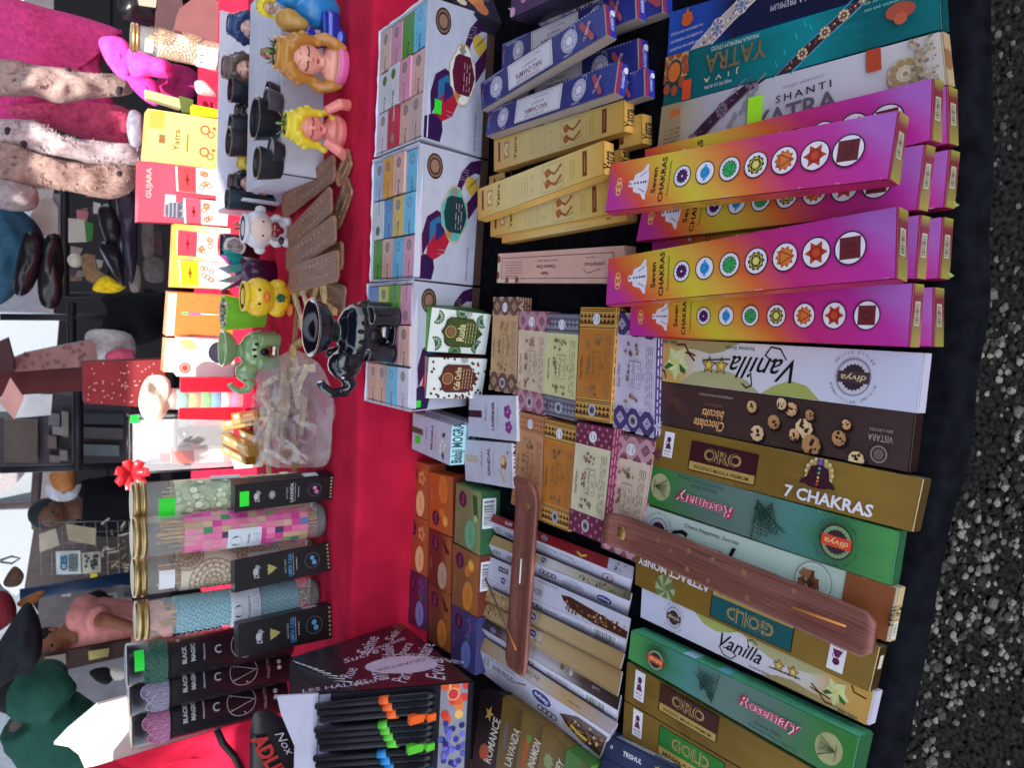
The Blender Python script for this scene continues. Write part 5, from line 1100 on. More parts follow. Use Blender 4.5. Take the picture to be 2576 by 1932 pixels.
# ---- glass jars of incense sticks
def jar(bx, by, tx, wpx, lab0, lab1, lb, style, title):
    p = foot(bx, by); h = height(p, tx, by); r = wpx/2*depth(p)/F
    root = thing('incense_jar', p, lb, 'jar', 'tall glass jars of incense sticks')
    g_ = MB(); g_.lathe(p, [(r*.6, .002), (r*.93, .004), (r, .014), (r, h*.90), (r*.98, h*.94)], GLASSm, 32); g_.build('glass_body', root)
    b = MB(); b.lathe(p, [(0, .003), (r*.9, .004), (r*.93, .012), (0, .014)], P('3A4048', rough=.15), 28); b.build('jar_base', root)
    l_ = MB(); l_.lathe(p, [(r*.99, h*.935), (r*1.06, h*.937), (r*1.06, h*.955), (r*1.01, h*.957), (r*1.01, h*.965), (r*1.06, h*.967), (r*1.06, h*.985), (r*1.02, h*.998), (r*.5, h)], GOLDL, 32); l_.lathe(p, [(0, h*.999), (r*.9, h)], GOLDL, 32); l_.build('lid', root)
    z1_, z0_ = atY(lab0, by, p.y).z, atY(lab1, by, p.y).z
    st_ = MB(); rr = random.Random(bx+by)
    for i in range(46):
        q = rr.random()**.5*r*.62; t = rr.uniform(0, 6.28); x, y = q*math.cos(t), q*math.sin(t)
        st_.tube([p+Vector((x*.7, y*.7, .015)), p+Vector((x*1.1, y*1.1, h*rr.uniform(.70, .88)))], .0015, P(rr.choice(('C8965A', 'D8AC74', 'A87848'))), 4)
    o = st_.build('incense_sticks', root); o['kind'] = 'stuff'
    f = Cyl(p, r+.0006, z0_, z1_); W = MB(); wm = {'snake': GR([(0, '98A890'), (.35, 'C8D0B0'), (.7, 'A8B498'), (1, 'B8C4A4')], nz=.6, scale=9), 'mosaic': P('C88898'), 'mandala': P('D0C4B4'), 'peacock': P('7CA4B4')}[style]
    W.lathe(Vector((p.x, p.y, 0)), [(r+.0004, z0_), (r+.0004, z1_)], wm, 32); W.build('paper_wrap', root)
    A = CArt(f, root); A.off = .0006; A.part('x'); k = A.k
    if style == 'snake':
        for i in range(70):
            a, b_ = rr.random(), rr.random(); s_ = rr.uniform(.03, .09)
            A.disc(a, b_, s_, P('8A9C84'), 12, sx=1.2); A.disc(a, b_, s_*.8, P(rr.choice(('C8CFB0', 'D8DCC0', 'B8C4A4'))), 12, sx=1.2)
    elif style == 'mosaic':
        cols = ('D870A0', 'D860A8', 'C84890', 'C8A890', 'B8A080', 'D888A8', 'C8909C', 'D87898')
        for i in range(14):
            for j in range(9):
                c = rr.choice(cols)
                if rr.random() < .12: c = rr.choice(('3E8A5C', '4A9AC0', '4A3A5C', '8AA070', '5A78B0'))
                A.rect(i/14, j/9, (i+.98)/14, (j+.96)/9, P(c))
    elif style == 'mandala':
        for (a, b_, s_) in ((.25, .75, .42), (.62, .35, .40), (.05, .2, .3), (.9, .8, .4), (.45, .05, .25)):
            for q in range(5, 0, -1):
                A.ring(a, b_, s_*q/5, .018, P('8A7862'), 22)
                for w in range(int(4+q*3)): g2 = w*6.283/int(4+q*3); A.disc(a+s_*(q-.4)/5*math.cos(g2)/k, b_+s_*(q-.4)/5*math.sin(g2), .028, P('B0A088' if q % 2 else '9A8870'), 6)
    else:
        for j in range(8):
            for i in range(17):
                a, b_ = (i+.5*(j % 2))/16, (j+.5)/8; A.ring(a, b_, .13, .012, P('A8C8CC'), 10, -90, 90); A.disc(a-.01, b_, .02, P('1E4A5A'), 6)
    tb_ = {'snake': (.28, .02, .52, .16), 'mosaic': (.33, .52, .60, .92), 'mandala': (.52, .35, .80, .85), 'peacock': (.42, .22, .66, .92)}[style]
    A.off += .0006; A.cur = 'paper_label'; A.rect(*tb_, P('C4CCD8')); a0, b0, a1, b1 = tb_
    if style != 'snake': A.disc(a0+(a1-a0)*.25, b0+(b1-b0)*.55, .10, P('3A2830'), 18); A.text(title, a0+(a1-a0)*.62, (b0+b1)/2, .045, INK, 90, bold=.01, wid=(b1-b0)*.55); A.lines(a0+(a1-a0)*.75, b0+.1, a1-.01, b1-.08, 3, .012, P('6A6A78'), rot=1)
    A.done()
    if style == 'snake' or style == 'mandala':
        f2 = Cyl(p, r+.0012, p.z+h*.80, p.z+h*.88); A = CArt(f2, root); A.cur = 'price_sticker'; A.rect(.0, .45, 1, .8, P('30D838') if style == 'snake' else P('E0E0E8')); A.done()
    return root
jar(795, 1232, 330, 92, 434, 741, 'glass incense jar wrapped in pale scaly paper with a lime price sticker', 'snake', '')
jar(812, 1306, 331, 88, 457, 761, 'glass incense jar wrapped in pink mosaic paper', 'mosaic', 'CHANEL')
jar(786, 1396, 333, 86, 449, 750, 'glass incense jar wrapped in cream mandala paper', 'mandala', 'LOTUS')
jar(796, 1492, 340, 82, 438, 740, 'glass incense jar wrapped in light blue scalloped paper', 'peacock', 'PROSPERITY')
# ---- upright black boxes
def upright(name, q, z0, dpt, c, lb, cat, grp=None, lean=0):
    f = quadV(q, z0, lean); r = carton(name, f, dpt, c if not isinstance(c, str) else P(c), lb, cat, grp); A = Art(f, r); A.off = .0005; return f, r, A
BK = '17151C'
for q, t, ic, lb, nm in (([(592, 1221), (840, 1196), (836, 1257), (592, 1290)], 'LAVANDA', 'C878A8', 'black upright incense box with lime price sticker, standing against the scaly paper jar', 1),
                    ([(592, 1410), (828, 1364), (833, 1436), (592, 1492)], 'LIMPIA CASA', '5898C8', 'black upright incense box between the mosaic and mandala jars', 0),
                    ([(600, 1572), (833, 1520), (836, 1606), (602, 1656)], 'LIMPIA CASA', '5898C8', 'black upright incense box below the blue scalloped jar, beside the black tubes', 0)):
    f, r, A = upright('incense_box', q, S, .035, BK, lb, 'incense box', 'black upright incense boxes'); A.part('x'); A.rect(0, 0, 1, 1, P('16141A', rough=.35)); sv = P('A8A8B0')
    A.text('Dhup', .22, .5, .22, sv, 90, shear=.2, bold=.02, wid=.42); A.disc(.20, .5, .13, sv, 10, sx=.6)
    if nm: A.disc(.36, .5, .15, P('989898'), 14, sx=.8); A.ring(.36, .5, .10, .02, P('3A3A40'), 12)
    else: A.star(.36, .5, .2, .1, 3, P('A8A060')); A.disc(.36, .5, .12, P('A09860'), 8)
    A.text('BACCARAT', .51, .5, .06, sv, 90, wid=.45); A.text(t, .56, .5, .13, P('B8B8C0') if nm else P('4888B8'), 90, bold=.02, wid=.74); A.line([(.595, .15), (.595, .85)], .015, sv); A.lines(.60, .3, .66, .7, 1, .03, sv, rot=1)
    A.ring(.80, .5, .25, .02, P('5A5A68'), 22); A.disc(.80, .42, .08, P(ic), 8); A.disc(.82, .58, .08, P(ic), 8)
    for i in range(7): A.rect(.965, .06+i*.13, .985, .12+i*.13, P('A89868'))
    if nm: A.part('price_sticker'); A.off += .0008; A.rect(.04, .25, .13, .80, P('30D838'))
    A.done(); E = Art(f.side('L', .035), r); E.off = .0005; E.part('x'); E.rect(0, 0, 1, 1, P('201E26')); E.done()
    E = Art(f.side('U', .035), r); E.off = .0005; E.part('x'); E.rect(0, 0, 1, 1, P('1C1A22')); E.rect(.7, .2, .85, .8, P('C8C8D8')); E.done()
# ---- black round tubes
TUBE = P('1C1A20', rough=.28, coat=.3)
for (bx, by, tx, w, lb, cc) in ((728, 1600, 318, 92, 'black round incense tube with green scales and lime price sticker', ('2A5A4C', '1E4A40', '3A6A58')), (722, 1668, 324, 92, 'black round incense tube with grey violet scales, middle of three', ('8A88A0', '6A6880', 'A8A4BC')), (712, 1742, 330, 96, 'black round incense tube with pink scales, next to the bright white cloth', ('A86890', '8A5078', 'C088A8'))):
    p = foot(bx, by); h = height(p, tx, by); rr_ = w/2*depth(p)/F; root = thing('incense_tube', p, lb, 'tube', 'black round incense tubes')
    b = MB(); b.lathe(p, [(0, 0), (rr_, 0), (rr_, h*.78)], TUBE, 32); b.build('tube_body', root); b = MB(); b.lathe(p, [(rr_*1.015, h*.76), (rr_*1.03, h*.775), (rr_*1.03, h*.995), (rr_*.98, h), (0, h)], TUBE, 32); b.build('cap', root)
    A = CArt(Cyl(p, rr_*1.03+.0005, p.z+h*.78, p.z+h*.97), root); A.part('x'); k = A.k
    for i in range(6):
        for j in range(5):
            a, b_ = .98-i*.16, .18+j*.17+.085*(i % 2)
            if a < .25+.25*abs(j-2)*.6: continue
            A.disc(a, b_, .112, P(cc[2]), 12); A.disc(a+.012, b_, .104, P(cc[1]), 12)
    if 'lime' in lb: A.cur = 'price_sticker'; A.off += .001; A.rect(.02, .30, .30, .62, P('20D840'))
    A.done(); A = CArt(Cyl(p, rr_+.0006, p.z+.01, p.z+h*.76), root); A.part('x'); wt = P('94949E')
    A.text('BLACK', .10, .5, .075, wt, 90, bold=.05, wid=.30); A.text('MAGIC', .17, .48, .075, wt, 90, bold=.05, wid=.30); A.text('PREMIUM INCENSE', .26, .5, .03, wt, 90, bold=.02, wid=.28)
    A.star(.06, .22, .05, .02, 5, wt); A.ring(.38, .5, .06, .025, wt, 10, 60, 300); A.ring(.60, .5, .24, .010, wt, 26)
    A.line([(.60+.22*math.cos(R(144*i))/A.k, .5+.22*math.sin(R(144*i))) for i in range(6)], .010, wt); A.text('COLLECTION', .82, .5, .05, P('8A6070'), 90, bold=.02, wid=.42); A.disc(.92, .45, .04, wt, 8); A.disc(.92, .55, .04, wt, 8); A.done()
# ---- white stepped tray boxes and what stands round them
TRAYW = P('C2C2D0', rough=.6)
def tray(fl, fr_, tl, bk, lb):
    """front left / right foot pixels, top front pixel x, back pixel x"""
    a, c = foot(*fl), foot(*fr_); h = height(a, tl, fl[1]); Yb = at(bk, fl[1], S+h).y
    root = thing('display_tray', (a+c)/2, lb, 'display stand', 'white display trays')
    q = [a, c, Vector((c.x, Yb, S)), Vector((a.x, Yb, S))]; b = MB(); b.hexa(q+[p+Vector((0, 0, h)) for p in q], TRAYW); b.build('tray_body', root, bevel=.001)
    e = MB(); u = Vector((0, 0, h)); e.tube([a+u+Vector((-.001, -.001, 0)), a+Vector((-.001, -.001, .002))], .0015, P('4A4248'), 5); e.build('dark_edge', root)
    return S+h, a.y, Yb
TZ1, TYa, TYb = tray((816, 452), (812, -60), 708, 620, 'white box tray in front, holding black pots and heads')
TZ2 = TZ1; TYr = at(548, 520, TZ1).y; xa, xb = at(617, 500, TZ1).x, at(617, -60, TZ1).x
root = thing('display_tray', Vector(((xa+xb)/2, TYb+.1, S)), 'open white box tray behind the front tray, holding small cups and heads', 'display stand', 'white display trays'); b = MB()
b.box(((xa+xb)/2, (TYb+TYr)/2+.004, S+.004), (xb-xa, TYr-TYb-.006, .008), TRAYW); b.box((xa, (TYb+TYr)/2+.004, (S+TZ1)/2+.006), (.006, TYr-TYb-.008, TZ1-S-.004), TRAYW); b.box(((xa+xb)/2+.005, TYr, (S+TZ1)/2+.006), (xb-xa, .006, TZ1-S-.004), TRAYW); b.build('tray_walls', root)
YI = TYb+.07
def rear_spot(y):
    p = atY(588, y, YI); return Vector((p.x, p.y, S+.009))
SKIN = P('D89888', rough=.4)
def bust(loc, h, hair, skin, dress, lb, rz=0, plant=0, long_=1, tilt=0, grp='head shaped planters'):
    root = thing('head_planter', loc, lb, 'planter', grp); X = lambda m: xf(m, loc, h, rz)
    b = MB(); b.ell((0, -.02, .55), (.20, .19, .27), SKIN); b.tube([(0, .02, .12), (0, 0, .40)], [.15, .085], SKIN, 14); b.ell((0, .02, .16), (.27, .15, .15), SKIN); b.tube([(0, .02, .0), (0, .02, .15)], [.22, .26], SKIN, 16)
    b.tube([(0, -.205, .55), (0, -.235, .49)], [.018, .030], SKIN, 8); b.ell((-.2, .0, .52), (.03, .04, .06), SKIN); b.ell((.2, .0, .52), (.03, .04, .06), SKIN); b.ell((0, -.17, .35), (.07, .06, .05), SKIN)
    X(b); fuse('bust', b, P(skin, rough=.35, coat=.3), root, vox=h*.016)
    d = MB(); d.tube([(0, .02, -.001), (0, .02, .10), (0, .015, .16)], [.245, .285, .275], SKIN, 18); X(d); fuse('dress', d, P(dress, rough=.35, coat=.3), root, vox=h*.02)
    b = MB(); b.ell((0, .07, .66), (.27, .24, .25), SKIN); b.ell((0, -.02, .80), (.24, .20, .12), SKIN)
    for s_ in (-1, 1):
        b.tube([(s_*.10, -.17, .76), (s_*.20, -.11, .66), (s_*.235, -.05, .5), (s_*.25, .0, .34)], [.06, .07, .065, .06], SKIN, 10)
        if long_: b.tube([(s_*.24, 0, .45), (s_*.30, -.03, .3), (s_*.26, -.10, .16), (s_*.22, -.12, .04)], [.08, .085, .07, .04], SKIN, 10)
        for i in range(6): b.ell((s_*(.24+.05*math.sin(i*2)), -.04-.02*math.cos(i*1.7), .70-.1*i), (.055, .06, .06), SKIN)
    X(b); fuse('hair', b, P(hair, rough=.38, coat=.3), root, vox=h*.018, smooth=3)
    b = MB(); b.lathe((0, .02, .9), [(.19, -.06), (.205, .0), (.19, .02), (.16, .015), (.15, -.03), (0, -.03)], SKIN, 26, squash=.85); X(b)
    o = MB(); o.mesh(b.v, b.f, P(hair, rough=.38, coat=.3), True); o.build('rim', root)
    o = MB(); o.lathe((0, .02, .9), [(.155, .002), (0, .004)], P('2E2A26', rough=.9), 20, squash=.85); X(o); o.build('soil', root)
    if plant:
        o = MB(); rr = random.Random(3)
        for i in range(16):
            g_, q = rr.uniform(0, 6.3), rr.uniform(.02, .13); c = Vector((q*math.cos(g_), .02+q*math.sin(g_)*.8, .92)); t = Vector((math.cos(g_)*.05, math.sin(g_)*.05, rr.uniform(.03, .09)))
            s_ = Vector((-math.sin(g_), math.cos(g_), 0))*.02; o.mesh([c-s_, c+s_, c+t+s_*.6, c+t*1.3, c+t-s_*.6], [(0, 1, 2, 3, 4)], P(rr.choice(('4A6A3A', '6A8A50', '3A4A30'))))
        X(o); o.build('succulent', root)
    f_ = MB(); k = P('4A2A28'); 
    def fp(x, z): # point on the face
        t = 1-(x/.20)**2-((z-.55)/.27)**2; return Vector((x, -.024-.19*math.sqrt(max(t, 0)), z))
    for s_ in (-1, 1):
        f_.tube([fp(s_*.09+dx, .555-.022*(1-(dx/.055)**2)) for dx in (-.055, -.03, 0, .03, .055)], .008, k, 6); f_.tube([fp(s_*.09+dx, .635+.018*(1-(dx/.06)**2)) for dx in (-.06, -.03, 0, .03, .06)], .006, P(hair), 5)
        for q in (-.05, .0, .05): f_.tube([fp(s_*.09+q, .54), fp(s_*.09+q*1.3, .522)], .004, k, 4)
    X(f_); f_.build('closed_eyes', root)
    f_ = MB(); f_.ell(fp(0, .415)+Vector((0, -.004, 0)), (.038, .014, .013), P('A83848')); f_.ell(fp(0, .395)+Vector((0, -.006, 0)), (.028, .014, .012), P('B84050')); X(f_); f_.build('lips', root)
    return root
p = foot(866, 172); bust(p, height(p, 672, 172), 'B07A34', 'D89888', 'D86AA8', 'head shaped planter with long golden brown hair, closed eyes and a pink collar', R(-14), 1)
p = foot(862, 338); bust(p, height(p, 702, 338), 'D8C030', 'D88078', 'D87878', 'head shaped planter with short yellow hair, resting on its hands', R(-8), 1, 0)
tgt = [x for x in COL.objects if x.get('label', '').startswith('head shaped planter with short yellow')][0]
for s_ in (-1, 1):
    hd = MB(); hd.tube([p+Vector((s_*.045, -.03, .002)), p+Vector((s_*.040, -.045, .022)), p+Vector((s_*.026, -.036, .045))], [.011, .010, .008], SKIN, 8)
    o = fuse('hand', hd, P('D88078', rough=.35, coat=.3), tgt, vox=.0025)
def on(x, y, z): return at(x, y, z)
for x, y, tx, z, hair, sk, dr, lb in ((700, 140, 652, TZ1, '8A5A48', 'C89080', '6A4A44', 'brown curly head planter half hidden behind the golden haired one'), (714, 30, 640, TZ1, 'D8C030', 'C8A098', '2A6A68', 'yellow haired head planter at the far end of the front tray'),
     (622, 62, 562, TZ2, '1E3A68', 'C8A098', '2A4A80', 'dark blue haired head planter on the rear tray'), (622, 172, 548, TZ2, '5A4A48', 'C89888', 'C04858', 'head planter with flower crown and pink red dress'),
     (620, 278, 584, TZ2, '26242A', 'C8A8A8', '2A262C', 'small pale head planter with black hair between the cups'), (618, 402, 590, TZ2, 'C8B040', 'D8B078', '8A6A38', 'small yellow head planter beside the white cup'), (618, 460, 566, TZ2, '24222A', 'C8988C', '2A2830', 'black haired head planter at the near end of the rear tray')):
    p = on(x, y, z) if z != TZ2 or x > 650 else rear_spot(y); bust(p, max(.03, height(p, tx, y)), hair, sk, dr, lb, R(random.uniform(-20, 10)), 0, 0)
# blue tailed figure at the frame edge
p = foot(862, 55); root = thing('figurine', p, 'blue figurine with long tail and golden hair, at the end of the front tray', 'figurine')
b = MB(); b.ell(p+Vector((.01, 0, .05)), (.035, .03, .045), SKIN); b.ell(p+Vector((.02, 0, .095)), (.025, .025, .03), SKIN); fuse('body', b, P('2478B8', rough=.3, coat=.3), root, vox=.003)
b = MB(); b.tube([p+Vector((-.0, -.02, .03)), p+Vector((-.045, -.02, .03)), p+Vector((-.055, -.02, .055)), p+Vector((-.04, -.02, .075))], [.02, .018, .012, .018], SKIN, 10); b.ell(p+Vector((-.04, -.02, .012)), (.02, .02, .012), SKIN); fuse('tail', b, P('2438A0', rough=.2, coat=.6, metal=.3), root, vox=.003)
b = MB(); b.ell(p+Vector((-.025, -.01, .10)), (.02, .022, .024), SKIN); b.ell(p+Vector((-.03, -.015, .085)), (.014, .02, .02), SKIN); fuse('hair', b, P('B08848', rough=.35), root, vox=.003)
# pots and cups on the trays
def pot(x, y, tx, wpx, z, c, lb, inner='141418', flare=1.1, name='plant_pot'):
    p = on(x, y, z) if x > 650 else rear_spot(y)+Vector((0, -.02, 0)); h = height(p, tx, y); r = wpx/2*depth(p)/F; root = thing(name, p, lb, 'pot', 'small pots on the trays'); m = P(c, rough=.3, coat=.4)
    b = MB(); b.lathe(p, [(0, 0), (r*.8, 0), (r*.95, h*.4), (r*flare, h*.97), (r*flare, h), (r*.9*flare, h), (r*.8, h*.3), (0, h*.25)], m, 28); b.build('pot_body', root)
    b = MB(); b.lathe(p, [(r*.86*flare, h*.86), (0, h*.88)], P(inner, rough=.9), 22); b.build('pot_filling', root); return root, p, r, h
pot(700, 308, 640, 100, TZ1, '1A1C24', 'big black cylindrical pot on the front tray', flare=1.08)
pot(706, 418, 645, 76, TZ1, '22262A', 'dark pot with plum rim, nearest the tray corner', '4A3438')
pot(712, 385, 680, 60, TZ1, '2A2C34', 'low black bowl with pale glossy rim on the front tray', 'B8B8BC', 1.2); pot(708, 262, 668, 62, TZ1, '4A4A52', 'grey cup behind the yellow haired planter', '6A6A70')
pot(700, 235, 672, 50, TZ1, '3A3038', 'dark plum cup beside the golden haired planter', '2A2428')
pot(622, 232, 578, 46, TZ2, '1C1E26', 'black cup with white saucer rim on the rear tray', 'B8C0CC', 1.35); pot(620, 320, 578, 48, TZ2, '22242E', 'small navy cup in the middle of the rear tray', '3A5068'); pot(621, 362, 574, 56, TZ2, '2A2428', 'cup with wide white rim on the rear tray', 'C8C8C8', 1.3)
pot(624, 505, 570, 44, TZ2, '24303C', 'dark pot with white striped filling at the rear tray end', 'C8C8C0', 1.2)
# ---- brown perforated wooden boards in a heap
W2 = wood(('5E3C2E', '8A604A', 'A87E64'), 'board_wood')
bd = [((848, 560), (884, 462), .003, 'dark wooden incense board at the very bottom of the heap, nearest the red edge', .040), ((858, 452), (884, 392), .004, 'short board end sticking out by the yellow haired planter', .035), ((790, 716), (872, 756), .003, 'wooden incense board pointing toward the black elephant', .040),
      ((721, 520), (846, 420), .012, 'wooden incense board slanting up to the white tray corner', .042), ((742, 700), (866, 640), .010, 'wooden incense board under the last perforated one', .042), ((738, 600), (838, 500), .024, 'steeply turned perforated wooden incense board', .042), ((732, 655), (848, 575), .030, 'perforated wooden incense board in the middle of the fanned heap', .042), ((740, 702), (856, 668), .040, 'last perforated wooden incense board on top of the heap', .044)]
for a, b_, dz, lb, w in bd:
    r, fn, ex, ey = catcher('incense_board', [a, b_], S+dz, w*1.22, lb, [], mark=.5, mat=W2, curl=.006, h=.005)
    r['group'] = 'wooden incense boards heaped on the red shelf'; r['category'] = 'incense holder'
    for ch_ in [c for c in COL.objects if c.parent == r and c.name.startswith(('brass', 'engraving'))]: bpy.data.objects.remove(ch_)
    hb = MB()
    for i in range(7):
        for v in (.25, .72):
            c = Vector(fn(.25+i*.09, v+.03*math.sin(i*3)))+Vector((0, 0, .0005)); hb.lathe(c, [(0, .0006), (.0022, .0005), (.0026, 0)], P('C8A078'), 8)
    hb.build('inlay_dots', r)
# ---- cream sticks of holy wood, loose and bagged
HW = ['C8AC80', 'B89868', 'D8C098', 'A8885C', '9A7A54']
def splint(c, L, w, t, ang, tilt_, i, name='wood_stick', lb=None, grp='pale splints of wood'):
    d = Vector((math.cos(ang)*math.cos(tilt_), math.sin(ang)*math.cos(tilt_), math.sin(tilt_))); s_ = Vector((-math.sin(ang), math.cos(ang), 0)); u = d.cross(s_)
    rr = random.Random(i); pts = []
    for e, (dw, dt) in ((-1, (rr.uniform(.5, 1), rr.uniform(.6, 1))), (1, (rr.uniform(.4, 1), rr.uniform(.5, 1)))):
        for a, b_ in ((-1, -1), (1, -1), (1, 1), (-1, 1)): pts.append(c+d*e*L/2+s_*a*w/2*dw*rr.uniform(.7, 1.2)+u*b_*t/2*dt)
    m = MB(); m.hexa(pts, M(hx(HW[i % 5]), rough=.8, var=.15, bump=.3, scale=60)); o = m.build(name)
    return o
lw = [(742, 748, 70, 1), (760, 735, 95, .9), (772, 765, 30, 1), (790, 742, 120, .8), (800, 775, 60, 1), (815, 740, 10, .9), (835, 775, 80, .8), (752, 780, 45, 1.1), (775, 800, 100, 1), (745, 815, 20, 1), (768, 835, 70, 1), (758, 860, 110, 1), (790, 850, 35, .8)]
whl = ['by the last board', 'near the chick planter foot', 'under the black dish side', 'pointing at the shelf edge', 'lying flat between boards and elephant', 'next to the black elephant dish', 'closest to the shelf edge', 'beside the knot of the bag', 'crossing two others', 'near the green elephant', 'half under the bag mouth', 'sticking out of the bag mouth', 'behind the black elephant']
for i, (x, y, a, s_) in enumerate(lw):
    o = splint(at(x, y, S+.006+.004*(i % 4)), .085*s_, .016, .009, R(a), R((i % 3-1)*9), i); tag(o, f'loose pale wood splint {whl[i]}', 'wood stick', 'pale splints of wood')
PLAST = M((.75, .74, .78), rough=.15, var=0, alpha=.27, coat=1)
def puff(name, outline, base, hgt, mat, nz=0, res=26, parent=None, seed=0, flat=.5, fz=30):
    """inflate an outline (list of points on a plane) upward along the plane normal"""
    P_ = [Vector(p) for p in outline]; c = sum(P_, Vector())/len(P_)
    n = Vector()
    for a, b_ in zip(P_, P_[1:]+P_[:1]): n += (a-c).cross(b_-c)
    n.normalize()
    if n.dot(base) < 0: n = -n
    # smooth closed outline
    out = []; m = len(P_)
    for i in range(m):
        p0, p1, p2, p3 = P_[i-1], P_[i], P_[(i+1) % m], P_[(i+2) % m]
        for k in range(4):
            t = k/4; out.append(.5*((2*p1)+(p2-p0)*t+(2*p0-5*p1+4*p2-p3)*t*t+(3*p1-p0-3*p2+p3)*t**3))
    R_ = 8; vs, fs, uv = [], [], []; N = len(out)
    for sgn in (1, -1):
        o_ = len(vs)
        for j in range(R_):
            q = j/R_; rr_ = 1-q**1.3 if False else 1-q
            for p in out:
                d = p-c; z = hgt*(1-(1-q)**2)**flat*sgn; v = c+d*(1-q)+n*z
                if nz: v += n*nz*noise.noise(v*fz+Vector((seed, 0, 0)))*min(1, q*3)*2
                vs.append(v); uv.append((1-q, 0))
        vs.append(c+n*hgt*sgn); uv.append((0, 0)); top = len(vs)-1
        for j in range(R_-1):
            for i in range(N): f = (o_+j*N+i, o_+j*N+(i+1) % N, o_+(j+1)*N+(i+1) % N, o_+(j+1)*N+i); fs.append(f if sgn > 0 else f[::-1])
        for i in range(N): f = (o_+(R_-1)*N+i, o_+(R_-1)*N+(i+1) % N, top); fs.append(f if sgn > 0 else f[::-1])
        if hgt == 0: break
    mb = MB(); mb.mesh(vs, fs, mat, True, uv); return mb.build(name, parent)
bag_o = [(648, 905), (690, 900), (740, 880), (790, 905), (812, 930), (838, 995), (834, 1090), (822, 1168), (760, 1176), (700, 1176), (650, 1158), (640, 1080), (646, 990)]
root = thing('plastic_bag', at(740, 1050, S), 'clear crumpled plastic bag full of pale wood splints', 'bag')
puff('bag_film', [at(x, y, S+.022) for x, y in bag_o], Vector((0, 0, 1)), .026, PLAST, nz=.013, parent=root, flat=.45, fz=42)
for i in range(38):
    rr = random.Random(i+50); x, y = rr.uniform(665, 765), rr.uniform(915, 1150)
    if i == 0: x, y = 700, 1060
    o = splint(at(x, y, S+.010+.024*rr.random()), rr.uniform(.07, .12), .016, .009, R(rr.choice((20, 60, 100, 140))+rr.uniform(-15, 15)), R(rr.uniform(-8, 8)), i, 'wood_stick')
    tag(o, 'pale wood splint seen through the film inside the crumpled plastic bag', 'wood stick', 'wood splints inside the plastic bag')
# ---- oil burners in elephant shape
def elephant(loc, h, c, rz, lb, eye, extra=''):
    root = thing('oil_burner', loc, lb, 'oil burner', 'elephant shaped oil burners'); m = P(c, rough=.12, coat=1, var=.02); b = MB()
    b.ell((0, 0, .42), (.36, .27, .27), m)
    for sx in (-.2, .22):
        for sy in (-.14, .14): b.tube([(sx, sy, .36), (sx*1.05, sy, 0.06), (sx*1.05, sy, .0)], [.13, .12, .13], m, 14)
    b.ell((-.40, -.02, .55), (.19, .19, .20), m); b.tube([(-.50, -.03, .55), (-.64, -.05, .46), (-.72, -.06, .52), (-.74, -.06, .68), (-.66, -.06, .80), (-.60, -.06, .84)], [.10, .085, .07, .062, .055, .06], m, 14)
    for s_ in (-1, 1): b.ell((-.32, s_*.19-.01, .56), (.10, .05, .17), m); b.tube([(-.50, s_*.09, .47), (-.62, s_*.11, .44)], [.03, .014], m, 8)
    b.tube([(.34, 0, .45), (.40, 0, .3)], [.025, .015], m, 8); b.tube([(0, 0, .6), (0, 0, .76)], [.10, .13], m, 16); b.ell((0, 0, .03), (.30, .20, .04), m)
    xf(b, loc, h, rz); fuse('body', b, m, root, vox=h*.018, smooth=3)
    b = MB(); b.lathe((0.03, 0, .74), [(0, 0), (.16, .01), (.28, .10), (.33, .22), (.34, .25), (.31, .25), (.26, .14), (.12, .07), (0, .06)], m, 32); xf(b, loc, h, rz); b.build('dish', root)
    b = MB(); 
    for s_ in (-1, 1): b.ell((-.52, s_*.15, .60), (.018, .018, .018), P(eye, rough=.1))
    xf(b, loc, h, rz); b.build('eye', root)
    b = MB(); k = P('0A0A0C'); 
    for (x, z, s_) in ((.02, .30, .07), (.16, .44, .03), (.06, .48, .03), (-.06, .46, .03)): b.ell((x, -.235, z), (s_, .05, s_*1.3), k)  # near-black ellipsoids paint the shade inside the burner openings
    xf(b, loc, h, rz); b.build('opening_shade', root); return root
p = at(984, 838, S); elephant(p, height(p, 778, 838), '10121C', R(-12), 'glossy black elephant oil burner standing at the front edge, trunk raised', 'D8D8E0')
p = foot(698, 884); elephant(p, height(p, 556, 880), '7C9A6C', R(-6), 'glossy green elephant oil burner behind the plastic bag', '1A1A1A')
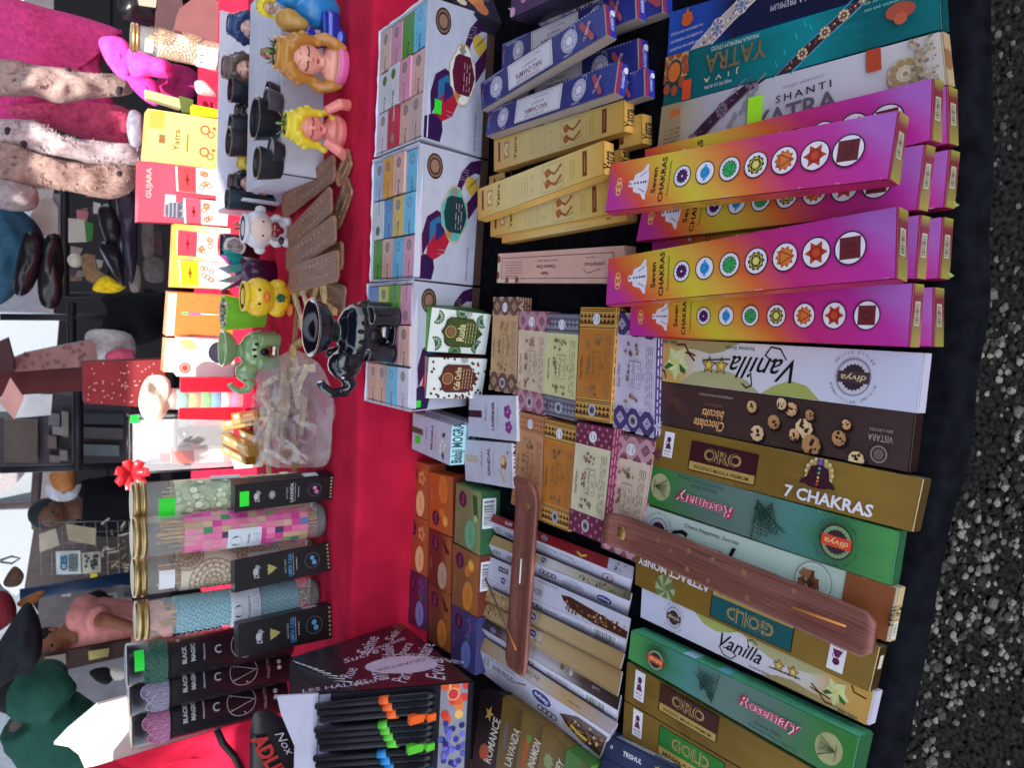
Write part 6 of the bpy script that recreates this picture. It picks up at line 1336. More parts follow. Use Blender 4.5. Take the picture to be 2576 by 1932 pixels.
# ---- animal planters
def beast(x, y, tx, kind, lb):
    p = foot(x, y); h = height(p, tx, y); root = thing('animal_planter', p, lb, 'planter', 'animal shaped planters'); b = MB(); m = SKIN
    b.ell((0, .02, .64), (.40, .34, .34), m); b.ell((0, .02, .22), (.30, .25, .24), m)
    if kind == 'cow':
        for s_ in (-1, 1): b.ell((s_*.22, -.2, .10), (.12, .14, .10), m); b.ell((s_*.26, -.14, .30), (.09, .1, .12), m); b.ell((s_*.42, 0, .60), (.09, .06, .12), m)
    else:
        for s_ in (-1, 1): b.ell((s_*.29, 0, .26), (.10, .14, .16), m)
    xf(b, p, h); c = 'C8C4CC' if kind == 'cow' else 'D8B428'; fuse('body', b, P(c, rough=.35, coat=.3), root, vox=h*.02)
    b = MB(); b.lathe((0, .03, .93), [(.30, -.05), (.31, .02), (.27, .03), (.25, -.02), (0, -.02)], P(c, rough=.35), 24); xf(b, p, h); b.build('rim', root)
    b = MB(); b.lathe((0, .03, .94), [(.26, 0), (0, .01)], P('2A2622', rough=.9), 20); xf(b, p, h); b.build('soil', root)
    b = MB(); k = P('201418')
    for s_ in (-1, 1): b.ell((s_*.14, -.315, .62 if kind == 'cow' else .70), (.025, .02, .03), k)
    xf(b, p, h); b.build('eyes', root)
    if kind == 'cow':
        b = MB(); b.ell((0, -.22, .62), (.27, .13, .24), m); xf(b, p, h); fuse('muzzle', b, P('D0B8AC', rough=.4), root, vox=h*.02)
        b = MB()
        for s_ in (-1, 1): b.ell((s_*.07, -.30, .36), (.10, .05, .09), m)
        b.ell((0, -.30, .28), (.08, .05, .10), m); xf(b, p, h); fuse('heart', b, P('7A1E28', rough=.2, coat=.6), root, vox=h*.015)
        b = MB(); b.ell((-.20, -.22, .22), (.09, .08, .06), P('3A3038')); b.ell((.14, -.33, .08), (.04, .02, .03), P('C89090')); xf(b, p, h); b.build('dark_patch', root)
        b = MB()
        for i in range(14): g_ = i*.9; b.mesh([(.03*math.cos(g_), .03+.03*math.sin(g_), .95), (.13*math.cos(g_+.2), .03+.13*math.sin(g_+.2), 1.08), (.15*math.cos(g_), .03+.15*math.sin(g_), 1.12), (.13*math.cos(g_-.2), .03+.13*math.sin(g_-.2), 1.08)], [(0, 1, 2, 3)], P('5A6A48'))
        xf(b, p, h); b.build('succulent', root)
    else:
        b = MB(); b.ell((0, -.36, .57), (.10, .12, .07), P('D87030')); xf(b, p, h); b.build('beak', root)
        for s_ in (-1, 1): b = MB(); b.ell((s_*.22, -.16, .05), (.14, .18, .06), P('D87838')); xf(b, p, h); b.build('foot', root)
        b = MB()
        for g_ in (0, 72, 144, 216, 288): b.ell((.05*math.cos(R(g_+90)), -.245, .27+.05*math.sin(R(g_+90))), (.045, .025, .045), P('1E5A3A'))
        b.tube([(0, -.25, .24), (.03, -.25, .14)], .012, P('1E5A3A'), 6); xf(b, p, h); b.build('clover', root)
beast(727, 586, 604, 'cow', 'white cow planter holding a dark red heart'); beast(731, 752, 604, 'chick', 'yellow chick planter with orange beak and green clover')
# lime pot with pebbles, plum pot, black tin
p = foot(664, 792); h = height(p, 560, 792); root = thing('plant_pot', p, 'lime green faceted pot filled with pebbles, behind the chick planter', 'pot'); r_ = 45*depth(p)/F
b = MB(); b.lathe(p, [(0, 0), (r_*.75, 0), (r_*1.1, h), (r_*.95, h), (r_*.7, h*.4), (0, h*.4)], P('7CC838', rough=.4), 6, smooth=False); b.build('pot_body', root); b = MB()
for i in range(60): g_, q = random.uniform(0, 6.3), r_*.9*random.random()**.5; b.ell(p+Vector((q*math.cos(g_), q*math.sin(g_), h*.93+random.uniform(0, .006))), random.uniform(.004, .007), P(random.choice(('8A8474', 'B8AC98', '5A544C', '9A9078'))), 6)
o = b.build('pebbles', root); o['kind'] = 'stuff'
p = foot(690, 690); h = height(p, 575, 690); root = thing('plant_pot', p, 'dark plum pot wrapped in teal foil, beside the chick planter', 'pot'); r_ = 38*depth(p)/F
b = MB(); b.lathe(p, [(0, 0), (r_*.85, 0), (r_, h*.8), (r_*.9, h*.8), (0, h*.7)], P('3E1A3C', rough=.3, coat=.4), 26); b.build('pot_body', root); b = MB()
for i in range(9): g_ = i*.7; a = p+Vector((math.cos(g_)*r_*.8, math.sin(g_)*r_*.8, h*.72)); b.mesh([a, a+Vector((.012, 0, 0)), a+Vector((math.cos(g_)*.02, math.sin(g_)*.02, .045)), a+Vector((-.012, .004, .02))], [(0, 1, 2, 3)], P(('2AA8A8', '9A3A7A', 'B8B8C8', '58C0B8')[i % 4], rough=.15, metal=.5))
b.build('foil', root)
p = foot(648, 625); h = height(p, 552, 625); root = thing('candle_tin', p, 'black tin with white oval label between the cow and the plum pot', 'tin'); r_ = 30*depth(p)/F; b = MB(); b.lathe(p, [(0, 0), (r_, 0), (r_, h*.9), (r_*.9, h), (0, h)], P('1C2030', rough=.15, coat=.6), 26); b.build('tin_body', root)
A = CArt(Cyl(p, r_+.0006, p.z+h*.5, p.z+h*.85), root); A.cur = 'paper_label'; A.disc(.5, .5, .3, P('D8D4D0'), 18); A.disc(.5, .5, .22, P('8A7878'), 14); A.text('CERO', .5, .5, .12, P('D8D4D0'), 90, wid=.3, part='paper_label'); A.done()
# ---- rear row of boxes, in the sun
def rear(q, c, lb, dpt=.06, grp=None): return upright('boxed_incense', q, S, dpt, c, lb, 'incense box', grp)
f, r, A = rear([(372, 272), (566, 302), (562, 428), (362, 405)], P('D8B060'), 'tall yellow footprint display box in the sun', .08); A.part('x'); A.rect(0, 0, 1, 1, P('D8C070')); A.rect(.02, .02, .22, .35, P('C89440')); A.rect(.16, .45, .24, .62, P('7A5A30')); A.text('Yatra', .38, .52, .12, P('4A4420'), 90, bold=.02, wid=.42); A.line([(.52, .38), (.52, .72)], .03, P('6A5A30'))
for b_ in (.25, .68): A.ring(.74, b_, .08, .035, P('B84A38'), 12); A.ring(.82, b_+.08, .06, .03, P('C05A40'), 12); A.disc(.86, b_-.05, .04, P('C85A40'), 8)
A.done()
f, r, A = rear([(350, 403), (566, 428), (562, 566), (347, 557)], P('A83A4C'), 'tall crimson display box with a carved stone face', .08); A.part('x'); A.rect(0, 0, 1, 1, GR([(0, '8A3A50'), (.4, 'B03A50'), (1, 'B84858')], nz=.2)); A.text('GUJARA', .12, .35, .11, P('C8988C'), 90, bold=.02, wid=.5); A.rect(.30, .52, .42, .68, P('D8D0D0'))
A.disc(.52, .78, .17, P('5A5A6C'), 20, sx=1.1); A.disc(.40, .78, .14, P('48485A'), 18)
for i in range(28): A.disc(.30+.045*(i % 4), .66+.037*(i//4), .018, P('8A8A98'), 6)
for b_ in (.71, .85): A.line([(.50, b_-.04), (.52, b_), (.50, b_+.04)], .014, P('B0B0BC'))
A.line([(.47, .78), (.58, .78), (.58, .75)], .016, P('A8A8B4')); A.line([(.63, .74), (.64, .82)], .016, P('2A2A38')); A.done()
tags = [([(445, 417), (575, 428), (572, 495), (448, 480)], 'C03A40', 'small hang box, red and white, in front of the crimson box at its right side'), ([(465, 498), (575, 508), (572, 570), (468, 562)], 'C8485C', 'small hang box, rose and white, under the stone face'), ([(447, 578), (582, 594), (578, 654), (445, 642)], 'D83848', 'small hang box with scarlet top above the cow planter'), ([(452, 655), (582, 664), (578, 724), (455, 714)], 'E0A818', 'small hang box with golden yellow top'), ([(478, 742), (584, 750), (580, 806), (476, 796)], 'D87820', 'small hang box with orange top above the chick planter'), ([(457, 784), (588, 794), (584, 852), (455, 840)], '8A4AB8', 'small hang box with violet top and lime sticker')]
for q, c, lb in tags:
    f, r, A = rear(q, P('D8D0CC'), lb, .03, 'small boxes with hang slots'); A.part('x'); A.rect(0, 0, 1, 1, P('DCD4CC')); A.rect(0, 0, .36, 1, P(c)); A.line([(.19, .3), (.19, .7)], .06, P('5A1820') if c != 'E0A818' else P('6A4410')); A.disc(.19, .5, .08, P('5A1820') if c != 'E0A818' else P('6A4410'), 8)
    rr = random.Random(c)
    for i in range(7): A.ring(.5+rr.uniform(-.08, .12), .5+rr.uniform(-.3, .3), .09, .05, P('C86848'), 8)
    A.text('Palo Santo', .8, .5, .07, P('8A6A5A'), 90, shear=.3, wid=.5)
    if 'lime' in lb: A.part('price_sticker'); A.rect(0, 0, .12, .3, P('30D878'))
    A.done()
f, r, A = rear([(438, 562), (580, 574), (576, 728), (430, 722)], P('E09030'), 'orange and yellow carton behind the hang boxes', .05); A.part('x'); A.rect(0, 0, 1, 1, GR([(0, 'E8A030'), (.3, 'E0C060'), (1, 'D8D0C8')], nz=.2)); A.done()
f, r, A = rear([(424, 735), (590, 745), (586, 842), (416, 845)], P('E07838'), 'tall orange carton with ragged edge next to the violet hang box', .05); A.part('x'); A.rect(0, 0, 1, 1, P('E07038')); A.rect(0, 0, .12, 1, P('E8D0B8')); A.done()
f, r, A = rear([(446, 848), (592, 856), (588, 947), (444, 947)], P('D8D4D0'), 'white box with round red seal and picture of wood chips', .05); A.part('x'); A.rect(0, 0, 1, 1, P('D8D4D4')); A.disc(.14, .78, .14, P('A84038'), 18); A.ring(.14, .78, .09, .02, P('D8B0A8'), 14); A.text('Palo', .36, .38, .18, P('8A8494'), 90, shear=.3, wid=.42)
for i in range(6): A.star(.12+.03*i, .12+.05*(i % 3), .13, .08, 4, P('D8A070'), i*25)
A.disc(.74, .35, .3, P('2A3040'), 16); A.disc(.86, .30, .2, P('3A4050'), 12); A.done()
f, r, A = rear([(416, 850), (588, 858), (586, 945), (410, 935)], P('E08040'), 'orange carton standing behind the white box with red seal', .05); A.part('x'); A.rect(0, 0, .2, 1, P('E8D8C0')); A.done()
f, r, A = rear([(455, 950), (612, 950), (608, 1058), (450, 1055)], P('A81428'), 'plain crimson board behind the rainbow bottle', .02); A.done()
# rainbow bottle
p = foot(606, 1002); h = height(p, 392, 1004); r_ = 25*depth(p)/F; root = thing('sand_bottle', p, 'bottle filled with layers of rainbow coloured sand', 'bottle'); z = 0
cols = [('C83878', .14), ('D0B0C0', .12), ('2A78C8', .12), ('48C838', .12), ('D8802C', .14), ('50A088', .14), ('D89890', .14)]
for c, t in cols: b = MB(); b.lathe(p+Vector((0, 0, z*h)), [(0, 0), (r_, 0), (r_, t*h), (0, t*h)], P(c, rough=.7), 26); b.build('sand_layer', root); z += t
b = MB(); b.lathe(p, [(r_*1.04, 0), (r_*1.04, h*.92), (r_*.8, h), (0, h)], GLASSm, 26); b.build('glass_body', root)
o = puff('wrapping', [p+Vector((x, -.02, h*zz)) for x, zz in ((-.04, .9), (.05, .86), (.06, 1.1), (.0, 1.2), (-.05, 1.12))], Vector((0, -1, 0)), .012, P('C8B8A8', rough=.3), nz=.01, parent=root)
# glass case with black edges
c1, c2 = foot(590, 1048), foot(590, 1176); h = height(c1, 330, 1050); root = thing('glass_case', (c1+c2)/2, 'tall glass case with thin black edges and a lime sticker', 'display case'); d = .09
q = [c1, c2, c2+Vector((0, d, 0)), c1+Vector((0, d, 0))]; u = Vector((0, 0, h)); b = MB()
for i in range(4): b.tube([q[i], q[i]+u], .003, P('121216'), 5); b.tube([q[i]+u, q[(i+1) % 4]+u], .003, P('121216'), 5); b.tube([q[i], q[(i+1) % 4]], .003, P('121216'), 5)
b.build('black_edges', root)
for i in range(4): b = MB(); t = (q[(i+1) % 4]-q[i]).cross(u).normalized()*.001; b.hexa([q[i]-t, q[(i+1) % 4]-t, q[(i+1) % 4]+u-t, q[i]+u-t, q[i]+t, q[(i+1) % 4]+t, q[(i+1) % 4]+u+t, q[i]+u+t], M((.6, .65, .72), rough=.05, var=0, alpha=.22, coat=1)); b.build('glass_pane', root)
b = MB(); b.box(c1+Vector((0, -.004, h*.97)), (.02, .003, .02), P('20D840')); b.build('price_sticker', root)
o = puff('bottle', [atY(x, y, c1.y+.05) for x, y in ((455, 1075), (540, 1070), (580, 1085), (585, 1110), (560, 1125), (480, 1120), (450, 1100))], Vector((0, -1, 0)), .03, P('15171E', rough=.08, coat=1)); tag(o, 'glossy black rounded bottle inside the glass case', 'bottle')
f, r, A = upright('boxed_incense', [(428, 1135), (588, 1128), (586, 1160), (432, 1168)], S, .03, P('D8D0CC'), 'slim orange and white hang box in front of the glass case', 'incense box'); A.part('x'); A.rect(0, 0, 1, 1, P('DCD8D4')); A.rect(0, 0, .36, 1, P('C85A38')); A.rect(.84, 0, 1, 1, P('B85A48')); A.done()
b = MB(); b.box(c2+Vector((.03, .04, h*.62)), (.02, .02, .05), P('D84030')); tag(b.build('wax_candle'), 'short red candle inside the glass case', 'candle')
# small gold boxes
for i, (q, lb) in enumerate((([(556, 1060), (640, 1045), (642, 1070), (560, 1085)], 'small gold box farthest back beside the bag'), ([(580, 1040), (645, 1030), (648, 1055), (585, 1070)], 'small gold box leaning toward the bag mouth'), ([(556, 1088), (622, 1122), (626, 1150), (560, 1115)], 'small gold box in the middle of the tilted gold row'), ([(600, 1080), (648, 1100), (650, 1128), (606, 1112)], 'small gold box touching the plastic bag'), ([(556, 1118), (615, 1150), (618, 1170), (560, 1142)], 'small gold box nearest the glass jars'))):
    f = quadH(q, S+.03+.012*(i % 3)); r = carton('small_box', f, .025, M(hx('B8903C'), rough=.3, metal=.6), lb, 'small box', 'small gold boxes'); A = Art(f, r); A.part('x'); A.rect(.06, .1, .94, .9, P('C8A850', rough=.3, metal=.5)); A.rect(.15, .2, .32, .5, P('E8E0D0')); A.rect(.5, .3, .85, .5, P('E8DCB8')); A.done()
f = quadH([(570, 1120), (680, 1090), (650, 1175), (590, 1180)], S+.012); r = carton('small_box', f, .01, P('D8D0C0'), 'flat cream box beneath the gold boxes', 'small box')
# red bow
p = atY(330, 1190, 2.05); root = thing('gift_bow', p, 'shiny red ribbon bow beside the glass case', 'bow'); b = MB(); rm = P('B8242E', rough=.25, coat=.4)
for i in range(7):
    g_ = i*.9+.3; a = Vector((math.cos(g_), -.3, math.sin(g_))); s_ = Vector((-math.sin(g_), 0, math.cos(g_)))*.014
    b.mesh([p-s_*.5, p+s_*.5, p+a*.02+s_, p+a*.038+s_*.8+Vector((0, -.01, 0)), p+a*.04-s_*.6+Vector((0, -.01, 0)), p+a*.02-s_], [(0, 1, 2, 5), (5, 2, 3, 4)], rm, True)
o = b.build('loops', root); s_ = o.modifiers.new('s', 'SOLIDIFY'); s_.thickness = .001
# ---- pen display at the near left corner
pA, pB, pC, pD = atY(729, 1656, 1.24), atY(1011, 1568, 1.20), at(1192, 1716, T+.002), None
n_ = Vector((0, 1, 0)); pD = atY(803, 1747, pC.y)
root = thing('pen_display', Vector((pC.x-.1, pC.y+.08, T)), 'black counter display of pens wrapped in clear film, script lettering on its side', 'pen display')
fS = Face([pA, pB, onplane(1192, 1716, pA, (pB-pA).cross(pD-pA).normalized()), pD]); pC = fS.p[2]
LX = Vector((-.19, 0, 0)); b = MB(); b.hexa([pA, pB, pC, pD, pA+LX, pB+LX, pC+LX, pD+LX], P('1A1620')); b.build('display_body', root)
A = Art(fS, root); A.off = .0006; A.part('x'); A.rect(0, 0, 1, 1, GR([(0, '241E2C'), (.5, '2E1C28'), (1, '281820')], rough=.25, nz=.1)); wt = P('C0B8CC'); sh = .45
for t, a, b_, h_, ro, w in (('Seine', .60, .22, .16, 60, .45), ('Sein', .84, .16, .11, 50, .3), ('Sucre', .48, .38, .13, 15, .38), ('MONTPARNASSE', .70, .30, .07, 15, .5), ("l'Opera", .78, .48, .14, 55, .45), ('Ekballe', .68, .44, .12, 75, .4), ('Annuaire', .88, .56, .15, 55, .5), ('ESTABLISHED', .93, .64, .07, -50, .5), ('Rue', .30, .66, .13, 65, .3), ('onze', .50, .74, .14, 80, .35), ('LES HALLES', .14, .88, .12, 10, .6), ('Evora', .86, .80, .15, 70, .45), ('Paris', .62, .84, .14, 60, .3), ('Metro', .38, .86, .10, 20, .3)): A.text(t, a, b_, h_*.62, wt, ro, shear=sh, bold=.004, wid=w*.66)
A.disc(.68, .66, .14, P('C0B4CC'), 18, sx=1.4, rot=20); A.text('QUARTIER', .68, .66, .05, INK, 190, wid=.3); A.rect(.9, 0, 1, .12, P('6A3A2C')); A.done()
f_ = Face([pD, pC, pC+LX, pD+LX]); f_ = Face([pD+(pC-pD)*.0, pC, pC+LX, pD+LX])
A = Art(f_, root); A.off = .0006; A.part('x'); A.rect(0, 0, .08, 1, P('8888A0')); A.rect(.08, 0, .80, 1, P('24222C')); A.rect(.80, 0, .97, 1, P('8A8A98')); k = A.k
rr = random.Random(8)
for i in range(16): A.disc(.81+.15*rr.random(), .27*rr.random(), .035, P(rr.choice(('D8803C', 'D85A30', 'E0B060', 'C84038'))), 12)
A.disc(.88, .08, .05, P('E8A080'), 14); A.disc(.88, .08, .04, P('C83838'), 14)
for i in range(60): A.disc(.81+.15*rr.random(), .3+.65*rr.random(), .024, P(rr.choice(('3A3A88', '2A2A6A', '5858A8', '6A6AC0'))), 8)
A.rect(.97, 0, 1, 1, P('16141C')); A.done()
pm = P('15161C', rough=.35); nf = f_.n
for gi, (c, lst) in enumerate((('E8622A', ((.05, 0), (.10, .3), (.15, .6))), ('5CC038', ((.24, 0), (.285, .2), (.33, .45), (.375, .7))), ('2A88D0', ((.47, 0), (.52, .3), (.57, .6)))) ):
    cn = ('orange', 'green', 'blue')[gi]
    for j, (b_, s_) in enumerate(lst):
        a0 = .01+.07*s_; n1 = .012+.006*s_; pr = thing('ball_pen', f_.at(.5, b_+.03, n1), f'black pen with {cn} clip, ' + ('shallowest', 'second', 'third', 'fourth')[j] + f' of the {cn} group in the pen display', 'pen', f'{cn} clipped pens')
        m = MB(); m.tube([f_.at(a0, b_+.02, n1), f_.at(a0+.005, b_+.02, n1), f_.at(.74, b_+.0, n1), f_.at(.79, b_, n1)], [.0045, .0055, .006, .003], pm, 12); m.build('barrel', pr)
        m = MB(); m.tube([f_.at(.44+.10*s_, b_+.012, n1), f_.at(.50+.10*s_, b_+.011, n1)], .0068, P(c), 12); m.build('clip_ring', pr)
        if j == len(lst)-1: m = MB(); m.box(f_.at(.70, b_+.045, n1+.004), (.012, .008, .03), P(c)); m.build('clip', pr); m = MB(); m.box(f_.at(.775, b_+.05, n1+.002), (.010, .006, .012), P(c)); m.build('grip_mark', pr)
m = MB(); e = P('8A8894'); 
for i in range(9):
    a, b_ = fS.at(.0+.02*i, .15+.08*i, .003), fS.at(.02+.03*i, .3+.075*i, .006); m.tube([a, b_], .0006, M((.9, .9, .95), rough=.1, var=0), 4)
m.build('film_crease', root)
hb_ = MB(); ya = pD.y+.004; hp_ = [atY(x, y, ya) for x, y in ((697, 1752), (806, 1746), (806, 2060), (738, 2060), (742, 1880), (708, 1800))]; hp2 = [q_+Vector((0, .004, 0)) for q_ in hp_]; hb_.mesh(hp_+hp2, [tuple(range(6)), tuple(range(11, 5, -1))]+[(i, i+6, (i+1) % 6+6, (i+1) % 6) for i in range(6)], P('B8B8D0')); hb_.build('header_card', root)
cs = [(640, 1795), (700, 1800), (735, 1850), (740, 1932), (720, 2000), (640, 2000), (628, 1900)]
o = puff('sign_disc', [atY(x, y, 1.16) for x, y in cs], Vector((0, -1, 0)), .006, P('221C24', rough=.3)); tag(o, 'dark rounded sign with red capital letters beside the pen display', 'sign')
fz_ = Face([atY(640, 1830, 1.150), atY(735, 1830, 1.150), atY(735, 1990, 1.150), atY(640, 1990, 1.150)]); A = Art(fz_, o); A.text('ADLINE', .45, .55, .26, P('A82828'), -62, bold=.04, wid=.95); A.text('Nox', .80, .25, .14, P('B0A8B8'), -60, shear=.3, wid=.4)
for bk in list(A.bags.values()):
    bb = bk.build('lettering', None); bb.parent = o
# ================================================================ behind the stall: hanging goods, racks, neighbours' tents and people
roof('canopy', [(-5, 1.55), (5, 1.55), (5, 7.2), (-5, 7.2)], 3.4, 'unseen grey tarpaulin roof, placed to shade the goods and stalls opposite')  # out of view; height and front edge set how far the sun reaches
def area(pts, Y): return [atY(x, y, Y) for x, y in pts]
NY = Vector((0, -1, 0))
def soft(name, pts, Y, hgt, c, lb, cat, grp=None, nz=.01, fz=14, rough=.95, seed=0, parent=None):
    m = M(hx(c), rough=rough, var=.12, bump=.5, scale=55) if isinstance(c, str) else c
    o = puff(name, area(pts, Y), NY, hgt, m, nz=nz, fz=fz, seed=seed, parent=parent, flat=.5)
    if not parent: tag(o, lb, cat, grp)
    return o
def slab(name, pts, Y, t, c, lb=None, cat=None, grp=None, parent=None, rough=.7):
    m = M(hx(c), rough=rough, var=.08, scale=12) if isinstance(c, str) else c
    A_ = area(pts, Y); B_ = [p+Vector((0, t, 0)) for p in A_]; n = len(A_); b = MB()
    b.mesh(A_+B_, [tuple(range(n)), tuple(range(2*n-1, n-1, -1))]+[(i, i+n, (i+1) % n+n, (i+1) % n) for i in range(n)], m); o = b.build(name, parent)
    if not parent: tag(o, lb, cat, grp)
    return o
def bar(name, pts, r, c, lb, cat, grp=None, parent=None, rough=.5):
    b = MB(); b.tube(pts, r, P(c, rough=rough), 8); o = b.build(name, parent)
    if not parent: tag(o, lb, cat, grp)
    return o
# pink fleece and plush stoles hanging on a rail
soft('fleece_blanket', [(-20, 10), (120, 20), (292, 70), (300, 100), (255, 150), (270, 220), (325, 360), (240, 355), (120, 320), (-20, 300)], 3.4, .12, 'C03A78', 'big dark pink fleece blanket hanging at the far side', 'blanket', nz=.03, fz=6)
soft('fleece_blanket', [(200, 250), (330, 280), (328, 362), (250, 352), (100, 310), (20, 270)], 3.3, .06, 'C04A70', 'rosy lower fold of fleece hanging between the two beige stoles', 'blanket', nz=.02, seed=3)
soft('fleece_piece', [(250, 96), (300, 92), (326, 116), (330, 160), (324, 200), (296, 190), (262, 145)], 2.95, .03, 'E84AB0', 'sunlit patch of the pink fleece, sunlight put into its hot pink colour', 'scarf', nz=.012, fz=16, seed=4)  # the hot pink pieces paint sunlight onto the pink fleece
soft('fleece_piece', [(322, 122), (380, 140), (430, 158), (432, 194), (380, 192), (330, 190)], 2.92, .03, 'E84AB0', 'second sunlit patch of the pink fleece, brightness painted into the colour', 'scarf', nz=.012, fz=16, seed=5)
soft('fleece_piece', [(318, 192), (380, 196), (404, 230), (394, 266), (350, 240)], 2.93, .02, 'D83CA0', 'ragged lower sunlit patch of the pink fleece, painted hot pink', 'scarf', nz=.012, fz=16, seed=8)
soft('fleece_piece', [(425, 160), (495, 182), (485, 245), (400, 236), (395, 200)], 3.05, .03, 'A82A68', 'dark pink fleece end behind the hot pink piece', 'scarf', seed=6)
for pts, c, lb, sp in (([(-20, 152), (95, 165), (165, 172), (240, 186), (300, 188), (340, 212), (322, 238), (240, 246), (180, 256), (140, 258), (80, 240), (-20, 232)], '94807C', 'brownish beige plush animal stole across the pink blanket', ((172, 178), (290, 176), (300, 228), (338, 214))),
                    ([(-20, 302), (84, 304), (92, 332), (170, 345), (300, 362), (358, 372), (356, 412), (260, 418), (170, 402), (90, 388), (-20, 350)], '9C9094', 'light grey plush stole with pale edge', ((20, 330), (60, 360))),
                    ([(-20, 352), (90, 388), (170, 404), (270, 418), (340, 420), (342, 470), (280, 500), (170, 480), (-20, 450)], '86706A', 'brown plush stole below the light grey one', ((300, 440),))):
    o = soft('plush_stole', pts, 3.1, .06, c, lb, 'stole', 'plush stoles on the hanging rail', nz=.02, fz=18, seed=len(lb))
    for x, y in sp: b = MB(); b.ell(atY(x, y, 3.06), (.016, .010, .010), P('2A2224', rough=.9)); b.build('dark_paw', o)
soft('plush_stole', [(-20, 450), (60, 462), (92, 475), (96, 515), (62, 532), (-20, 515)], 3.1, .07, '8E8688', 'grey plush stole lowest on the rail', 'stole', 'plush stoles on the hanging rail', nz=.02, seed=9)
def fuzz(o, n, L_, seed=1):
    """short pile standing off a fleece or plush surface, kept in the same part"""
    me = o.data; g_ = random.Random(seed); vs = [v.co.copy() for v in me.vertices]; cen = sum(vs, Vector())/len(vs); fs = [tuple(p.vertices) for p in me.polygons]; k0 = len(vs); cs_ = [(p.center.copy(), p.normal.copy(), p.area) for p in me.polygons]
    tot = sum(c[2] for c in cs_); out_v, out_f = [], []
    for c, nn, ar in cs_:
        for q in range(max(1, int(n*ar/tot))):
            d = Vector((g_.gauss(0, 1), g_.gauss(0, 1), g_.gauss(0, 1))).normalized(); r_ = math.sqrt(ar)*.7
            a = c+(d-nn*d.dot(nn))*r_*g_.uniform(.1, 1); t = (nn+d*.7).normalized()*L_*g_.uniform(.5, 1.3); s_ = t.orthogonal().normalized()*L_*.12
            out_f.append((len(out_v), len(out_v)+1, len(out_v)+2)); out_v += [a-s_, a+s_, a+t]
    m2 = bpy.data.meshes.new('pile'); m2.from_pydata([tuple(v) for v in out_v], [], out_f); m2.materials.append(me.materials[0]); p = bpy.data.objects.new('fleece_pile', m2); COL.objects.link(p); p.parent = o; p['kind'] = 'stuff'
for o in list(COL.objects):
    if o.type == 'MESH' and o.get('category') in ('blanket', 'scarf', 'stole'): fuzz(o, 11000 if o['category'] != 'scarf' else 2600, .017 if o['category'] != 'scarf' else .009)
soft('garment', [(-20, 512), (70, 540), (112, 600), (100, 650), (52, 700), (32, 745), (-20, 750)], 3.4, .12, '24485E', 'dark teal blue padded garment hanging at the far top', 'garment', nz=.03, seed=11)
for pts, lb in (([(62, 588), (98, 590), (112, 640), (84, 722), (52, 745), (34, 730), (38, 680)], 'shiny black boot shaped bag, nearer the blue garment'), ([(112, 600), (150, 594), (162, 680), (148, 768), (104, 766), (94, 690)], 'shiny black boot shaped bag beside the dark crossbar')):
    soft('black_bag', pts, 3.2, .05, M(hx('1A181E'), rough=.25, var=.1), lb, 'bag', 'shiny black bags', nz=.015)
slab('printed_paper', [(55, 562), (75, 545), (96, 500), (128, 496), (146, 520), (146, 590), (100, 596), (80, 575)], 3.6, .004, 'B8B4AC', 'white printed paper behind the black bags', 'paper')
slab('printed_paper', [(132, 486), (152, 488), (152, 590), (134, 585)], 3.62, .004, '8A8E98', 'grey sheet next to the dark crossbar', 'paper')
for a, b_, r, lb in (((162, 482), (162, 745), .020, 'dark crossbar of the opposite rack, upper piece'), ((180, 760), (180, 880), .020, 'dark crossbar of the opposite rack, short middle piece'), ((196, 980), (196, 1182), .024, 'dark crossbar of the opposite rack by the shelves'),
                   ((150, 742), (420, 742), .012, 'dark upright post above the yellow bag'), ((0, 797), (420, 800), .016, 'dark upright post crossing the black jacket'), ((0, 1182), (330, 1172), .018, 'dark upright post beside the person in black')):
    bar('rack_bar', [atY(*a, 4.2), atY(*b_, 4.2)], r, '1C1A22', lb, 'rack', 'bars of the rack opposite')
for pts, lb, c in (([(246, 528), (280, 514), (300, 560), (300, 605), (288, 615), (262, 600)], 'dark violet wrapped bundle, upper one', '26222C'), ([(250, 612), (290, 610), (310, 660), (312, 718), (296, 705), (262, 650)], 'dark violet wrapped bundle, lower one', '221E2A'), ([(292, 480), (340, 488), (346, 640), (330, 715), (306, 640), (300, 560)], 'long dusky purple bag hanging behind the bundles', '3A3448')):
    soft('wrapped_bundle', pts, 3.5, .05, M(hx(c), rough=.35, var=.1), lb, 'bundle', 'dark wrapped bundles', nz=.015)
for pts, lb, c in (([(358, 560), (386, 558), (388, 640), (360, 642)], 'pale grey cloth roll, upper of two', '7A6E70'), ([(364, 650), (410, 648), (412, 706), (366, 704)], 'pale grey cloth roll, lower of two', '6E6466'), ([(325, 672), (352, 672), (354, 728), (328, 730)], 'round greyish toy head beside the yellow bag', '9A908A'), ([(386, 585), (410, 590), (412, 640), (390, 640)], 'dark pinkish cloth roll', '5A4048')):
    soft('cloth_roll', pts, 3.7, .03, c, lb, 'cloth roll', 'cloth rolls')
slab('notebook', [(172, 548), (212, 552), (218, 608), (172, 610)], 3.9, .01, 'B8B4AC', 'cream notebook card with green side', 'card'); slab('green_card', [(212, 555), (235, 562), (232, 604), (218, 608)], 3.88, .01, '3A7A3C', 'green card beside the cream notebook', 'card')
rr = random.Random(77)
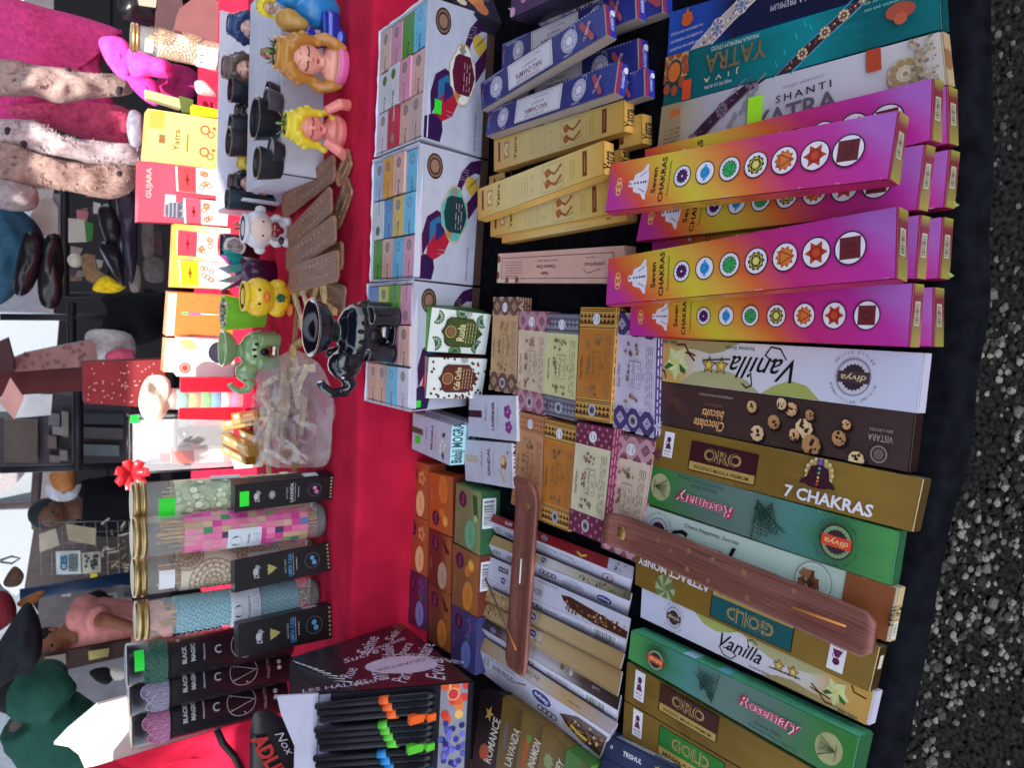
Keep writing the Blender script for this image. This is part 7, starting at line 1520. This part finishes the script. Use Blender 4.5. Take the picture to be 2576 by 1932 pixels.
for i in range(26):
    x, y = rr.uniform(172, 240), rr.uniform(480, 720)
    if 545 < y < 612: continue
    c = rr.choice(('7A5A5C', '9A8A88', '5A4A50', 'A89898', 'B06A78', '3A3238', 'C0B8B8', '8A6A5A')); L = rr.uniform(14, 30)
    slab('packet', [(x, y), (x+rr.uniform(16, 34), y+rr.uniform(-6, 6)), (x+rr.uniform(16, 34), y+L), (x, y+L)], 4.3+rr.uniform(0, .2), .012, c, 'small dim packet pinned on the rack opposite', 'packet', 'packets pinned on the rack opposite')
b = MB(); b.ell(atY(190, 655, 3.9), .032, P('C8C4B4')); tag(b.build('ball'), 'round cream ball hanging near the tan bag', 'ball')
soft('tan_bag', [(205, 645), (235, 642), (250, 680), (280, 700), (250, 715), (215, 700)], 4.0, .04, '9A7A5C', 'tan bag behind the cream ball', 'bag')
soft('yellow_bag', [(234, 730), (248, 702), (272, 695), (300, 712), (318, 722), (286, 737)], 3.6, .03, 'E8C820', 'bright yellow bag tip', 'bag')
soft('jacket', [(256, 748), (320, 734), (420, 745), (412, 792), (402, 850), (340, 868), (300, 856), (252, 842), (268, 782)], 3.9, .10, '101216', 'black jacket hanging behind the orange carton', 'jacket', nz=.02, fz=8)
soft('fleece', [(212, 852), (240, 828), (330, 842), (334, 908), (244, 906)], 3.8, .06, 'C8C4C8', 'folded white fleece under the black jacket', 'fleece', nz=.02); soft('fleece', [(268, 888), (300, 878), (336, 882), (336, 910), (272, 910)], 3.7, .04, 'D05A78', 'pink fleece patch on the white one', 'fleece')
# gift boxes
def gift(pts, Y, c, lb, dots, dc, kind):
    r = slab('gift_box', pts, Y, .12, c, lb, 'gift box', 'paper gift boxes'); b = MB(); xs = [p[0] for p in pts]; ys = [p[1] for p in pts]; g_ = random.Random(lb)
    x0, x1, y0, y1 = min(xs)+12, max(xs)-12, min(ys)+10, max(ys)-10
    for i in range(dots):
        x, y = g_.uniform(x0, x1), g_.uniform(y0, y1)
        ins = False; j = len(pts)-1
        for q in range(len(pts)):
            if (pts[q][1] > y) != (pts[j][1] > y) and x < (pts[j][0]-pts[q][0])*(y-pts[q][1])/(pts[j][1]-pts[q][1])+pts[q][0]: ins = not ins
            j = q
        if not ins: continue
        s_ = 7 if kind == 'h' else 2.2; a = g_.uniform(0, 6.3)
        sh_ = [(0, .9), (-.9, 0), (-.8, -.6), (-.4, -.8), (0, -.4), (.4, -.8), (.8, -.6), (.9, 0)] if kind == 'h' else [(math.cos(k), math.sin(k)) for k in (0, 1.25, 2.5, 3.75, 5)]
        b.poly([atY(x+s_*(u*math.cos(a)-v*math.sin(a)), y+s_*(u*math.sin(a)+v*math.cos(a)), Y-.002) for u, v in sh_], P(dc))
    b.build('printed_pattern', r)
gift([(34, 902), (62, 890), (150, 872), (232, 856), (240, 872), (246, 905), (212, 922), (36, 936)], 3.6, '8A6664', 'dusty pink gift box printed with hearts', 26, '6A4248', 'h')
gift([(208, 912), (416, 904), (414, 1012), (384, 1026), (212, 1014)], 3.3, '7A2228', 'dark red gift box with small white dots', 60, 'C89898', 'd')
gift([(-20, 930), (205, 926), (206, 984), (70, 992), (-20, 1000)], 3.7, '4E1A20', 'very dark red gift box farther up, plain', 0, '6A4248', 'd')
gift([(-20, 868), (20, 850), (34, 902), (36, 936), (-20, 940)], 3.5, '3A2228', 'dark brown gift box corner at the very top', 0, '6A4248', 'd')
slab('pink_card', [(-2, 1012), (26, 950), (60, 1000), (36, 1056)], 3.4, .01, 'B08A84', 'pale pink folded card hanging from a corner', 'card')
slab('folded_sheet', [(38, 1052), (60, 994), (132, 992), (128, 1044)], 4.4, .01, 'D8D8DC', 'bright white panel behind the pale pink card', 'panel')
# dark shelves opposite
r = slab('shelf_unit', [(-20, 1052), (96, 1050), (110, 985), (328, 1022), (326, 1178), (-20, 1186)], 5.2, .3, '403A42', 'dark shelf unit full of small things beside the person in black', 'shelf')
for x0, y0, x1, y1, c in ((10, 1055, 95, 1165, '5A4E4A'), (122, 1040, 150, 1072, '6E6670'), (132, 1072, 158, 1095, '8A8284'), (120, 1095, 142, 1130, '6A5A58'), (155, 1035, 172, 1100, '7E746E'), (150, 1132, 170, 1160, '8A8488'), (125, 1145, 150, 1165, '7A6E70'), (205, 1075, 310, 1105, '4A4448'), (205, 1118, 300, 1148, '5E646A'), (205, 1040, 312, 1068, '34343E')):
    slab('boxed_goods', [(x0, y0), (x1, y0+3), (x1, y1), (x0, y1-2)], 5.12, .06, c, None, None, parent=r)
# tents and the bright street beyond
TENT = M((.27, .30, .35), rough=.8, var=.03)
def tent(pts, Y, lb, c=TENT):
    A_ = area(pts, Y); n = len(A_); b = MB(); B_ = [p+Vector((0, 1.2, .25)) for p in A_]
    b.mesh(A_+B_, [tuple(range(n)), tuple(range(2*n-1, n-1, -1))]+[(i, i+n, (i+1) % n+n, (i+1) % n) for i in range(n)], c); o = b.build('tent'); tag(o, lb, 'tent')
tent([(-30, 785), (150, 790), (142, 880), (30, 896), (-30, 860)], 10, 'white tent wall seen beyond the posts, over the heart gift box')
tent([(-30, 1178), (104, 1180), (96, 1225), (104, 1262), (-30, 1270)], 10, 'white tent roof edge between post and crossing bar'); tent([(-30, 1284), (92, 1280), (84, 1340), (66, 1480), (40, 1500), (10, 1480), (-30, 1290)], 9.6, 'pale blue white tent side with scalloped border, beside the wire rack')
tent([(-30, 1180), (70, 1182), (30, 1230), (-30, 1250)], 8.6, 'grey awning in front of the white tent roof', M((.30, .27, .30), rough=.9))
bar('rack_bar', [atY(95, 1180, 6), atY(88, 1270, 6), atY(92, 1330, 6)], .03, '6A5A5C', 'brownish bar at the tent edge', 'rack'); bar('rack_bar', [atY(-20, 1274, 6), atY(100, 1268, 6), atY(170, 1262, 6)], .025, '7A686A', 'brownish pole crossing the tents', 'rack')
bar('cable_bundle', [atY(0, 1410, 6), atY(30, 1400, 6), atY(50, 1405, 6), atY(30, 1418, 6), atY(0, 1414, 6)], .008, '6A6870', 'looped grey cable hanging before the pale tent', 'cable')
# hat and white bundle
soft('hat', [(124, 1194), (150, 1184), (182, 1182), (192, 1212), (182, 1234), (148, 1238), (130, 1222)], 4.8, .05, 'B0703C', 'orange tan leather hat on a white bundle', 'hat', rough=.5); soft('bundle', [(112, 1232), (125, 1215), (150, 1236), (186, 1236), (205, 1218), (192, 1250), (160, 1262), (128, 1256)], 4.9, .05, 'C0C4D0', 'white bundle under the tan hat', 'bundle')
# wire rack with cards
root = thing('wire_rack', atY(330, 1380, 5.0)*1.0, 'wire display rack hung with printed cards and wooden sticks', 'rack'); b = MB(); m = P('8A8A90', metal=.6)
for i in range(9): x = 100+i*28; b.tube([atY(x, 1312, 5), atY(x+4, 1450, 5)], .004, m, 4)
for i in range(6): y = 1316+i*26; b.tube([atY(95, y, 5.004), atY(330, y-6, 5.004)], .004, m, 4)
b.build('wire_grid', root)
for q, c in (([(140, 1388), (202, 1386), (204, 1444), (142, 1446)], 'C8D0D0'), ([(206, 1392), (252, 1388), (254, 1440), (208, 1444)], 'B8B4AA'), ([(165, 1318), (242, 1330), (240, 1372), (172, 1360)], 'A89C84'), ([(98, 1345), (140, 1330), (150, 1372), (100, 1390)], 'B8AC9C')): slab('printed_card', q, 4.96, .006, c, parent=root)
fz2 = Face([atY(142, 1390, 4.95), atY(202, 1388, 4.95), atY(202, 1443, 4.95), atY(142, 1445, 4.95)]); A = Art(fz2, root); A.text('CES', .3, .5, .28, P('2A6A90'), 90, bold=.05, wid=.7); A.lines(.5, .1, .9, .9, 4, .08, P('3A4A50'), rot=1); A.done()
fz2 = Face([atY(208, 1393, 4.95), atY(252, 1390, 4.95), atY(252, 1440, 4.95), atY(208, 1443, 4.95)]); A = Art(fz2, root)
for i in range(18): A.part('x'); u, v = rr.uniform(.05, .8), rr.uniform(.05, .85); A.rect(u, v, u+.14, v+.14, P('3A3A3C'))
A.done(); b = MB()
for i in range(34): x = rr.uniform(255, 325); y = rr.uniform(1315, 1440); b.tube([atY(x, y, 4.97), atY(x+rr.uniform(-16, 30), y+rr.uniform(-16, 16), 4.95)], .006, P(rr.choice(('B8A890', '8A7A68', 'C8C0B0', '5A4E48'))), 5)
o = b.build('wooden_sticks', root); o['kind'] = 'stuff'
slab('yellow_tag', [(226, 1444), (244, 1443), (245, 1456), (228, 1458)], 4.9, .004, 'D8C820', 'small yellow tag by the blue post', 'tag')
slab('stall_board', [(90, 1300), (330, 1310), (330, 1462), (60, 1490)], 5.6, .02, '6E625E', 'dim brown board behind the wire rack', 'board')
bar('blue_post', [atY(50, 1498, 4.6), atY(335, 1452, 4.6)], .034, '16304E', 'dark blue post between wire rack and man in pink', 'post')
# brown frame board and grey goods under the man in pink
slab('frame_board', [(76, 1706), (100, 1650), (330, 1610), (328, 1650)], 5.0, .03, '3A2420', 'dark brown board with framed cards behind the black tubes', 'board')
for q, c, lb in (([(112, 1655), (165, 1646), (166, 1672), (114, 1682)], '8A7A74', 'grey card in the brown frame board'), ([(222, 1640), (275, 1632), (272, 1652), (224, 1662)], 'A89A5C', 'yellowish card in the brown frame board')): slab('framed_card', q, 4.95, .01, c, lb, 'card')
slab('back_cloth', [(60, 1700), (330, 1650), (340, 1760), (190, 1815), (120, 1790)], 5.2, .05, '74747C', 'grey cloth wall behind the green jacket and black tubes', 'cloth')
soft('dark_bag', [(225, 1690), (270, 1680), (285, 1705), (270, 1722), (240, 1712)], 4.8, .05, '18161C', 'small black bag before the grey cloth', 'bag'); soft('white_cup', [(278, 1684), (318, 1675), (320, 1702), (288, 1712)], 4.7, .04, 'B8B0A8', 'pale cup shaped bag next to the small black bag', 'cup')
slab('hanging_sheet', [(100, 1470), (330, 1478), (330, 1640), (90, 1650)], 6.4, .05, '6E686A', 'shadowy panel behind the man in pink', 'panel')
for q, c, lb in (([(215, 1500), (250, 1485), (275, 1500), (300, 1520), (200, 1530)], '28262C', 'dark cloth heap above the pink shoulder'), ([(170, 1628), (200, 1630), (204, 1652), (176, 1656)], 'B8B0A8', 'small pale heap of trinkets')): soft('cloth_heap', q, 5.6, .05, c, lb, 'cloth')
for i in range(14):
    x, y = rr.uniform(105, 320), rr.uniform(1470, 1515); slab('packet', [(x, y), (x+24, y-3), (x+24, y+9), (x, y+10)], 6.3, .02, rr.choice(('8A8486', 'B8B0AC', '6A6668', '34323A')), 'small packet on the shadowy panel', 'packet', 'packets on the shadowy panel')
# ---- people
def body_at(pts, Y): return [atY(x, y, Y) for x, y in pts]
def person(Y, head, hr, neck, torso, rad, lb, cloth, skin, hair=None, arms=(), sleeves=(), legs=True, hair_c='1A1618', turn=0):
    """head, neck, torso: pixels; one continuous body, clothing and hair on top"""
    hp = atY(*head, Y); tp = body_at(torso, Y); root = thing('person', Vector((tp[-1].x, tp[-1].y, 0)), lb, 'person'); SK = P(skin, rough=.55)
    b = MB(); b.ell(hp, (hr*.78, hr*.9, hr), SK); b.ell(hp+Vector((0, -hr*.8, -hr*.1)), (hr*.16, hr*.25, hr*.22), SK); b.tube([hp, atY(*neck, Y), tp[0]], [hr*.5, hr*.5, hr*.7], SK, 12); b.tube(tp, [r_*.9 for r_ in rad], SK, 16)
    hip = tp[-1]; lx = rad[-1]*.5
    if legs:
        for s_ in (-1, 1): b.tube([hip+Vector((s_*lx, 0, 0)), Vector((hip.x+s_*lx*1.1, hip.y, .48)), Vector((hip.x+s_*lx*1.1, hip.y, .05))], [.085, .06, .045], SK, 12); b.ell(Vector((hip.x+s_*lx*1.1, hip.y-.06, .04)), (.045, .12, .04), SK)
    for a in arms:
        pp = [atY(x, y, Y+dy) for x, y, dy in a]; b.tube(pp, [.05, .042, .034, .030][:len(pp)], SK, 12); e = pp[-1]; d = (pp[-1]-pp[-2]).normalized()
        b.ell(e+d*.05, (.028, .028, .045), SK)
        for k in range(4): b.tube([e+d*.07+Vector(((k-1.5)*.014, -.01, 0)), e+d*(.115+.008*(k % 2))+Vector(((k-1.5)*.016, -.018, 0)), e+d*(.135)+Vector(((k-1.5)*.016, -.04, 0))], [.010, .009, .007], SK, 8)
        b.tube([e+d*.03+Vector((.02, -.01, 0)), e+d*.07+Vector((.045, -.03, 0))], [.011, .008], SK, 8)
    fuse('body', b, SK, root, vox=.012, smooth=3)
    b = MB(); b.tube(tp, rad, SK, 18)
    for s_ in (-1, 1): b.ell(tp[0]+Vector((s_*rad[0]*.9, 0, -.04)), (rad[0]*.55, rad[0]*.6, rad[0]*.6), SK)
    for a, rs in sleeves: b.tube([atY(x, y, Y+dy) for x, y, dy in a], rs, SK, 14)
    fuse('jacket', b, M(hx(cloth), rough=.9, var=.1, bump=.4, scale=20), root, vox=.014, smooth=4)
    if legs:
        b = MB()
        for s_ in (-1, 1): b.tube([hip+Vector((s_*lx, 0, .05)), Vector((hip.x+s_*lx*1.1, hip.y, .48)), Vector((hip.x+s_*lx*1.1, hip.y, .09))], [.11, .085, .07], SK, 12)
        fuse('trousers', b, P('1E2430', rough=.9), root, vox=.014)
    b = MB(); b.ell(hp+Vector((0, hr*.15, hr*.22)), (hr*.86, hr*.95, hr*.92), SK); fuse('hair', b, P(hair_c, rough=.85), root, vox=.012)
    for s_ in (-1, 1): b = MB(); b.ell(hp+Vector((s_*hr*.3, -hr*.84, -hr*.02)), (hr*.09, hr*.06, hr*.06), P('1A1414')); b.build('eye', root); b = MB(); b.ell(hp+Vector((s_*hr*.78, 0, -hr*.1)), (hr*.1, hr*.16, hr*.22), P(skin)); b.build('ear', root)
    b = MB(); b.ell(hp+Vector((0, -hr*.82, -hr*.45)), (hr*.25, hr*.06, hr*.05), P('7A3A34')); b.build('mouth', root)
    return root
person(5.4, (130, 1292), .115, (160, 1285), [(205, 1275), (260, 1272), (340, 1278), (430, 1285)], [.13, .17, .16, .16], 'person in a black padded jacket seen from behind, beside the wire rack', '12151C', '6A4838', sleeves=(([(210, 1240, 0), (270, 1222, 0), (335, 1225, 0)], [.08, .07, .06]), ([(210, 1312, 0), (270, 1326, 0), (335, 1322, 0)], [.08, .07, .06])), hair_c='2A3038')
person(5.2, (128, 1622), .12, (158, 1600), [(195, 1578), (250, 1572), (330, 1572), (430, 1570)], [.14, .175, .15, .15], 'person in a pink short sleeved shirt leaning forward, bare forearm showing', 'D88C88', '8A5840', arms=([(235, 1560, -.12), (268, 1560, -.22), (335, 1580, -.26), (360, 1590, -.26)],), sleeves=(([(185, 1552, -.02), (225, 1552, -.08), (252, 1558, -.17)], [.09, .085, .078]), ([(190, 1612, 0), (250, 1625, 0), (310, 1622, 0)], [.09, .08, .07])), hair_c='15120F')
person(3.6, (62, 1745), .10, (80, 1760), [(85, 1790), (150, 1860), (300, 1960), (420, 2000)], [.15, .18, .17, .16], 'person in a green padded jacket at the corner, arm toward the bright cloth', '1A4A40', '6A4838', sleeves=(([(70, 1740, -.05), (120, 1750, -.12), (160, 1775, -.15)], [.12, .11, .085]), ([(60, 1840, 0), (110, 1880, 0)], [.1, .1])), hair_c='14161A')
soft('dark_hat', [(-20, 1655), (20, 1580), (66, 1516), (92, 1540), (106, 1590), (104, 1648), (74, 1690), (30, 1705), (-20, 1735)], 3.3, .10, '181C24', 'large dark rounded hat above the green jacket', 'hat', nz=.01)
soft('red_cloth_bundle', [(-20, 1500), (20, 1490), (42, 1530), (30, 1565), (-20, 1590)], 3.9, .06, '6A1C28', 'dark red cloth above the large dark hat', 'cloth'); soft('tan_toy', [(42, 1520), (70, 1500), (108, 1486), (112, 1494), (90, 1515), (64, 1530)], 4.0, .03, '8A5A30', 'tan star shaped toy near the dark hat', 'toy')
soft('brown_pouch', [(8, 1465), (35, 1425), (60, 1445), (50, 1472), (20, 1478)], 5.5, .04, '5A4438', 'brown triangular pouch hanging before the tent', 'pouch')
# bright white cloth and red cloth at the left of the shelf
slab('white_cloth', [(136, 1874), (172, 1836), (246, 1774), (330, 1752), (520, 1716), (720, 1688), (722, 1782), (640, 1806), (214, 1936), (198, 1900), (172, 1880)], 1.80, .012, M((.62, .61, .58), rough=.9, var=.05, bump=.3), 'bright sunlit white cloth beside the black tubes', 'cloth')
soft('red_drape', [(190, 1945), (214, 1938), (360, 1892), (500, 1850), (640, 1808), (730, 1780), (800, 1790), (800, 2050), (200, 2050)], 1.72, .02, RED, 'crimson cloth draped below the bright white one', 'cloth', nz=.02, fz=6)
bar('hose', [atY(545, 1835, 1.68), atY(560, 1870, 1.67), atY(590, 1905, 1.67), atY(610, 1945, 1.67)], .008, '20141A', 'dark hose hanging over the crimson cloth', 'hose')
# goods at the far end of the rear shelf
jar(585, 150, 328, 62, 394, 575, 'glass incense jar wrapped in peach paper, alone at the far end', 'mandala', 'ROSA')
for q, Y, c, lb in (([(400, -40), (450, -40), (470, 60), (450, 80), (395, 70)], 2.6, '4A3438', 'dark mauve carton at the far corner'), ([(452, 20), (505, -20), (565, 10), (560, 110), (440, 74)], 2.5, '6E4A4C', 'brown mauve carton behind the peach jar')): slab('carton', q, Y, .06, c, lb, 'carton')
soft('lantern', [(296, 0), (330, -30), (400, -20), (402, 45), (385, 56), (320, 48), (298, 30)], 2.7, .05, '15131A', 'black lantern with pale lace at the frame edge', 'lantern', rough=.3); slab('lace_piece', [(345, -10), (395, -10), (392, 18), (350, 12)], 2.62, .004, '9A9484', 'pale lace on the black lantern', 'lace')
p = foot(560, 262); 
r = slab('bottle_box', [(365, 224), (455, 248), (455, 272), (368, 246)], 2.55, .03, 'A8A87C', 'slim yellowish wrapped bottle, upper part', 'bottle'); slab('yellow_box', [(484, 262), (556, 276), (556, 296), (486, 288)], 2.45, .04, 'E0C818', 'yellow carton between jar and footprint box', 'carton'); slab('green_ribbon', [(452, 240), (486, 250), (486, 285), (460, 280)], 2.5, .02, '4A5A28', 'dark green ribbon on the slim bottle', 'ribbon')
soft('toy_rabbit', [(490, 205), (510, 202), (535, 222), (548, 240), (520, 240), (495, 232)], 2.4, .02, 'A8A4A8', 'little white toy above the yellow carton', 'toy'); soft('silver_packet', [(325, 280), (345, 278), (360, 300), (358, 362), (330, 366), (318, 320)], 2.9, .02, '7A7A88', 'silver grey packet beside the footprint box', 'packet', rough=.3)

# pale stalls and awnings far down the street
for i, (pts, Y, c) in enumerate((([(-60, 470), (70, 470), (96, 560), (90, 640), (-60, 650)], 14, '5A626E'), ([(-60, 650), (88, 640), (110, 720), (100, 800), (-60, 800)], 15, '484A56'), ([(-60, 890), (96, 890), (105, 960), (92, 1060), (-60, 1060)], 13, '646A74'), ([(-60, 1060), (110, 1060), (104, 1180), (-60, 1180)], 16, '504C54'), ([(-60, 1490), (60, 1490), (110, 1560), (100, 1700), (-60, 1720)], 13.5, '6A707A'), ([(-60, 1700), (100, 1700), (118, 1850), (90, 1990), (-60, 1990)], 14.5, '525A66'))):
    slab('distant_stall', pts, Y, 1.0, c, ('far pale blue awning near the teal garment', 'far grey awning beyond the crossbars', 'far pale awning above the gift boxes', 'far grey stall above the dark shelves', 'far whitish awning near the dark hat', 'far grey blue awning above the green jacket')[i], 'stall', 'pale stalls far down the street', rough=.9)
slab('far_wall', [(60, -100), (135, -100), (135, 2060), (60, 2060)], 18, .3, '4C484E', 'long pale wall closing the street far behind', 'wall')
